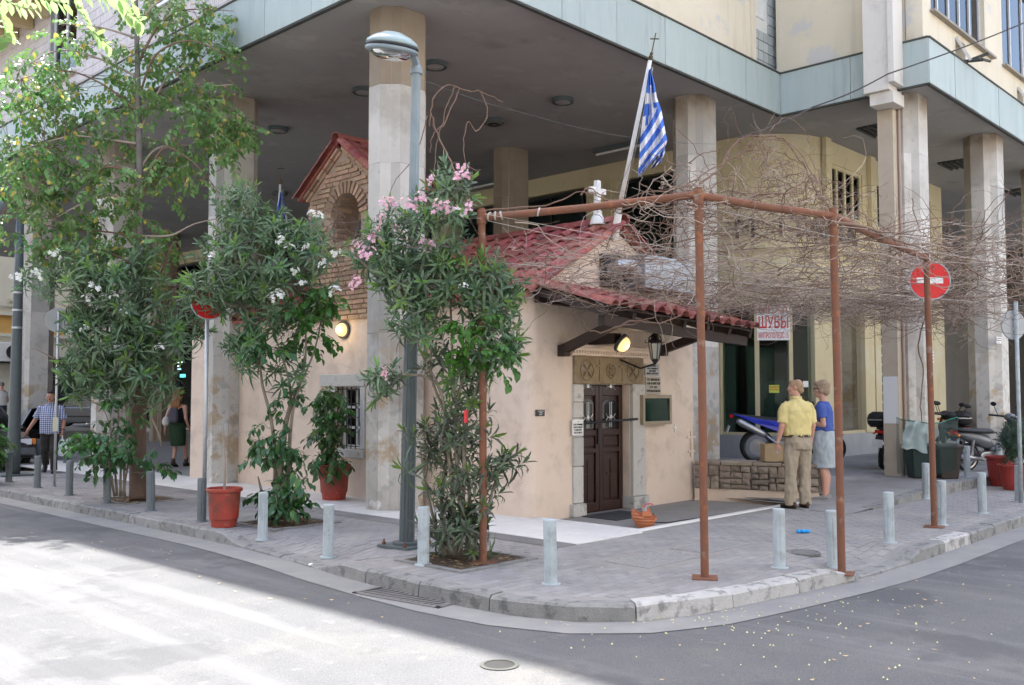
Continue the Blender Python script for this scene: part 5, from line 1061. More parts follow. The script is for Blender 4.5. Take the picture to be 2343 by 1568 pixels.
# white oleander behind the first pale bollard
D2 = 12.0; wh = Plant('oleander_shrub','oleander with white flowers between red pots and pale bollard','oleander',gz(650,1192),'oleander shrubs in pavement pits'); src = []
for pts in ([(630,1190),(640,1080),(650,980),(665,900),(640,800),(600,700)],[(640,1190),(645,1060),(660,950),(690,860),(700,780),(690,680)],[(625,1190),(630,1060),(620,960),(600,880),(590,800),(560,700)],[(650,1190),(660,1090),(665,980),(680,900),(720,800),(740,700)],[(620,1188),(600,1130),(590,1090)],[(655,1190),(680,1120),(700,1090)]):
    src += wh.stem([at(x,y,D2+rnd.uniform(-.15,.15) if i else D2) for i,(x,y) in enumerate(pts)],.032,.007)
for b in ((92,590,600,130,90,.5),(62,560,520,90,80,.45),(40,690,590,85,85,.45),(75,510,655,95,60,.4),(36,660,680,100,70,.45),(20,590,750,60,60,.35),(12,560,790,40,40,.3),(8,545,480,40,50,.3),(10,700,520,50,45,.3)): wh.blob(OLM,b[0],*b[1:5],D2,b[5])
wh.twigs(IVM,36,725,700,50,60,D2-.1,.3,(.9,1.3)); wh.twigs(IVM,14,700,770,50,40,D2-.1,.3,(.8,1.2)); wh.twigs(BRM,16,600,770,50,40,D2-.2,.3,(.9,1.3)); wh.twigs(BRM,30,655,1040,60,70,D2-.15,.3,(.9,1.3)); wh.twigs(BRM,30,650,1140,65,45,D2-.15,.3,(.9,1.3)); wh.twigs(BRM,10,590,1000,25,50,D2-.1,.2)
wh.blob(OLM,12,590,830,45,50,D2,.3); wh.blob(OLM,9,660,870,45,55,D2,.2); wh.twigs(BRM,12,655,900,40,60,D2-.1,.2,(.7,1))
wh.flowers(WHM,[(650,555),(660,565),(640,548),(675,620),(738,602),(745,608),(630,675),(625,682),(640,670),(770,578),(720,490),(725,492),(765,665),(770,660),(690,650),(480,585),(700,565)],D2-.45,.95)
wh.twig_net(src,120); wh.finish()
# white oleander at the left, in the pit of the small tree
D3 = 14.2; wl_ = Plant('oleander_shrub','dark oleander with few white flowers in front of the tree trunk','oleander',gz(272,1138),'oleander shrubs in pavement pits'); src = []
for pts in ([(275,1135),(278,1040),(290,950),(270,850),(240,740)],[(268,1135),(262,1040),(270,940),(230,840),(190,720)],[(285,1135),(285,1040),(300,930),(330,830),(370,740)],[(262,1135),(250,1060),(255,990),(235,930)],[(280,1135),(290,1080),(300,1020)]):
    src += wl_.stem([at(x,y,D3+rnd.uniform(-.15,.1) if i else D3) for i,(x,y) in enumerate(pts)],.02,.006)
for b in ((85,260,690,110,90,.5),(85,250,790,110,80,.5),(40,350,760,100,70,.45),(34,200,850,60,60,.4),(36,290,860,90,60,.4),(20,170,620,60,70,.4),(14,420,760,50,50,.3),(14,360,900,40,35,.3),(16,300,620,80,60,.4),(8,90,640,40,30,.3)): wl_.blob(OLM,b[0],*b[1:5],D3,b[5],size=(1.0,1.5))
wl_.twigs(BRM,46,275,985,55,95,D3-.2,.35,(.8,1.2)); wl_.twigs(BRM,22,222,1035,35,45,D3-.2,.3,(.8,1.2)); wl_.twigs(BRM,14,190,1000,30,20,D3-.2,.3); wl_.twigs(IVM,8,185,995,25,15,D3-.3,.2); wl_.twigs(BRM,8,355,1050,22,40,D3+.1,.2)
wl_.flowers(WHM,[(125,578),(130,585),(80,622),(85,630),(35,635),(45,625),(262,678),(255,675),(288,708),(285,712),(200,682),(205,680),(270,795),(362,795),(215,655),(160,765),(195,752),(220,662)],D3-.5,1.0)
wl_.twig_net(src,120); wl_.finish()
# slender tree
D4 = 14.6; tr = Plant('slender_tree','tall slender tree with sparse yellowing leaves rising through the pavement','tree',gz(315,1143))
tr.stem([gz(315,1145),at(315,1060,D4),at(317,950,D4),at(320,880,D4)],.13,.105,m_bark,'trunk',12); src = tr.stem([at(320,905,D4),at(321,800,D4),at(322,600,D4),at(318,300,D4),at(312,60,D4),at(308,-160,D4)],.085,.02,M('grey_bark',(.13,.115,.105),(.2,.18,.165),rough=.9,scale=6,bump=.6,bscale=30),'trunk',10)
tr.stem([at(337,905,D4-.2),at(345,950,D4-.25),at(365,1000,D4-.2),at(366,1020,D4-.1)],.018,.012,m_twig,'root_branch')
BR = [(860,-60,(180,820)),(0,0,0)]
for y,P in ((880,[(260,860),(180,840),(60,800)]),(620,[(270,590),(200,560),(100,600)]),(560,[(260,520),(150,510),(10,500)]),(480,[(250,450),(170,470),(60,520)]),(400,[(250,380),(190,400),(110,330)]),(330,[(240,310),(160,300),(40,340)]),(260,[(230,200),(150,170),(60,180)]),(180,[(240,150),(150,120),(40,150)]),(90,[(240,60),(140,40)]),(540,[(380,545),(440,500),(520,480)]),(470,[(380,350),(430,380),(500,430)]),(390,[(370,330),(440,330),(560,320)]),(300,[(380,180),(440,190),(540,180)]),(220,[(360,120),(430,100),(520,110)]),(140,[(360,60),(420,30),(520,20)]),(60,[(360,10),(440,-40)]),(640,[(370,620),(400,560),(440,610)])):
    src += tr.stem([at(319,y,D4)]+[at(a+rnd.uniform(-15,15),b+rnd.uniform(-15,15),D4+rnd.uniform(-.7,.5)*(i+1)/3) for i,(a,b) in enumerate(P)],.022,.005,m_twig2 if y%3 else m_twig,'branch',6)
for n,px,py,rx_,ry_ in ((90,110,480,140,110),(70,150,300,150,100),(60,80,200,110,100),(60,430,130,110,110),(55,450,250,110,70),(50,300,200,90,120),(60,280,420,110,90),(50,400,380,90,80),(50,200,580,140,60),(30,520,310,70,50),(40,330,560,80,70),(40,60,380,80,70),(26,470,60,90,60),(24,560,300,40,30),(30,380,20,110,50),(24,200,100,110,50),(18,330,650,60,50)): tr.twigs(TRM,int(n*1.5),px,py,rx_,ry_,D4+.25,.8,(.85,1.25))
tr.twig_net(src,420,.0035,m_twig2); tr.finish()
# branch of a roadside tree close to the camera
ab = thing('acacia_branch','bright green feathery branch hanging into the top left corner close by','branch',at(60,-80,2.6))
lf = MB(); 
for s in (1,): leafshape(lf,(0,0,0),(1,0,0),(0,0,1),.046,.023,.12,.15)
lme = lf.mesh('leaflet',m_acacia)
def pinna(P,n,sc=1.0):
    P = [Vector(p) for p in P]; MB().tube(P,[.0022]*(len(P)-1)+[.001],5).build('leaf_stalk',m_acacia,ab)
    for k in range(n):
        f = (k+.5)/n*(len(P)-1); i = min(int(f),len(P)-2); p = P[i].lerp(P[i+1],f-i); d = (P[i+1]-P[i]).normalized(); s = d.cross(Vector((.3,.4,1))).normalized()
        for q in (1,-1):
            x = (s*q+d*.35+Vector((rnd.uniform(-.2,.2),rnd.uniform(-.2,.2),rnd.uniform(-.5,.1)))).normalized(); z = Vector((rnd.uniform(-.4,.4),rnd.uniform(-.6,.2),1)); z = (z-x*z.dot(x)).normalized(); y = z.cross(x)
            put('leaflet',lme,ab,loc=p,rot=Matrix((x,y,z)).transposed().to_euler(),scale=sc*rnd.uniform(.85,1.1))
pinna([at(120,-30,2.5),at(230,-5,2.45),at(290,25,2.4),at(325,52,2.4)],12); pinna([at(170,-20,2.6),at(190,30,2.55),at(215,75,2.5),at(250,105,2.5)],10,.9)
pinna([at(20,-40,2.6),at(70,-8,2.6),at(110,0,2.6),at(150,8,2.6)],9,.9); pinna([at(-30,-10,2.5),at(0,25,2.45),at(12,70,2.4),at(20,100,2.4)],9); pinna([at(130,-50,2.4),at(200,-25,2.35),at(260,-8,2.3),at(310,10,2.3)],10); pinna([at(-40,-30,2.7),at(10,0,2.7),at(45,16,2.7),at(85,22,2.7)],8,.85)
MB().tube([at(-160,-160,2.6),at(20,-60,2.6),at(140,-45,2.5),at(230,-60,2.5)],[.012,.009,.006,.004],7).build('branch',m_bark,ab)
# ---- pots
def pot(label,c,r,h,name='flower_pot',mat=None,group=None):
    o = thing(name,label,'flower pot',c,group); c = Vector(c); mat = mat or m_redplastic
    MB().lathe([(0,0),(r*.72,0),(r*.74,h*.02),(r*.80,h*.20),(r*.86,h*.215),(r*.97,h*.92)],c,28,cap=False).build('body',mat,o,smooth=False); MB().lathe([(r*.97,h*.90),(r*1.08,h*.915),(r*1.09,h*.97),(r*1.06,h),(r*.99,h),(r*.95,h*.9)],c,28,cap=False).build('rim',mat,o)
    MB().lathe([(0.001,h*.88),(r*.955,h*.87)],c,24,cap=False).build('soil',m_soil,o); return o
p1 = gz(512,1205); pot('red plastic pot holding a bare stick by the kerb',p1,.20,.47); o = thing('sapling','bare leafless sapling stick standing in the red kerb pot','sapling',p1+Vector((0,0,.41))); MB().tube([p1+Vector((0,0,.38)),p1+Vector((.0,.0,.75)),p1+Vector((-.02,.02,1.25))],[.016,.013,.006],7).build('stick',m_twig,o)
p2 = Vector((8.72,12.05,0)); pot('red plastic pot with a leafy climber under the barred window',p2,.235,.54); cl_ = Plant('potted_climber','small leafy climber on a stake in the pot under the barred window','plant',p2+Vector((0,0,.47)))
D5 = (p2-C0).dot(FW); src = cl_.stem([p2+Vector((0,0,.45)),at(764,1000,D5),at(762,900,D5)],.02,.012,m_twig); cl_.twigs(BRM,70,752,960,34,85,D5-.05,.28,(.8,1.2)); cl_.twigs(IVM,24,750,930,34,60,D5-.2,.2,(.7,1)); cl_.twigs(BRM,30,752,1050,48,22,D5-.1,.3,(.9,1.2)); cl_.finish()
p3 = gz(2322,1120); pot('dark red pot with an evergreen bush behind the right-hand pale bollard',p3,.25,.42,mat=M('dark_red_pot',(.28,.03,.025),(.33,.045,.035),rough=.5)); p3b = gz(2302,1112); pot('second dark red pot just behind the evergreen bush pot',p3b+Vector((0,.1,0)),.22,.52,mat=bpy.data.materials['dark_red_pot'])
D6 = (p3-C0).dot(FW); eb = Plant('evergreen_bush','dense evergreen bush in the dark red pots at right edge','bush',p3b+Vector((0,.1,.46))); NEM = [sprig_oleander(r_,L=.07,n=26,w=.009).mesh('leaf_sprig',[leaf_mat('conifer_leaf',(.018,.055,.028),(.03,.08,.04),tr=.1),m_oleyoung,m_olgrey])]
eb.blob(NEM,150,2325,1012,32,42,D6+.2,.3,(1.0,1.5)); eb.stem([p3b+Vector((0,.1,.4)),at(2322,1020,D6+.2)],.02,.01); eb.finish()
p4 = gz(2,1108); o = pot('black planter box with a leafy bush at the left edge',p4+Vector((-.28,.28,0)),.34,.5,'planter',m_black); D7 = (p4-C0).dot(FW); lb = Plant('leafy_bush','leafy green bush in the black planter at the left edge','bush',p4+Vector((-.1,.1,.5))); lb.twigs(BRM,60,-16,1015,20,42,D7,.25,(.8,1.1)); lb.twigs(IVM,14,-16,985,16,28,D7-.1,.25); lb.stem([p4+Vector((-.1,.1,.45)),at(-2,1000,D7)],.03,.01); lb.finish()
# ================================================================ street furniture
def bollard_master(mat, mb_name='bollard'):
    o = thing('bollard','x','bollard',(0,0,0)); r, h = .056, .545; n = 48; prof = []
    def ring(z, rr, fl): return [(rr*(1-(.10 if (fl and (k%8) in (0,1)) else 0))*math.cos(2*PI*k/n), rr*(1-(.10 if (fl and (k%8) in (0,1)) else 0))*math.sin(2*PI*k/n), z) for k in range(n)]
    m = MB(); m.loft([ring(0,r,0),ring(.06,r,0),ring(.075,r,1),ring(h-.075,r,1),ring(h-.06,r,0),ring(h-.012,r,0),ring(h-.004,r*.96,0),ring(h,r*.88,0)]); m.build('post',mat,o); MB().lathe([(0,-.01),(.082,-.01),(.082,.006),(.078,.010),(.057,.010)],(0,0,0),24,cap=False).build('base_plate',mat,o); return o
bd, bp_ = None, None
BOL = [(20,1107,'d','dark bollard beside the black planter at the left edge'),(85,1120,'d','dark bollard just left of the walking man'),(158,1137,'d','dark bollard right of the thin grey sign post'),(245,1155,'d','dark bollard in front of the leafy shrub left of the tree trunk'),(345,1173,'d','dark bollard just right of the tree trunk'),(461,1197,'d','dark bollard touching the red pot with the stick'),
 (600,1246,'p','pale bollard on the dropped kerb in front of the white oleander'),(750,1280,'p','pale bollard standing alone between the white oleander and the lamp post'),(968,1296,'p','pale bollard just right of the lamp post foot'),(1260,1340,'p','pale bollard nearest the camera, on the kerb corner'),(1783,1303,'p','pale bollard right of the rusty corner post'),(1906,1298,'p','pale bollard touching the third rusty post'),(2034,1264,'p','pale bollard on the dropped kerb between two rusty posts'),(2153,1205,'p','pale bollard touching the rusty post under the no entry sign'),(2247,1178,'p','pale bollard left of the dark red pots'),(2330,1152,'p','pale bollard in front of the dark red pots at right edge'),(2213,1095,'q','pale bollard on the raised walk in front of the scooter'),(2286,1082,'q','far pale bollard on the raised walk by the scooter front wheel'),(88,1062,'d','dark bollard behind the walking man on his left, by the open car door'),(150,1064,'d','dark bollard behind the walking man, beside his white bag'),(2118,1145,'q','thin pale bollard half hidden behind the rusty post by the bins')]
masters = {}
for px,py,k,lab in BOL:
    z = .14 if k == 'q' else 0; p = gz(px,py-4,z); 
    if k == 'q': z = plat(p.x,p.y) if p.y > 5.62 else 0; p = gz(px,py-4,z)
    else: p.z = hgt(p.x,p.y); p = gz(px,py-4,p.z); p.z = hgt(p.x,p.y)
    kk = 'd' if k == 'd' else 'p'
    if kk not in masters: o = masters[kk] = bollard_master(m_bollard_dark if kk == 'd' else m_bollard)
    else: o = copy_tree(masters[kk])
    o.location = p; o.rotation_euler = (rnd.uniform(-.022,.022),rnd.uniform(-.022,.022),rnd.uniform(0,6)); o['label'] = lab; o['group'] = 'bollards along the kerb'
# lamp post
lb_ = gz(930,1250); lt_ = at(952,160,(lb_-C0).dot(FW)+.02); LPo = thing('street_lamp','tall fluted dark grey street lamp with round glass head before the marble column','street lamp',lb_)
def fluted(p0,p1,r0,r1,n=48,name='pole',mat=m_greymetal,par=None):
    R = []
    for t,rr in ((0,r0),(1,r1)):
        c = Vector(p0).lerp(Vector(p1),t); R.append([c+Vector((rr*(1-.09*(k%4==0))*math.cos(2*PI*k/n),rr*(1-.09*(k%4==0))*math.sin(2*PI*k/n),0)) for k in range(n)])
    return MB().loft(R).build(name,mat,par)
m_lampgrey = M('lamp_blue_grey',(.20,.25,.28),(.26,.31,.33),rough=.4,scale=5)
mid = lb_.lerp(lt_,.44); fluted(lb_,mid,.082,.072,par=LPo,name='lower_pole'); fluted(mid,lt_,.058,.048,par=LPo,name='upper_pole',mat=m_lampgrey); MB().lathe([(.082,-.03),(.082,.03),(.06,.06)],mid,24).build('collar',m_greymetal,LPo)
MB().box(lb_+Vector((0,0,.012)),(.44,.44,.024),rz(.1)).build('base_plate',m_greymetal,LPo); MB().lathe([(.15,.025),(.15,.05),(.085,.06)],lb_,24).build('foot',m_greymetal,LPo)
for a,b in ((1,1),(1,-1),(-1,1),(-1,-1)): MB().lathe([(.02,.025),(.02,.05),(.01,.05),(.01,.08)],lb_+Vector((.17*a,.17*b,0)),8).build('bolt',m_rust,LPo)
hc = at(896,112,(lb_-C0).dot(FW)-.15); MB().lathe([(.058,-.05),(.066,-.05),(.066,0),(.058,.02),(.04,.05),(.035,.1)],lt_,20).build('pole_cap',m_lampgrey,LPo)
ax = (Vector((0,0,1))+RT*.12-FW*.18).normalized(); MB().lathe([(.02,.17),(.10,.16),(.20,.115),(.262,.07),(.272,.05),(.272,.03)],hc,36,axis=ax,cap=True).build('hood',M('lamp_hood',(.28,.36,.36),(.33,.41,.41),rough=.25,scale=3),LPo,smooth=True)
MB().lathe([(.274,.028),(.280,.02),(.280,.008),(.274,.0)],hc,36,axis=ax,cap=False).build('band',m_black,LPo,smooth=True); MB().lathe([(.272,-.002),(.278,-.012),(.278,-.03),(.255,-.045),(.215,-.045),(.21,-.02)],hc,36,axis=ax,cap=False).build('bezel',m_lampgrey,LPo,smooth=True)
MB().lathe([(.212,-.04),(.20,-.07),(.15,-.10),(.08,-.115),(.002,-.118)],hc,36,axis=ax,cap=False).build('glass_bowl',glass_mat('lamp_bowl',(.9,.9,.9),.9),LPo,smooth=True); MB().lathe([(.21,-.03),(.16,.02),(.10,.035),(0,.04)],hc,28,axis=ax,cap=False).build('reflector',M('reflector',(.7,.7,.7),rough=.35,metal=.6),LPo,smooth=True)
MB().tube([hc+RT*-.08-ax*.06,hc+RT*.10-ax*.05],[.04,.05],14).build('bulb',m_white,LPo,smooth=True); MB().beam(lt_+Vector((0,0,.06)),hc+RT*.22-ax*.03,.06,.07).build('arm',m_lampgrey,LPo)
for z in (0.2,): pass
# second lamp post at the left edge
q0 = gz(30,1088); q1 = at(57,470,(q0-C0).dot(FW)); L2 = thing('street_lamp','plain dark grey street lamp at the left edge beside the black planter','street lamp',q0); MB().lathe([(.125,0),(.12,.5),(.11,1.2),(.085,4.0),(.07,5.2)],q0,20).build('pole',m_greymetal,L2,smooth=True); MB().box(q0+Vector((0,0,.015)),(.6,.6,.03)).build('base_plate',m_greymetal,L2)
MB().lathe([(.02,.15),(.15,.13),(.26,.05),(.26,0),(.2,-.05),(.0,-.08)],q0+Vector((-.35,.2,5.35)),28).build('head',m_lampgrey,L2,smooth=True); MB().beam(q0+Vector((0,0,5.2)),q0+Vector((-.3,.17,5.33)),.06,.06).build('arm',m_lampgrey,L2)
for z in (3.25,3.6,2.9): MB().lathe([(.098,z),(.1,z+.02),(.098,z+.04)],q0,16,cap=False).build('strap',m_steel,L2)
# signs
m_sred = M('sign_red',(.62,.012,.016),rough=.35); m_swhite = M('sign_white',(.80,.80,.80),rough=.35); m_sgrey = M('sign_back',(.36,.38,.40),(.42,.44,.45),rough=.5,scale=6)
def roundsign(label, base, px, py, r, nrm, front='noentry', pr=.026, top=.35, polemat=m_steel):
    dep = (Vector(base)-C0).dot(FW); c = at(px,py,dep); nrm = Vector(nrm).normalized(); o = thing('no_entry_sign' if front=='noentry' else 'round_sign',label,'road sign',base)
    pt = Vector((base[0],base[1],c.z+top)); MB().tube([base,pt],pr,12).build('post',polemat,o,smooth=True); c = Vector((base[0],base[1],c.z))+nrm*(pr+.03)
    MB().lathe([(0,-.012),(r,-.012),(r+.012,-.008),(r+.012,.012),(r,.014),(r*.99,.004),(0,.004)],c,40,axis=nrm).build('disc',m_sgrey,o)
    for z in (-.1,.1): MB().beam(c+Vector((0,0,z))-nrm*.013-nrm*.03,c+Vector((0,0,z))-nrm*.013,.04,.03).build('clamp',m_steel,o)
    if front == 'noentry':
        MB().lathe([(0,.0045),(r*.985,.0045),(r*.985,.006),(0,.006)],c,40,axis=nrm).build('red_face',m_sred,o); s = Vector((0,0,1)).cross(nrm).normalized(); MB().slab([c+nrm*.0068+s*a*r*.66+Vector((0,0,b*r*.16)) for a,b in ((-1,-1),(1,-1),(1,1),(-1,1))],nrm*.002).build('white_bar',m_swhite,o)
    return o
b = gz(2136,1192); roundsign('round red no entry sign behind the rusty post at the right',b,2111,640,.245,(-.80,-.60,0))
b = gz(466,1192); roundsign('round red no entry sign half hidden by the white oleander',b,472,690,.215,(-.25,-.97,0),top=.2)
o = bpy.data.objects; b = gz(124,1113); rs = roundsign('grey back of a round sign on a thin post left of the leafy shrub',b,126,731,.205,(.35,.94,0),'back',.022,.15)
MB().box(b+Vector((-.02,-.03,1.08)),(.09,.006,.24),rz(-.6)).build('sticker',M('sticker_yellow',(.6,.6,.4),(.5,.5,.45),scale=40),rs)
b = gz(2336,1150); roundsign('grey back of a round sign on a pale post at the right edge',b,2327,742,.21,(.5,.86,0),'back',.03,.35,m_bollard)
# bins inside green netting in front of the column
def ond(px,dep,zf=plat):
    q = at(px,900,dep); q.z = zf(q.x,q.y); return q
nb_ = ond(2098,16.45); m_bin = M('bin_plastic',(.02,.028,.026),(.03,.04,.036),rough=.5,scale=5); m_bin2 = M('bin_brown',(.035,.025,.02),(.05,.035,.03),rough=.5)
for k,(px,lab,mm) in enumerate(((2098,'black rubbish bin inside the green netting left of the rusty post',m_bin),(2160,'dark brown rubbish bin inside the green netting right of the rusty post',m_bin2))):
    c = ond(px,16.75-.1*k); c.z += .004; o = thing('rubbish_bin',lab,'bin',c,'bins by the column'); bw0,bw1,h = .15,.20,.55
    MB().loft([[c+rz(.75)@Vector((a*w,b*w,z)) for a,b in ((-1,-1),(1,-1),(1,1),(-1,1))] for w,z in ((bw0,0),(bw1,h))]).build('body',mm,o,bevel=.02); MB().loft([[c+rz(.75)@Vector((a*w,b*w,z)) for a,b in ((-1,-1),(1,-1),(1,1),(-1,1))] for w,z in ((bw1+.02,h-.03),(bw1+.025,h+.02),(bw1-.02,h+.05))]).build('lid',mm,o,bevel=.01)
m_net = bpy.data.materials.new('green_net'); m_net.use_nodes = True; t_ = m_net.node_tree; t_.nodes['Principled BSDF'].inputs['Base Color'].default_value = (.012,.048,.042,1); tr_ = t_.nodes.new('ShaderNodeBsdfTransparent'); mx_ = t_.nodes.new('ShaderNodeMixShader'); mx_.inputs[0].default_value = .45
t_.links.new(tr_.outputs[0],mx_.inputs[1]); t_.links.new(t_.nodes['Principled BSDF'].outputs[0],mx_.inputs[2]); t_.links.new(mx_.outputs[0],t_.nodes['Material Output'].inputs[0])
mb = MB(); top = [(2050,955),(2062,960),(2080,962),(2120,968),(2150,968),(2165,962),(2188,955),(2192,956)]; bot = [(2052,1084),(2070,1086),(2095,1090),(2125,1090),(2150,1086),(2170,1080),(2188,1074),(2190,1072)]; R = []
dp = (nb_-C0).dot(FW)
for i,((a,b),(c,d)) in enumerate(zip(top,bot)):
    dd_ = dp-.35+.5*abs(i-3)/4+(.05 if i%2 else -.03); R.append((at(a,b,dd_),at((a+c)/2+rnd.uniform(-4,4),(b+d)/2,dd_-.03),at(c,d,dd_)))
V = [p for r in R for p in r]; mb.add(V,[(3*i+k,3*i+3+k,3*i+4+k,3*i+1+k) for i in range(len(R)-1) for k in range(2)])
no = thing('green_netting','translucent green netting wrapped round the bins and column','netting',nb_); mb.build('net',m_net,no); mb = MB(); mb.tube([r[0] for r in R],.008,5); mb.build('top_cord',M('green_cord',(.03,.2,.15)),no)
mb = MB(); V = []
for a in range(13):
    for b in range(13):
        u_, v_ = a/12, b/12; px_ = (2074+48*u_)*(1-v_)+(2062+58*u_)*v_; py_ = 962+8*u_+(62+4*u_)*v_+3*math.sin(u_*9); q = at(px_,py_,dp-.40); V.append(q+FW*(.05*mnoise.noise(q*9)+.03*math.sin(u_*14+v_*3)))
mb.add(V,[(a*13+b,a*13+b+1,a*13+b+14,a*13+b+13) for a in range(12) for b in range(12)]); m_bag = M('clear_bag',(.24,.31,.31),(.32,.39,.39),rough=.3,scale=9); tag(mb.build('plastic_sheet',m_bag,smooth=True),'pale crumpled plastic sheet draped over the bins','plastic sheet')
# broken terracotta jar by the forecourt kerb
jc = gz(1474,1206,-.06); o = thing('terracotta_jar','broken ribbed terracotta jar lying on the forecourt by the kerb','jar',jc); ax = Vector((0,0,1)); prof = [(0,0),(.10,0),(.135,.03),(.155,.08),(.16,.12),(.15,.16)]
n = 40; m = MB(); V = []; rows = 14
for i in range(rows+1):
    for k in range(n):
        t = 2*PI*k/n; z = i/rows; cut = .58+.42*max(0,math.cos(t-2.2)); z *= cut if z > .0 else 1; hh = .23*z; rr = .095+.068*math.sin(min(1,hh/.20)*PI*.62)+.004*math.sin(hh*160); V.append(jc+Vector((rr*math.cos(t),rr*math.sin(t),hh)))
Vi = [jc+(v-jc)*.93+Vector((0,0,.008)) for v in V]; N = len(V)
m.add(V+Vi,[(i*n+k,i*n+(k+1)%n,(i+1)*n+(k+1)%n,(i+1)*n+k) for i in range(rows) for k in range(n)]+[(N+(i+1)*n+k,N+(i+1)*n+(k+1)%n,N+i*n+(k+1)%n,N+i*n+k) for i in range(rows) for k in range(n)]+[(rows*n+k,rows*n+(k+1)%n,N+rows*n+(k+1)%n,N+rows*n+k) for k in range(n)]+[tuple(range(n-1,-1,-1))]); m.build('body',m_terracotta,o)
MB().slab([jc+Vector((-.02,.02,.14)),jc+Vector((.10,-.06,.13)),jc+Vector((.07,-.02,.24)),jc+Vector((.0,.05,.27))],Vector((.008,.008,0))).build('shard',m_terracotta,o)
cp = jc+Vector((-.03,-.02,.235)); o = thing('tin_cup','small silver cup with a pink cord on the broken jar','cup',cp); MB().lathe([(0,0),(.03,0),(.034,.05),(.03,.05),(.028,.005)],cp-Vector((0,0,.03)),14).build('cup',m_steel,o); MB().tube([cp+Vector((0,0,.02)),cp+Vector((.0,-.02,.055)),cp+Vector((.05,-.06,.06)),cp+Vector((.08,-.08,.05))],.007,6).build('cord',M('pink_cord',(.65,.05,.15)),o)
tag(MB().tube([jc+Vector((.05,.25,.15)),jc+Vector((.25,.2,.02)),jc+Vector((.5,.0,.006)),jc+Vector((1.2,-.05,.006)),jc+Vector((2.4,-.1,.006))],.009,6).build('garden_hose',m_cable),'thin dark hose lying on the forecourt behind the jar','hose')
# cardboard box and sheet on the stone wall
m_card = M('cardboard',(.42,.31,.18),(.48,.36,.22),rough=.9,scale=6); wc = w0.lerp(w1,.62)-wn_*.2+Vector((0,0,.572)); o = thing('cardboard_box','open cardboard box resting on the low stone wall','box',wc)
for q in ((-.18,.18,-.14,-.134),(-.18,.18,.134,.14),(-.18,-.174,-.133,.133),(.174,.18,-.133,.133)):
    mm = MB(); mm.box(wc+rz(.7)@Vector(((q[0]+q[1])/2,(q[2]+q[3])/2,.13)),(q[1]-q[0],q[3]-q[2],.26),rz(.7)); mm.build('side',m_card,o)
MB().box(wc+rz(.7)@Vector((-.02,-.27,.02)),(.4,.26,.008),rz(.7)@rx(.12)).build('flap',m_card,o); MB().box(wc+rz(.7)@Vector((0,0,.002)),(.35,.27,.004),rz(.7)).build('bottom',m_card,o)
# blue wrapper on the pavement
c = gz(1837,1220); m = MB(); 
for k in range(3): m.sph(c+Vector((.035*(k-1),-.035*(k-1),.022)),(.035,.03,.022),8,6,rz(k))
tag(m.build('blue_wrapper',M('blue_plastic',(.01,.32,.75),rough=.4)),'small crumpled bright blue plastic wrapper on the bricks','wrapper')
c = gz(711,1295,-.12); tag(MB().sph(c+Vector((0,0,.012)),(.03,.025,.016),9,6).build('paper_scrap',m_white),'crumpled white paper scrap in the gutter','paper scrap')
# posters on the shop glass
def poster(label,px0,py0,px1,py1,m_bg,lines,m_tx):
    a,b = onpath(px0),onpath(px1); t = (b-a).normalized(); nv = Vector((t.y,-t.x,0)); dep = ((a+b)/2-C0).dot(FW); za = at(px0,py0,dep).z; zb = at(px0,py1,dep).z; o = thing('poster',label,'poster',(a+b)/2+Vector((0,0,zb))); s = nv*.012-nv*.03*0
    MB().slab([a+s+Vector((0,0,zb)),b+s+Vector((0,0,zb)),b+s+Vector((0,0,za)),a+s+Vector((0,0,za))],nv*.004).build('sheet',m_bg,o); w = (b-a).length; h = za-zb
    for txt,f,sz in lines:
        me = text_mesh(txt,sz*h,.001,m_tx,'lettering',.006 if sz > .2 else .002); x = [v.co.x for v in me.vertices]; k = w*.9/(max(x)-min(x)); put('lettering',me,o,loc=(a+b)/2+s+nv*.006+Vector((0,0,zb+h*f)),rot=basis(t,nv),scale=(k,1,1))
m_rt = M('poster_red',(.62,.03,.03)); poster('white poster with red lettering on the shop window',1733,690,1809,778,m_swhite,[('МЕХА',.80,.30),('ШУБЫ',.45,.42),('МИТРОПОЛЕОС 15',.12,.20)],m_rt)
poster('small yellow green notice on the shop glass',1759,881,1782,899,M('lime_paper',(.55,.65,.10)),[('ΕΝΟΙΚΙΑΖΕΤΑΙ',.72,.2),('ΚΑΤΑΣΤΗΜΑ',.4,.2)],m_rt); poster('small white paper on the shop glass right of the yellow notice',1836,872,1848,886,m_swhite,[],m_rt)
# plates on the columns at the right
for px,py,w,h,lab in ((2275,779,.28,.13,'white plate on the far right column'),(2144,816,.13,.18,'small white plate on the right side of the near right column')):
    pass
def colplate(cx,cy,px,py,w,h,label,lines):
    q = gy(px,py,cy-.335); o = thing('wall_plate',label,'plate',q); MB().bx(q.x-w/2,q.x+w/2,cy-.352,cy-.338,q.z-h/2,q.z+h/2).build('plate',m_white,o)
    for k in range(lines): MB().bx(q.x-w*.4,q.x+w*.4,cy-.3535,cy-.3521,q.z+h*(.28-.28*k)-.008,q.z+h*(.28-.28*k)+.008).build('line',m_ink,o)
colplate(21.62,6.62,2283,779,.30,.14,'white nameplate on the marble column at the far right',2); colplate(17.72,6.78,2130,817,.14,.2,'small white plate on the column behind the no entry sign',3)
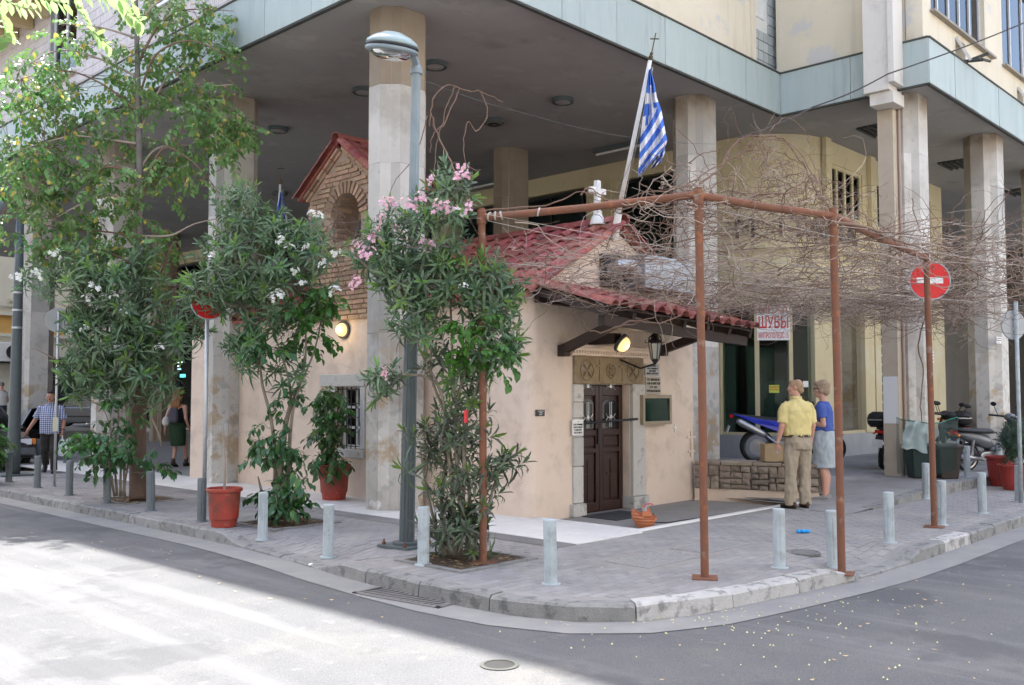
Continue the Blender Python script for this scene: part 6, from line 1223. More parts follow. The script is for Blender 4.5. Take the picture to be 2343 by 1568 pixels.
# ================================================================ rusty pipe frame and the dry vine on it
A_,B_,C_,D_ = gz(1105,1288),gz(1612,1323),gz(1925,1297),gz(2137,1206); PO = thing('pergola','rusty iron pipe pergola of four posts carrying the bare vine','pergola',(B_.x,B_.y,0))
tops = []
for q,tz in ((A_,3.42),(B_,3.46),(C_,3.38),(D_,3.34)):
    q.z = hgt(q.x,q.y); lean = Vector((0,0,0)); t = Vector((q.x-.01,q.y+.02,tz)); tops.append(t); MB().tube([q,q.lerp(t,.5)+Vector((.004,-.003,0)),t],.036 if q is not D_ else .036,14).build('post',m_rust,PO,smooth=False); MB().box(q+Vector((0,0,.006)),(.22,.22,.012),rz(rnd.uniform(0,.6))).build('foot_plate',m_rust,PO)
dz_ = Vector((0,0,-.06)); 
for a,b,z0,z1 in ((0,1,-.09,-.06),(1,2,-.07,-.07),(2,3,-.07,-.06)): P = [tops[a]+Vector((0,0,z0)),tops[a].lerp(tops[b],.5)+Vector((0,0,(z0+z1)/2-.012)),tops[b]+Vector((0,0,z1))]; MB().tube(P,.036,14).build('rail',m_rust,PO)
for t in (tops[0],tops[1]): MB().lathe([(.04,-.16),(.047,-.15),(.047,-.03),(.04,-.02)],t,16,cap=False).build('joint',m_rust,PO)
for k in range(4): q = tops[0].lerp(tops[1],.04+.03*k+(.15 if k==3 else 0))+Vector((0,0,-.085)); dd_ = (tops[1]-tops[0]).normalized(); MB().lathe([(.040,-.01),(.046,0),(.040,.01)],q,12,axis=dd_+Vector((.1*k,.2*(k%2),.3*(k%3-1))),cap=False).build('string_tie',m_string,PO)
VN = thing('dry_vine','tangled bare dry vine spread over the rusty pergola and canopy','vine',(B_.x+1,B_.y+2,0))
def strand(mb, p, d, L, r, n=12, wig=.35, grav=0.0, zt=None, flat=.35):
    P = [p]; d = Vector(d).normalized(); st = L/n
    for k in range(n):
        d = (d+Vector((rnd.gauss(0,wig),rnd.gauss(0,wig),rnd.gauss(0,wig*flat)-grav))).normalized()
        if zt is not None: d.z += (zt-P[-1].z)*.9; d.normalize()
        P.append(P[-1]+d*st)
    mb.tube(P,[r*(1-.6*k/n) for k in range(n+1)],3,cap=False); return P
zones = []
# net between the pipes and the chapel / columns: corner points of the strung roof
def netpt():
    while True:
        x, y = rnd.uniform(6.4,17.5), rnd.uniform(3.9,8.3)
        if (x-6.48)*(4.61-6.55)-(y-6.55)*(7.29-6.48) > 0 and x < 7.29: continue
        if y < 4.61-(x-7.29)*.46 and x < 8.65: continue
        if y < 3.98+(x-8.65)*.098: continue
        if y > 8.25-(max(0,x-13)*.55): continue
        if x < 10.2 and rnd.random() < .5: continue
        if x > 11.2 and y < 5.0: continue
        if x < 12.7 and y > 6.9 and rnd.random() < .8: continue
        return x,y
mb1, mb2 = MB(), MB(); NS = 0
for k in range(1200):
    x,y = netpt(); z = 3.20-.20*sm(y,4.2,5.4)*(1-sm(y,7.4,8.4))-.04*sm(x,9,13)+rnd.gauss(0,.085); a = rnd.uniform(0,6.28)
    if k%11 == 0:                                      # a long woody cane with side twigs
        P_ = strand(mb1 if k%22 else mb2,Vector((x,y,z+.05)),(math.cos(a),math.sin(a),0),rnd.uniform(1.4,2.8),rnd.uniform(.007,.011),20,.26,zt=z)
        for q_ in P_[3::3]: b = rnd.uniform(0,6.28); strand(mb1,q_,(math.cos(b),math.sin(b),rnd.uniform(-.3,.5)),rnd.uniform(.2,.6),.004,7,.4)
        continue
    strand(mb1 if k%3 else mb2,Vector((x,y,z)),(math.cos(a),math.sin(a),0),rnd.uniform(.5,1.6),rnd.uniform(.003,.0062),13,.45,zt=z-.04)
for k in range(380):                                   # denser mass over the right-hand rail and beyond
    t = rnd.random(); q = tops[2].lerp(tops[3],t*1.6) if rnd.random() < .55 else tops[1].lerp(tops[2],t); q = q+Vector((rnd.gauss(0,.22),abs(rnd.gauss(0,.5)),rnd.gauss(-.08,.10))); a = rnd.uniform(0,6.28); strand(mb1 if k%2 else mb2,q,(math.cos(a),math.sin(a),rnd.uniform(-.4,.4)),rnd.uniform(.4,1.4),rnd.uniform(.004,.007),13,.5,flat=.8)
for k in range(380):                                   # right edge of the photo, hanging low
    px = rnd.uniform(2090,2420); q = at(px,rnd.uniform(545,690)-(px-2090)*.02,rnd.uniform(12.4,14.6)); a = rnd.uniform(0,6.28); strand(mb1 if k%2 else mb2,q,(math.cos(a),math.sin(a),rnd.uniform(-.3,.2)),rnd.uniform(.5,1.6),rnd.uniform(.004,.0068),13,.45,flat=.5)
for k in range(75):                                   # over the canopy edge and the gable
    q = at(rnd.uniform(1230,1560),rnd.uniform(560,690),rnd.uniform(9.6,10.9)); a = rnd.uniform(0,6.28); strand(mb1 if k%2 else mb2,q,(math.cos(a),math.sin(a),-.1),rnd.uniform(.4,1.2),rnd.uniform(.003,.005),12,.4,flat=.5)
for k in range(150):                                   # clump climbing above the frame on the right
    t = rnd.random(); px = 1730+170*t+rnd.gauss(0,18); py = 345+150*t+rnd.gauss(0,22); q = at(px,py,10.3+rnd.gauss(0,.2)); a = rnd.uniform(0,6.28); strand(mb2 if k%3 else mb1,q,(math.cos(a),math.sin(a),rnd.uniform(-.8,.8)),rnd.uniform(.3,1.1),rnd.uniform(.003,.005),12,.5,flat=1)
for k in range(60):
    q = at(rnd.uniform(375,480),rnd.uniform(650,715),15+rnd.uniform(-.3,.3)); a = rnd.uniform(0,6.28); strand(mb1,q,(math.cos(a),math.sin(a),0),rnd.uniform(.4,.9),.004,10,.5,flat=.8)
for k in range(80):                                    # before the belfry arch
    q = at(rnd.uniform(755,850),rnd.uniform(500,660),14.2+rnd.uniform(-.2,.2)); a = rnd.uniform(0,6.28); strand(mb1 if k%2 else mb2,q,(math.cos(a),math.sin(a),rnd.uniform(-.4,.3)),rnd.uniform(.3,.9),rnd.uniform(.003,.006),10,.45,flat=.8)
mb1.build('twigs',m_twig,VN,kind='stuff'); mb2.build('twigs',m_twig2,VN,kind='stuff')
def vstem(pp, r=.011, mat=None, dep=None):
    P = [at(*q) for q in pp]; Q = []
    for i in range(len(P)-1):
        a,b,c,d = P[max(i-1,0)],P[i],P[i+1],P[min(i+2,len(P)-1)]
        for k in range(5): t = k/5; Q.append(.5*((2*b)+(c-a)*t+(2*a-5*b+4*c-d)*t*t+(3*b-a-3*c+d)*t**3)+Vector((rnd.gauss(0,.006),rnd.gauss(0,.006),rnd.gauss(0,.006))))
    Q.append(P[-1]); MB().tube(Q,[r*(1-.5*k/len(Q)) for k in range(len(Q))],6).build('vine_stem',mat or m_twig2,VN)
for pp,r in (([(1600,420,9.8),(1640,390,10),(1690,320,10.2),(1740,312,10.3),(1790,318,10.4),(1830,370,10.4),(1850,400,10.3),(1880,470,10),(1900,510,9.4)],.012),([(1560,430,9.6),(1650,375,10),(1720,345,10.2),(1780,350,10.3),(1840,380,10.4)],.008),([(1690,400,10),(1700,350,10.1),(1730,320,10.2),(1810,330,10.4),(1870,420,10.3)],.008),([(1760,300,10.3),(1800,270,10.4),(1840,300,10.4),(1850,330,10.4)],.005),
  ([(1905,510,9.0),(1980,520,9.7),(2050,550,10.6),(2110,570,11.4),(2180,610,12)],.016),([(1720,445,9.2),(1800,440,9.3),(1860,400,10.1),(1885,455,9.6)],.012),([(2110,560,11.5),(2150,560,11.8),(2200,600,12),(2260,640,12.4),(2342,650,12.8)],.013),([(2085,455,12.4),(2100,520,12.2),(2120,540,12)],.008),([(2118,720,16.7),(2100,790,16.8),(2112,850,16.8),(2105,930,16.8),(2115,1000,16.9)],.014),
  ([(982,290,10.3),(990,230,10.3),(1020,195,10.4),(1060,205,10.5),(1110,215,10.6),(1150,235,10.8)],.009),([(1050,205,10.5),(1020,280,10.4),(990,310,10.3),(985,350,10.3)],.008),([(1100,212,10.6),(1115,260,10.6),(1090,300,10.6),(1070,280,10.5),(1060,330,10.5),(1070,380,10.5),(1100,390,10.5)],.008),([(985,260,10.3),(1000,310,10.3),(1030,370,10.2),(1050,430,10),(1070,480,9.7),(1110,490,9.4)],.012),([(1040,200,10.4),(1020,250,10.4),(1000,330,10.3),(990,420,10.2)],.007),([(978,265,10.2),(960,330,10.2),(940,370,10.2),(900,420,10.2),(890,450,10.2)],.006),
  ([(1110,480,9.3),(1250,470,9.4),(1330,440,9.4),(1400,460,9.3),(1480,440,9),(1580,425,8.6)],.008),([(1330,445,9.6),(1350,430,9.6),(1390,460,9.4)],.010),([(1390,760,10.6),(1440,735,10.4),(1500,740,10.3),(1560,720,10.4)],.012),([(1330,730,10.4),(1360,760,10.5),(1430,745,10.4),(1500,725,10.3)],.010),([(1230,650,10.4),(1300,680,10.4),(1380,700,10.3),(1450,690,10.2)],.009),([(790,500,14.2),(770,480,14.2),(800,530,14.2),(840,540,14.2)],.012),([(770,500,14.2),(755,540,14.1),(790,560,14.1),(850,550,14)],.012)): vstem(pp,r)
for pp in ([(1110,490,9.2),(1600,580,9),(2110,640,11.4)],[(1090,500,9.3),(1500,590,10.4),(1990,690,12.5)],[(1130,600,9.4),(1600,640,10),(2342,700,12.9)],[(1150,520,9.3),(1230,610,10),(1380,700,10.6)],[(1590,470,8.5),(1900,540,9),(2342,610,12.8)],[(1100,500,9.2),(980,500,10.3),(850,545,13)]): MB().tube([at(*q) for q in pp],.0028,4).build('support_wire',m_string,VN)
# cables overhead
def cable(label,pts,r=.008,mat=None):
    P = [at(*q) for q in pts]; Q = []
    for i in range(len(P)-1):
        for k in range(8): t = k/8; Q.append(P[i].lerp(P[i+1],t)-Vector((0,0,.03*math.sin(PI*t))))
    Q.append(P[-1]); tag(MB().tube(Q,r,5).build('overhead_cable',mat or m_cable),label,'cable')
cable('twisted dark cable rising from the vine to the upper right corner',[(1690,315,10.3),(1860,245,11),(2030,170,11.6),(2400,28,13)],.009); cable('thin pale wire from the lamp post across to the flag column',[(965,182,10.1),(1200,260,13),(1440,315,15.5),(1640,330,17.3)],.003,m_greymetal); cable('thin wire from the flagpole down to the chapel gable',[(1460,330,13),(1400,460,13.2),(1340,500,13.2)],.003,m_greymetal)
# ================================================================ people: one continuous body each, clothes fitted over it
def skinmesh(mb, name, mat, voxel=.012, it=5, parent=None, fold=0.0, seed=0, label=None):
    me = mb.mesh(name,mat); ob = bpy.data.objects.new(name,me); COL.objects.link(ob)
    r = ob.modifiers.new('r','REMESH'); r.mode = 'VOXEL'; r.voxel_size = voxel; s = ob.modifiers.new('s','SMOOTH'); s.iterations = it; s.factor = .5
    dg = bpy.context.evaluated_depsgraph_get(); out = bpy.data.meshes.new_from_object(ob.evaluated_get(dg)); out.name = name; bpy.data.objects.remove(ob); bpy.data.meshes.remove(me)
    out.materials.clear()
    for m_ in (mat if isinstance(mat,(list,tuple)) else [mat]): out.materials.append(m_)
    if fold:
        nrm = [v.normal.copy() for v in out.vertices]
        for v,nv in zip(out.vertices,nrm): q = v.co; v.co = q+nv*fold*(mnoise.noise(Vector((q.x*9+seed,q.y*9,q.z*5+q.x*4)))+.6*mnoise.noise(Vector((q.x*22,q.y*22+seed,q.z*13))))
    out.polygons.foreach_set('use_smooth',[True]*len(out.polygons)); out.update(); return put(name,out,parent,label=label)
def cap(m, p0, r0, p1, r1, n=12):
    """tapered round limb with rounded ends"""
    p0 = Vector(p0); p1 = Vector(p1); d = p1-p0; L_ = d.length; pts=[]; rr=[]
    for k in range(4): t = PI/2*k/4; pts.append(p0-d/L_*r0*math.cos(t)); rr.append(max(.001,r0*math.sin(t)))
    pts.append(p0); rr.append(r0); pts.append(p1); rr.append(r1)
    for k in range(1,5): t = PI/2*k/4; pts.append(p1+d/L_*r1*math.sin(t)); rr.append(max(.001,r1*math.cos(t)))
    m.tube(pts,rr,n)
def oval(z, rx_, ry_, cx=0, cy=0, n=24, sq=2.3): return [(cx+rx_*math.copysign(abs(math.cos(2*PI*k/n))**(2/sq),math.cos(2*PI*k/n)), cy+ry_*math.copysign(abs(math.sin(2*PI*k/n))**(2/sq),math.sin(2*PI*k/n)), z) for k in range(n)]
def ringat(c, d, rx_, ry_, n=14):
    d = Vector(d).normalized(); a = d.cross(Vector((0,1,0))); a = a if a.length > .1 else d.cross(Vector((1,0,0))); a.normalize(); b = d.cross(a); c = Vector(c); return [c+a*rx_*math.cos(2*PI*k/n)+b*ry_*math.sin(2*PI*k/n) for k in range(n)]
def sleeve(m, pts, rads): 
    pts = [Vector(p) for p in pts]; m.loft([ringat(p,(pts[min(i+1,len(pts)-1)]-pts[max(i-1,0)]),r,r) for i,(p,r) in enumerate(zip(pts,rads))])
def hand(m, wrist, d, side, size=1.0, curl=.5, palm_n=(0,1,0)):
    """palm, four separate bent fingers and a thumb leaving the side of the palm; d points from wrist to knuckles"""
    w = Vector(wrist); d = Vector(d).normalized(); pn = Vector(palm_n); pn = (pn-d*pn.dot(d)).normalized(); s = d.cross(pn)*side; k = size
    P = []
    for a,hw in ((0,.024),(.035,.036),(.085,.040)): P.append([w+d*a*k+s*x*hw*k+pn*y*.013*k for x,y in ((-1,-.8),(-.5,-1),(.5,-1),(1,-.8),(1,.8),(.5,1),(-.5,1),(-1,.8))])
    m.loft(P)
    for i,(off,L_) in enumerate(((-.031,.068),(-.0105,.078),(.0105,.074),(.031,.058))):
        b = w+d*.075*k+s*off*k; q = [b]; ang = 0
        for j,f in enumerate((.42,.33,.25)): ang += curl*(.5+.45*j); q.append(q[-1]+(d*math.cos(ang)+pn*math.sin(ang)+s*off*1.2*(1-j*.3))*L_*f*k)
        m.tube(q,[.0092*k,.0088*k,.008*k,.006*k],7)
    b = w+d*.028*k-s*.028*k; m.tube([b,b+(d*.55-s*.7+pn*.25).normalized()*.035*k,b+(d*.55-s*.7+pn*.25).normalized()*.035*k+(d*.85-s*.15+pn*.45).normalized()*.034*k],[.0125*k,.0105*k,.008*k],7)
def head_parts(m, c, yaw, h=.235, fat=1.0, tilt=0.0):
    """skull, face with brow, nose, lips, chin and ears; looks along +y turned by yaw"""
    R = rz(yaw) @ rx(tilt); c = Vector(c); T = lambda x,y,z: c+R@Vector((x*fat,y,z))
    m.sph(c+R@Vector((0,-.012,.028)),(.074*fat,.094,.090),16,12,R); cap(m,T(0,.03,-.045),.055*fat,T(0,.045,-.075),.043*fat); cap(m,T(0,.055,-.088),.026,T(0,.060,-.092),.022)
    cap(m,T(-.03,.075,.028),.015,T(.03,.075,.028),.015); cap(m,T(0,.088,.015),.009,T(0,.106,-.018),.0135); cap(m,T(-.012,.096,-.02),.008,T(.012,.096,-.02),.008)
    cap(m,T(-.018,.088,-.048),.0085,T(.018,.088,-.048),.0085); cap(m,T(-.016,.086,-.058),.009,T(.016,.086,-.058),.009)
    for s in (1,-1): cap(m,T(.045*s,.055,-.02),.026,T(.04*s,.06,-.03),.022); m.sph(T(.078*s,-.012,-.004),(.011,.021,.034),10,8,R@rz(.35*s)@rx(-.15))
    return T
m_eye = M('eye_white',(.75,.73,.70),rough=.3); m_iris = M('iris_dark',(.04,.025,.02),rough=.2); m_lip = M('lip',(.45,.18,.15),rough=.5)
def face_details(T, par, brow):
    for s in (1,-1):
        MB().sph(T(.031*s,.080,.008),(.0135,.010,.009),10,8).build('eye',m_eye,par,smooth=True); MB().sph(T(.031*s,.0895,.008),(.0055,.003,.0055),8,6).build('iris',m_iris,par)
        MB().tube([T(.012*s,.092,.026),T(.032*s,.092,.032),T(.05*s,.080,.026)],[.0045,.005,.003],6).build('eyebrow',brow,par)
    MB().tube([T(-.022,.086,-.053),T(0,.0965,-.052),T(.022,.086,-.053)],[.002,.004,.002],6).build('mouth',m_lip,par)
def person(label, base, face_dir, cat='person'):
    f = Vector(face_dir); f.z = 0; f.normalize(); o = local('person',label,cat,base,None,math.atan2(f.y,f.x)-PI/2); return o
# ---- man in the yellow polo shirt, seen from behind, head turned to the left
mb_ = gz(1826,1163); fwd = (FW*.93-RT*.30); o = person('man in yellow polo shirt and beige trousers standing with his back turned',mb_,fwd); m_hairb = M('hair_greying_blond',(.36,.23,.13),(.46,.33,.21),rough=.8,scale=60,bump=.6,bscale=160,contrast=.12); H_ = 1.83; hy = .80
m = MB(); T = head_parts(m,(0,.03,1.695),.85,fat=1.04); cap(m,(0,.0,1.50),.062,(0,.02,1.62),.058)
m.loft([oval(.90,.17,.12),oval(1.05,.165,.115),oval(1.25,.175,.115),oval(1.40,.165,.095),oval(1.47,.10,.06)])
for s in (1,-1):
    cap(m,(.19*s,0,1.42),.046,(.252*s,-.01,1.16),.045); cap(m,(.252*s,-.01,1.16),.043,(.272*s,.07,.92),.029); hand(m,(.274*s,.075,.905),(.02*s,.16,-1),s,1.0,.75,(-s,.1,0))
    cap(m,(.095*s,0,.92),.085,(.105*s,.01,.5),.055); cap(m,(.105*s,.01,.5),.052,(.11*s,-.01,.10),.036)
skinmesh(m,'body',m_skin,.0075,3,o); face_details(T,o,m_hairb)
m = MB(); Rz = rz(.85); c = Vector((0,.03,1.695)); m.sph(c+Rz@Vector((0,-.020,.030)),(.081,.096,.088),18,12,Rz); m.sph(c+Rz@Vector((0,.045,.088)),(.05,.045,.025),12,8,Rz); m.sph(c+Rz@Vector((0,-.07,-.03)),(.06,.045,.05),12,8,Rz)
hd = skinmesh(m,'hair',m_hairb,.009,2,o,.009,3)
MB().sph(c+Rz@Vector((0,-.038,.075)),(.052,.056,.046),14,8,Rz).build('bald_crown',m_skin,o,smooth=True)
m_polo = M('yellow_polo',(.66,.56,.24),(.70,.60,.28),rough=.9,scale=30,bump=.1,bscale=250); m = MB()
m.loft([oval(1.015,.195,.142,0,0,28),oval(1.06,.207,.152,0,0,28),oval(1.14,.205,.145,0,0,28),oval(1.26,.210,.148,0,-.005,28),oval(1.38,.212,.140,0,-.01,28),oval(1.455,.190,.115,0,-.008,28),oval(1.505,.125,.088,0,0,28),oval(1.545,.078,.072,0,.006,28)])
for s in (1,-1): sleeve(m,[(.14*s,0,1.45),(.190*s,0,1.435),(.228*s,-.004,1.34),(.252*s,-.008,1.20)],[.062,.074,.074,.074])
skinmesh(m,'polo_shirt',m_polo,.010,3,o,.016,1); m = MB(); m.loft([oval(1.535,.082,.078,0,.008),oval(1.578,.074,.072,0,.012),oval(1.574,.066,.064,0,.012),oval(1.54,.066,.064,0,.008)]); m.build('collar',m_polo,o,smooth=True)
m_khaki = M('beige_chino',(.34,.285,.21),(.39,.33,.25),rough=.9,scale=12,bump=.1,bscale=200); m = MB(); m.loft([oval(.83,.185,.15,0,-.005),oval(.93,.198,.155,0,-.008),oval(1.02,.185,.138)])
for s in (1,-1): sleeve(m,[(.092*s,-.005,.93),(.10*s,0,.80),(.108*s,.01,.52),(.113*s,.0,.25),(.115*s,.0,.045)],[.105,.106,.085,.080,.082])
skinmesh(m,'trousers',m_khaki,.011,3,o,.022,7); m_belt = M('brown_leather',(.05,.022,.014),rough=.5); m = MB(); m.loft([oval(1.000,.190,.145),oval(1.035,.190,.145),oval(1.035,.180,.135),oval(1.0,.180,.135)]); m.build('belt',m_belt,o)
for x,y in ((-.10,-.128),(0,-.145),(.10,-.128)): MB().box((x,y-.002,1.018),(.014,.012,.05)).build('belt_loop',m_khaki,o)
for s in (1,-1): MB().box((.105*s,-.152,.945),(.11,.006,.006),rz(.25*-s)).build('pocket',m_belt if False else m_khaki,o)
def shoe(par, x, y, yaw, mat, L_=.28, z=0, pitch=0, sole=m_rubber, name='shoe'):
    m = MB(); R = rz(yaw)@rx(pitch); c = Vector((x,y,z)); 
    def rg(yy,w,h0,h1): return [c+R@Vector((w*math.cos(2*PI*k/12),yy,(h0+h1)/2+(h1-h0)/2*math.sin(2*PI*k/12))) for k in range(12)]
    m.loft([rg(-.075,.018,.025,.07),rg(-.06,.034,.02,.098),rg(0,.038,.02,.10),rg(.06,.042,.02,.082),rg(.12,.047,.02,.065),rg(.17,.042,.02,.055),rg(.20,.018,.025,.042)]); sh = m.build(name,mat,par,smooth=True)
    m = MB(); m.loft([[c+R@Vector((w*math.cos(2*PI*k/16),.062+.142*math.sin(2*PI*k/16),zz)) for k in range(16)] for zz,w in ((.001,.045),(.024,.046))]); m.build('sole',sole,sh)
for s in (1,-1): shoe(o,.115*s,-.01,-.25*s,m_belt)
MB().lathe([(.031,-.008),(.036,-.004),(.036,.004),(.031,.008)],Vector((-.271,.066,.935)),14,axis=(-.1,.3,-1)).build('wristwatch',m_steel,o)
for s,mm,cc in ((-1,m_steel,'silver_phone'),(1,M('blue_cap',(.02,.35,.6)),'blue_bottle_cap')): MB().box((.27*s,.10,.80),(.03,.05,.05)).build(cc,mm,o)
# ---- woman in the blue shirt
wb = gz(1887,1146); o = person('woman in blue t-shirt and pale denim skirt standing behind a rusty post',wb,(FW*.45-RT*.89)); m_hairw = M('hair_ash_blond',(.33,.235,.155),(.45,.34,.25),rough=.8,scale=70,bump=.6,bscale=160,contrast=.12); m = MB(); T = head_parts(m,(0,.03,1.575),.1,fat=.96); cap(m,(0,0,1.40),.05,(0,.02,1.50),.048)
m.loft([oval(.85,.155,.12),oval(1.0,.14,.11),oval(1.18,.15,.11),oval(1.30,.14,.085),oval(1.36,.08,.055)])
for s in (1,-1):
    cap(m,(.172*s,0,1.31),.042,(.225*s,-.03,1.08),.038); cap(m,(.225*s,-.03,1.08),.037,(.12*s,.19,1.06 if s>0 else 1.10),.026); hand(m,(.115*s,.195,1.06 if s>0 else 1.10),(-.8*s,.55,.05),s,.9,.6,(0,-.5,-.8))
    cap(m,(.085*s,0,.88),.085,(.085*s,.01,.46),.053); cap(m,(.085*s,.01,.46),.050,(.085*s,-.02,.33),.054); cap(m,(.085*s,-.02,.33),.054,(.085*s,-.01,.08),.033); cap(m,(.085*s,-.02,.05),.033,(.095*s,.12,.035),.028)
skinmesh(m,'body',m_skin,.0075,3,o); face_details(T,o,m_hairw)
m = MB(); Rz = rz(.1); c = Vector((0,.03,1.575)); m.sph(c+Rz@Vector((0,-.025,.04)),(.092,.105,.095),18,12,Rz); m.sph(c+Rz@Vector((0,-.065,-.02)),(.078,.06,.07),14,10,Rz); m.sph(c+Rz@Vector((.0,.055,.085)),(.06,.045,.03),12,8,Rz)
for s in (1,-1): m.sph(c+Rz@Vector((.07*s,-.01,.0)),(.024,.05,.06),12,8,Rz)
skinmesh(m,'hair',m_hairw,.009,2,o,.013,5); m_tee = M('blue_tee',(.055,.10,.36),(.07,.125,.42),rough=.9,scale=20); m = MB()
m.loft([oval(.985,.165,.132,0,0),oval(1.03,.162,.132),oval(1.14,.172,.138,0,.008),oval(1.24,.182,.140,0,.012),oval(1.325,.178,.118,0,.004),oval(1.38,.118,.085),oval(1.405,.075,.065,0,.005)])
for s in (1,-1): sleeve(m,[(.12*s,0,1.345),(.175*s,0,1.33),(.20*s,-.012,1.24),(.213*s,-.02,1.17)],[.06,.07,.066,.062])
skinmesh(m,'t_shirt',m_tee,.010,3,o,.017,9); m_denim = M('pale_denim',(.36,.42,.46),(.46,.51,.54),rough=.95,scale=14,bump=.15,bscale=200); m = MB(); m.loft([oval(.47,.185,.155),oval(.60,.185,.158),oval(.80,.188,.158,0,-.012),oval(.90,.182,.150,0,-.012),oval(1.0,.160,.128)]); skinmesh(m,'skirt',m_denim,.011,2,o,.020,2)
for s in (1,-1): shoe(o,.088*s,.0,-.1*s,M('grey_sandal',(.24,.22,.22),(.3,.28,.28),rough=.8,scale=20),name='sandal')
m = MB(); 
for s in (1,-1): m.box(T(.034*s,.094,.008),(.045,.008,.028),rz(.1))
m.tube([T(.06,.088,.01),T(.082,.0,.012)],.004,5); m.tube([T(-.06,.088,.01),T(-.082,.0,.012)],.004,5); m.build('sunglasses',m_black,o); MB().box((.02,.215,.98),(.26,.09,.20),rz(.1)).build('dark_handbag',M('dark_bag',(.035,.03,.028),rough=.5),o,bevel=.03)
o.scale = (1.055,1.055,1.065)
# ---- man in the checked shirt walking towards the camera
pb_ = gz(113,1082); o = person('man in blue checked shirt walking with a white plastic bag',pb_,(-FW*.97+RT*.25)); m_hairk = M('hair_black',(.02,.016,.014),rough=.7); m_skin2 = M('tanned_skin',(.42,.21,.14),(.46,.24,.165),rough=.55,scale=8); m = MB(); T = head_parts(m,(0,.045,1.545),-.1,fat=1.06,tilt=-.12); cap(m,(0,0,1.38),.06,(0,.03,1.48),.058)
m.loft([oval(.85,.165,.125),oval(1.0,.175,.135),oval(1.18,.165,.115),oval(1.28,.15,.09),oval(1.34,.08,.055)])
ar = {-1:((-.185,0,1.31),(-.245,-.03,1.05),(-.245,.09,.85)),1:((.185,0,1.31),(.30,-.06,1.08),(.42,.0,.87))}
for s in (1,-1):
    a,b,c_ = ar[s]; cap(m,Vector(a)-Vector((0,0,.02)),.044,b,.042); cap(m,b,.044,c_,.03); d_ = Vector(c_)-Vector(b); hand(m,c_,d_,s,.98,.8 if s<0 else .3,(-s,.2,0))
lg = {-1:((-.09,0,.86),(-.10,.17,.50),(-.10,.10,.10)),1:((.09,0,.86),(.10,.02,.48),(.13,-.27,.20))}
for s in (1,-1): a,b,c_ = lg[s]; cap(m,a,.085,b,.056); cap(m,b,.052,c_,.036)
skinmesh(m,'body',m_skin2,.0085,3,o); face_details(T,o,m_hairk); m = MB(); Rz = rz(-.1); c = Vector((0,.045,1.545)); m.sph(c+Rz@Vector((0,-.022,.042)),(.083,.097,.088),18,12,Rz); m.sph(c+Rz@Vector((0,.05,.095)),(.06,.04,.026),12,8,Rz); m.sph(c+Rz@Vector((0,-.07,-.02)),(.068,.045,.05),12,8,Rz); skinmesh(m,'hair',m_hairk,.009,2,o,.007,4)
MB().tube([T(-.02,.095,-.038),T(0,.102,-.036),T(.02,.095,-.038)],[.004,.006,.004],6).build('moustache',m_hairk,o)
# woven check in the shirt's own coordinates
m_plaid = bpy.data.materials.new('checked_cloth'); m_plaid.use_nodes = True; tt_ = m_plaid.node_tree; N_ = tt_.nodes; L_ = tt_.links; b_ = N_['Principled BSDF']; b_.inputs['Roughness'].default_value = .9; tc = N_.new('ShaderNodeTexCoord'); prev = None
for ax_ in ('X','Z'):
    w_ = N_.new('ShaderNodeTexWave'); w_.bands_direction = ax_; w_.inputs['Scale'].default_value = 7.5; L_.new(tc.outputs['Object'],w_.inputs['Vector']); r2 = N_.new('ShaderNodeMapRange'); r2.inputs[1].default_value = .45; r2.inputs[2].default_value = .6; L_.new(w_.outputs[0],r2.inputs[0]); mx2 = N_.new('ShaderNodeMix'); mx2.data_type = 'RGBA'; mx2.blend_type = 'MULTIPLY'; L_.new(r2.outputs[0],mx2.inputs[0])
    if prev is None: mx2.inputs[6].default_value = (.66,.67,.70,1)
    else: L_.new(prev,mx2.inputs[6])
    mx2.inputs[7].default_value = (.30,.36,.58,1); prev = mx2.outputs[2]
L_.new(prev,b_.inputs['Base Color']); m = MB(); m.loft([oval(.80,.195,.165,0,.01),oval(.88,.195,.165,0,.01),oval(1.0,.198,.165,0,.012),oval(1.18,.200,.155,0,.008),oval(1.31,.190,.118),oval(1.37,.12,.085),oval(1.405,.078,.072,0,.01)])
for s in (1,-1): a,b,c_ = ar[s]; a = Vector(a); b = Vector(b); sleeve(m,[a+Vector((-.05*s,0,.015)),a,a.lerp(b,.4),a.lerp(b,.82)],[.060,.073,.075,.078])
skinmesh(m,'checked_shirt',m_plaid,.010,3,o,.012,6); m = MB(); m.loft([oval(1.395,.085,.08,0,.015),oval(1.432,.076,.072,0,.022),oval(1.428,.066,.062,0,.022),oval(1.40,.066,.062,0,.015)]); m.build('collar',m_plaid,o,smooth=True)
m_trk = M('dark_brown_trousers',(.03,.026,.024),(.045,.04,.036),rough=.9,scale=9); m = MB(); m.loft([oval(.76,.175,.135),oval(.86,.185,.14),oval(.93,.175,.13)])
for s in (1,-1): a,b,c_ = lg[s]; a = Vector(a); b = Vector(b); c_ = Vector(c_); sleeve(m,[a,a.lerp(b,.45),b,b.lerp(c_,.5),c_+Vector((0,0,-.04))],[.10,.094,.078,.07,.066])
skinmesh(m,'trousers',m_trk,.011,3,o,.010,8); shoe(o,-.10,.085,.05,m_black); shoe(o,.135,-.30,-.1,m_black,z=.09,pitch=-.75)
MB().lathe([(.035,-.01),(.041,-.005),(.041,.005),(.035,.01)],Vector((-.245,.075,.875)),14,axis=(0,.5,-1)).build('wristwatch',m_black,o)
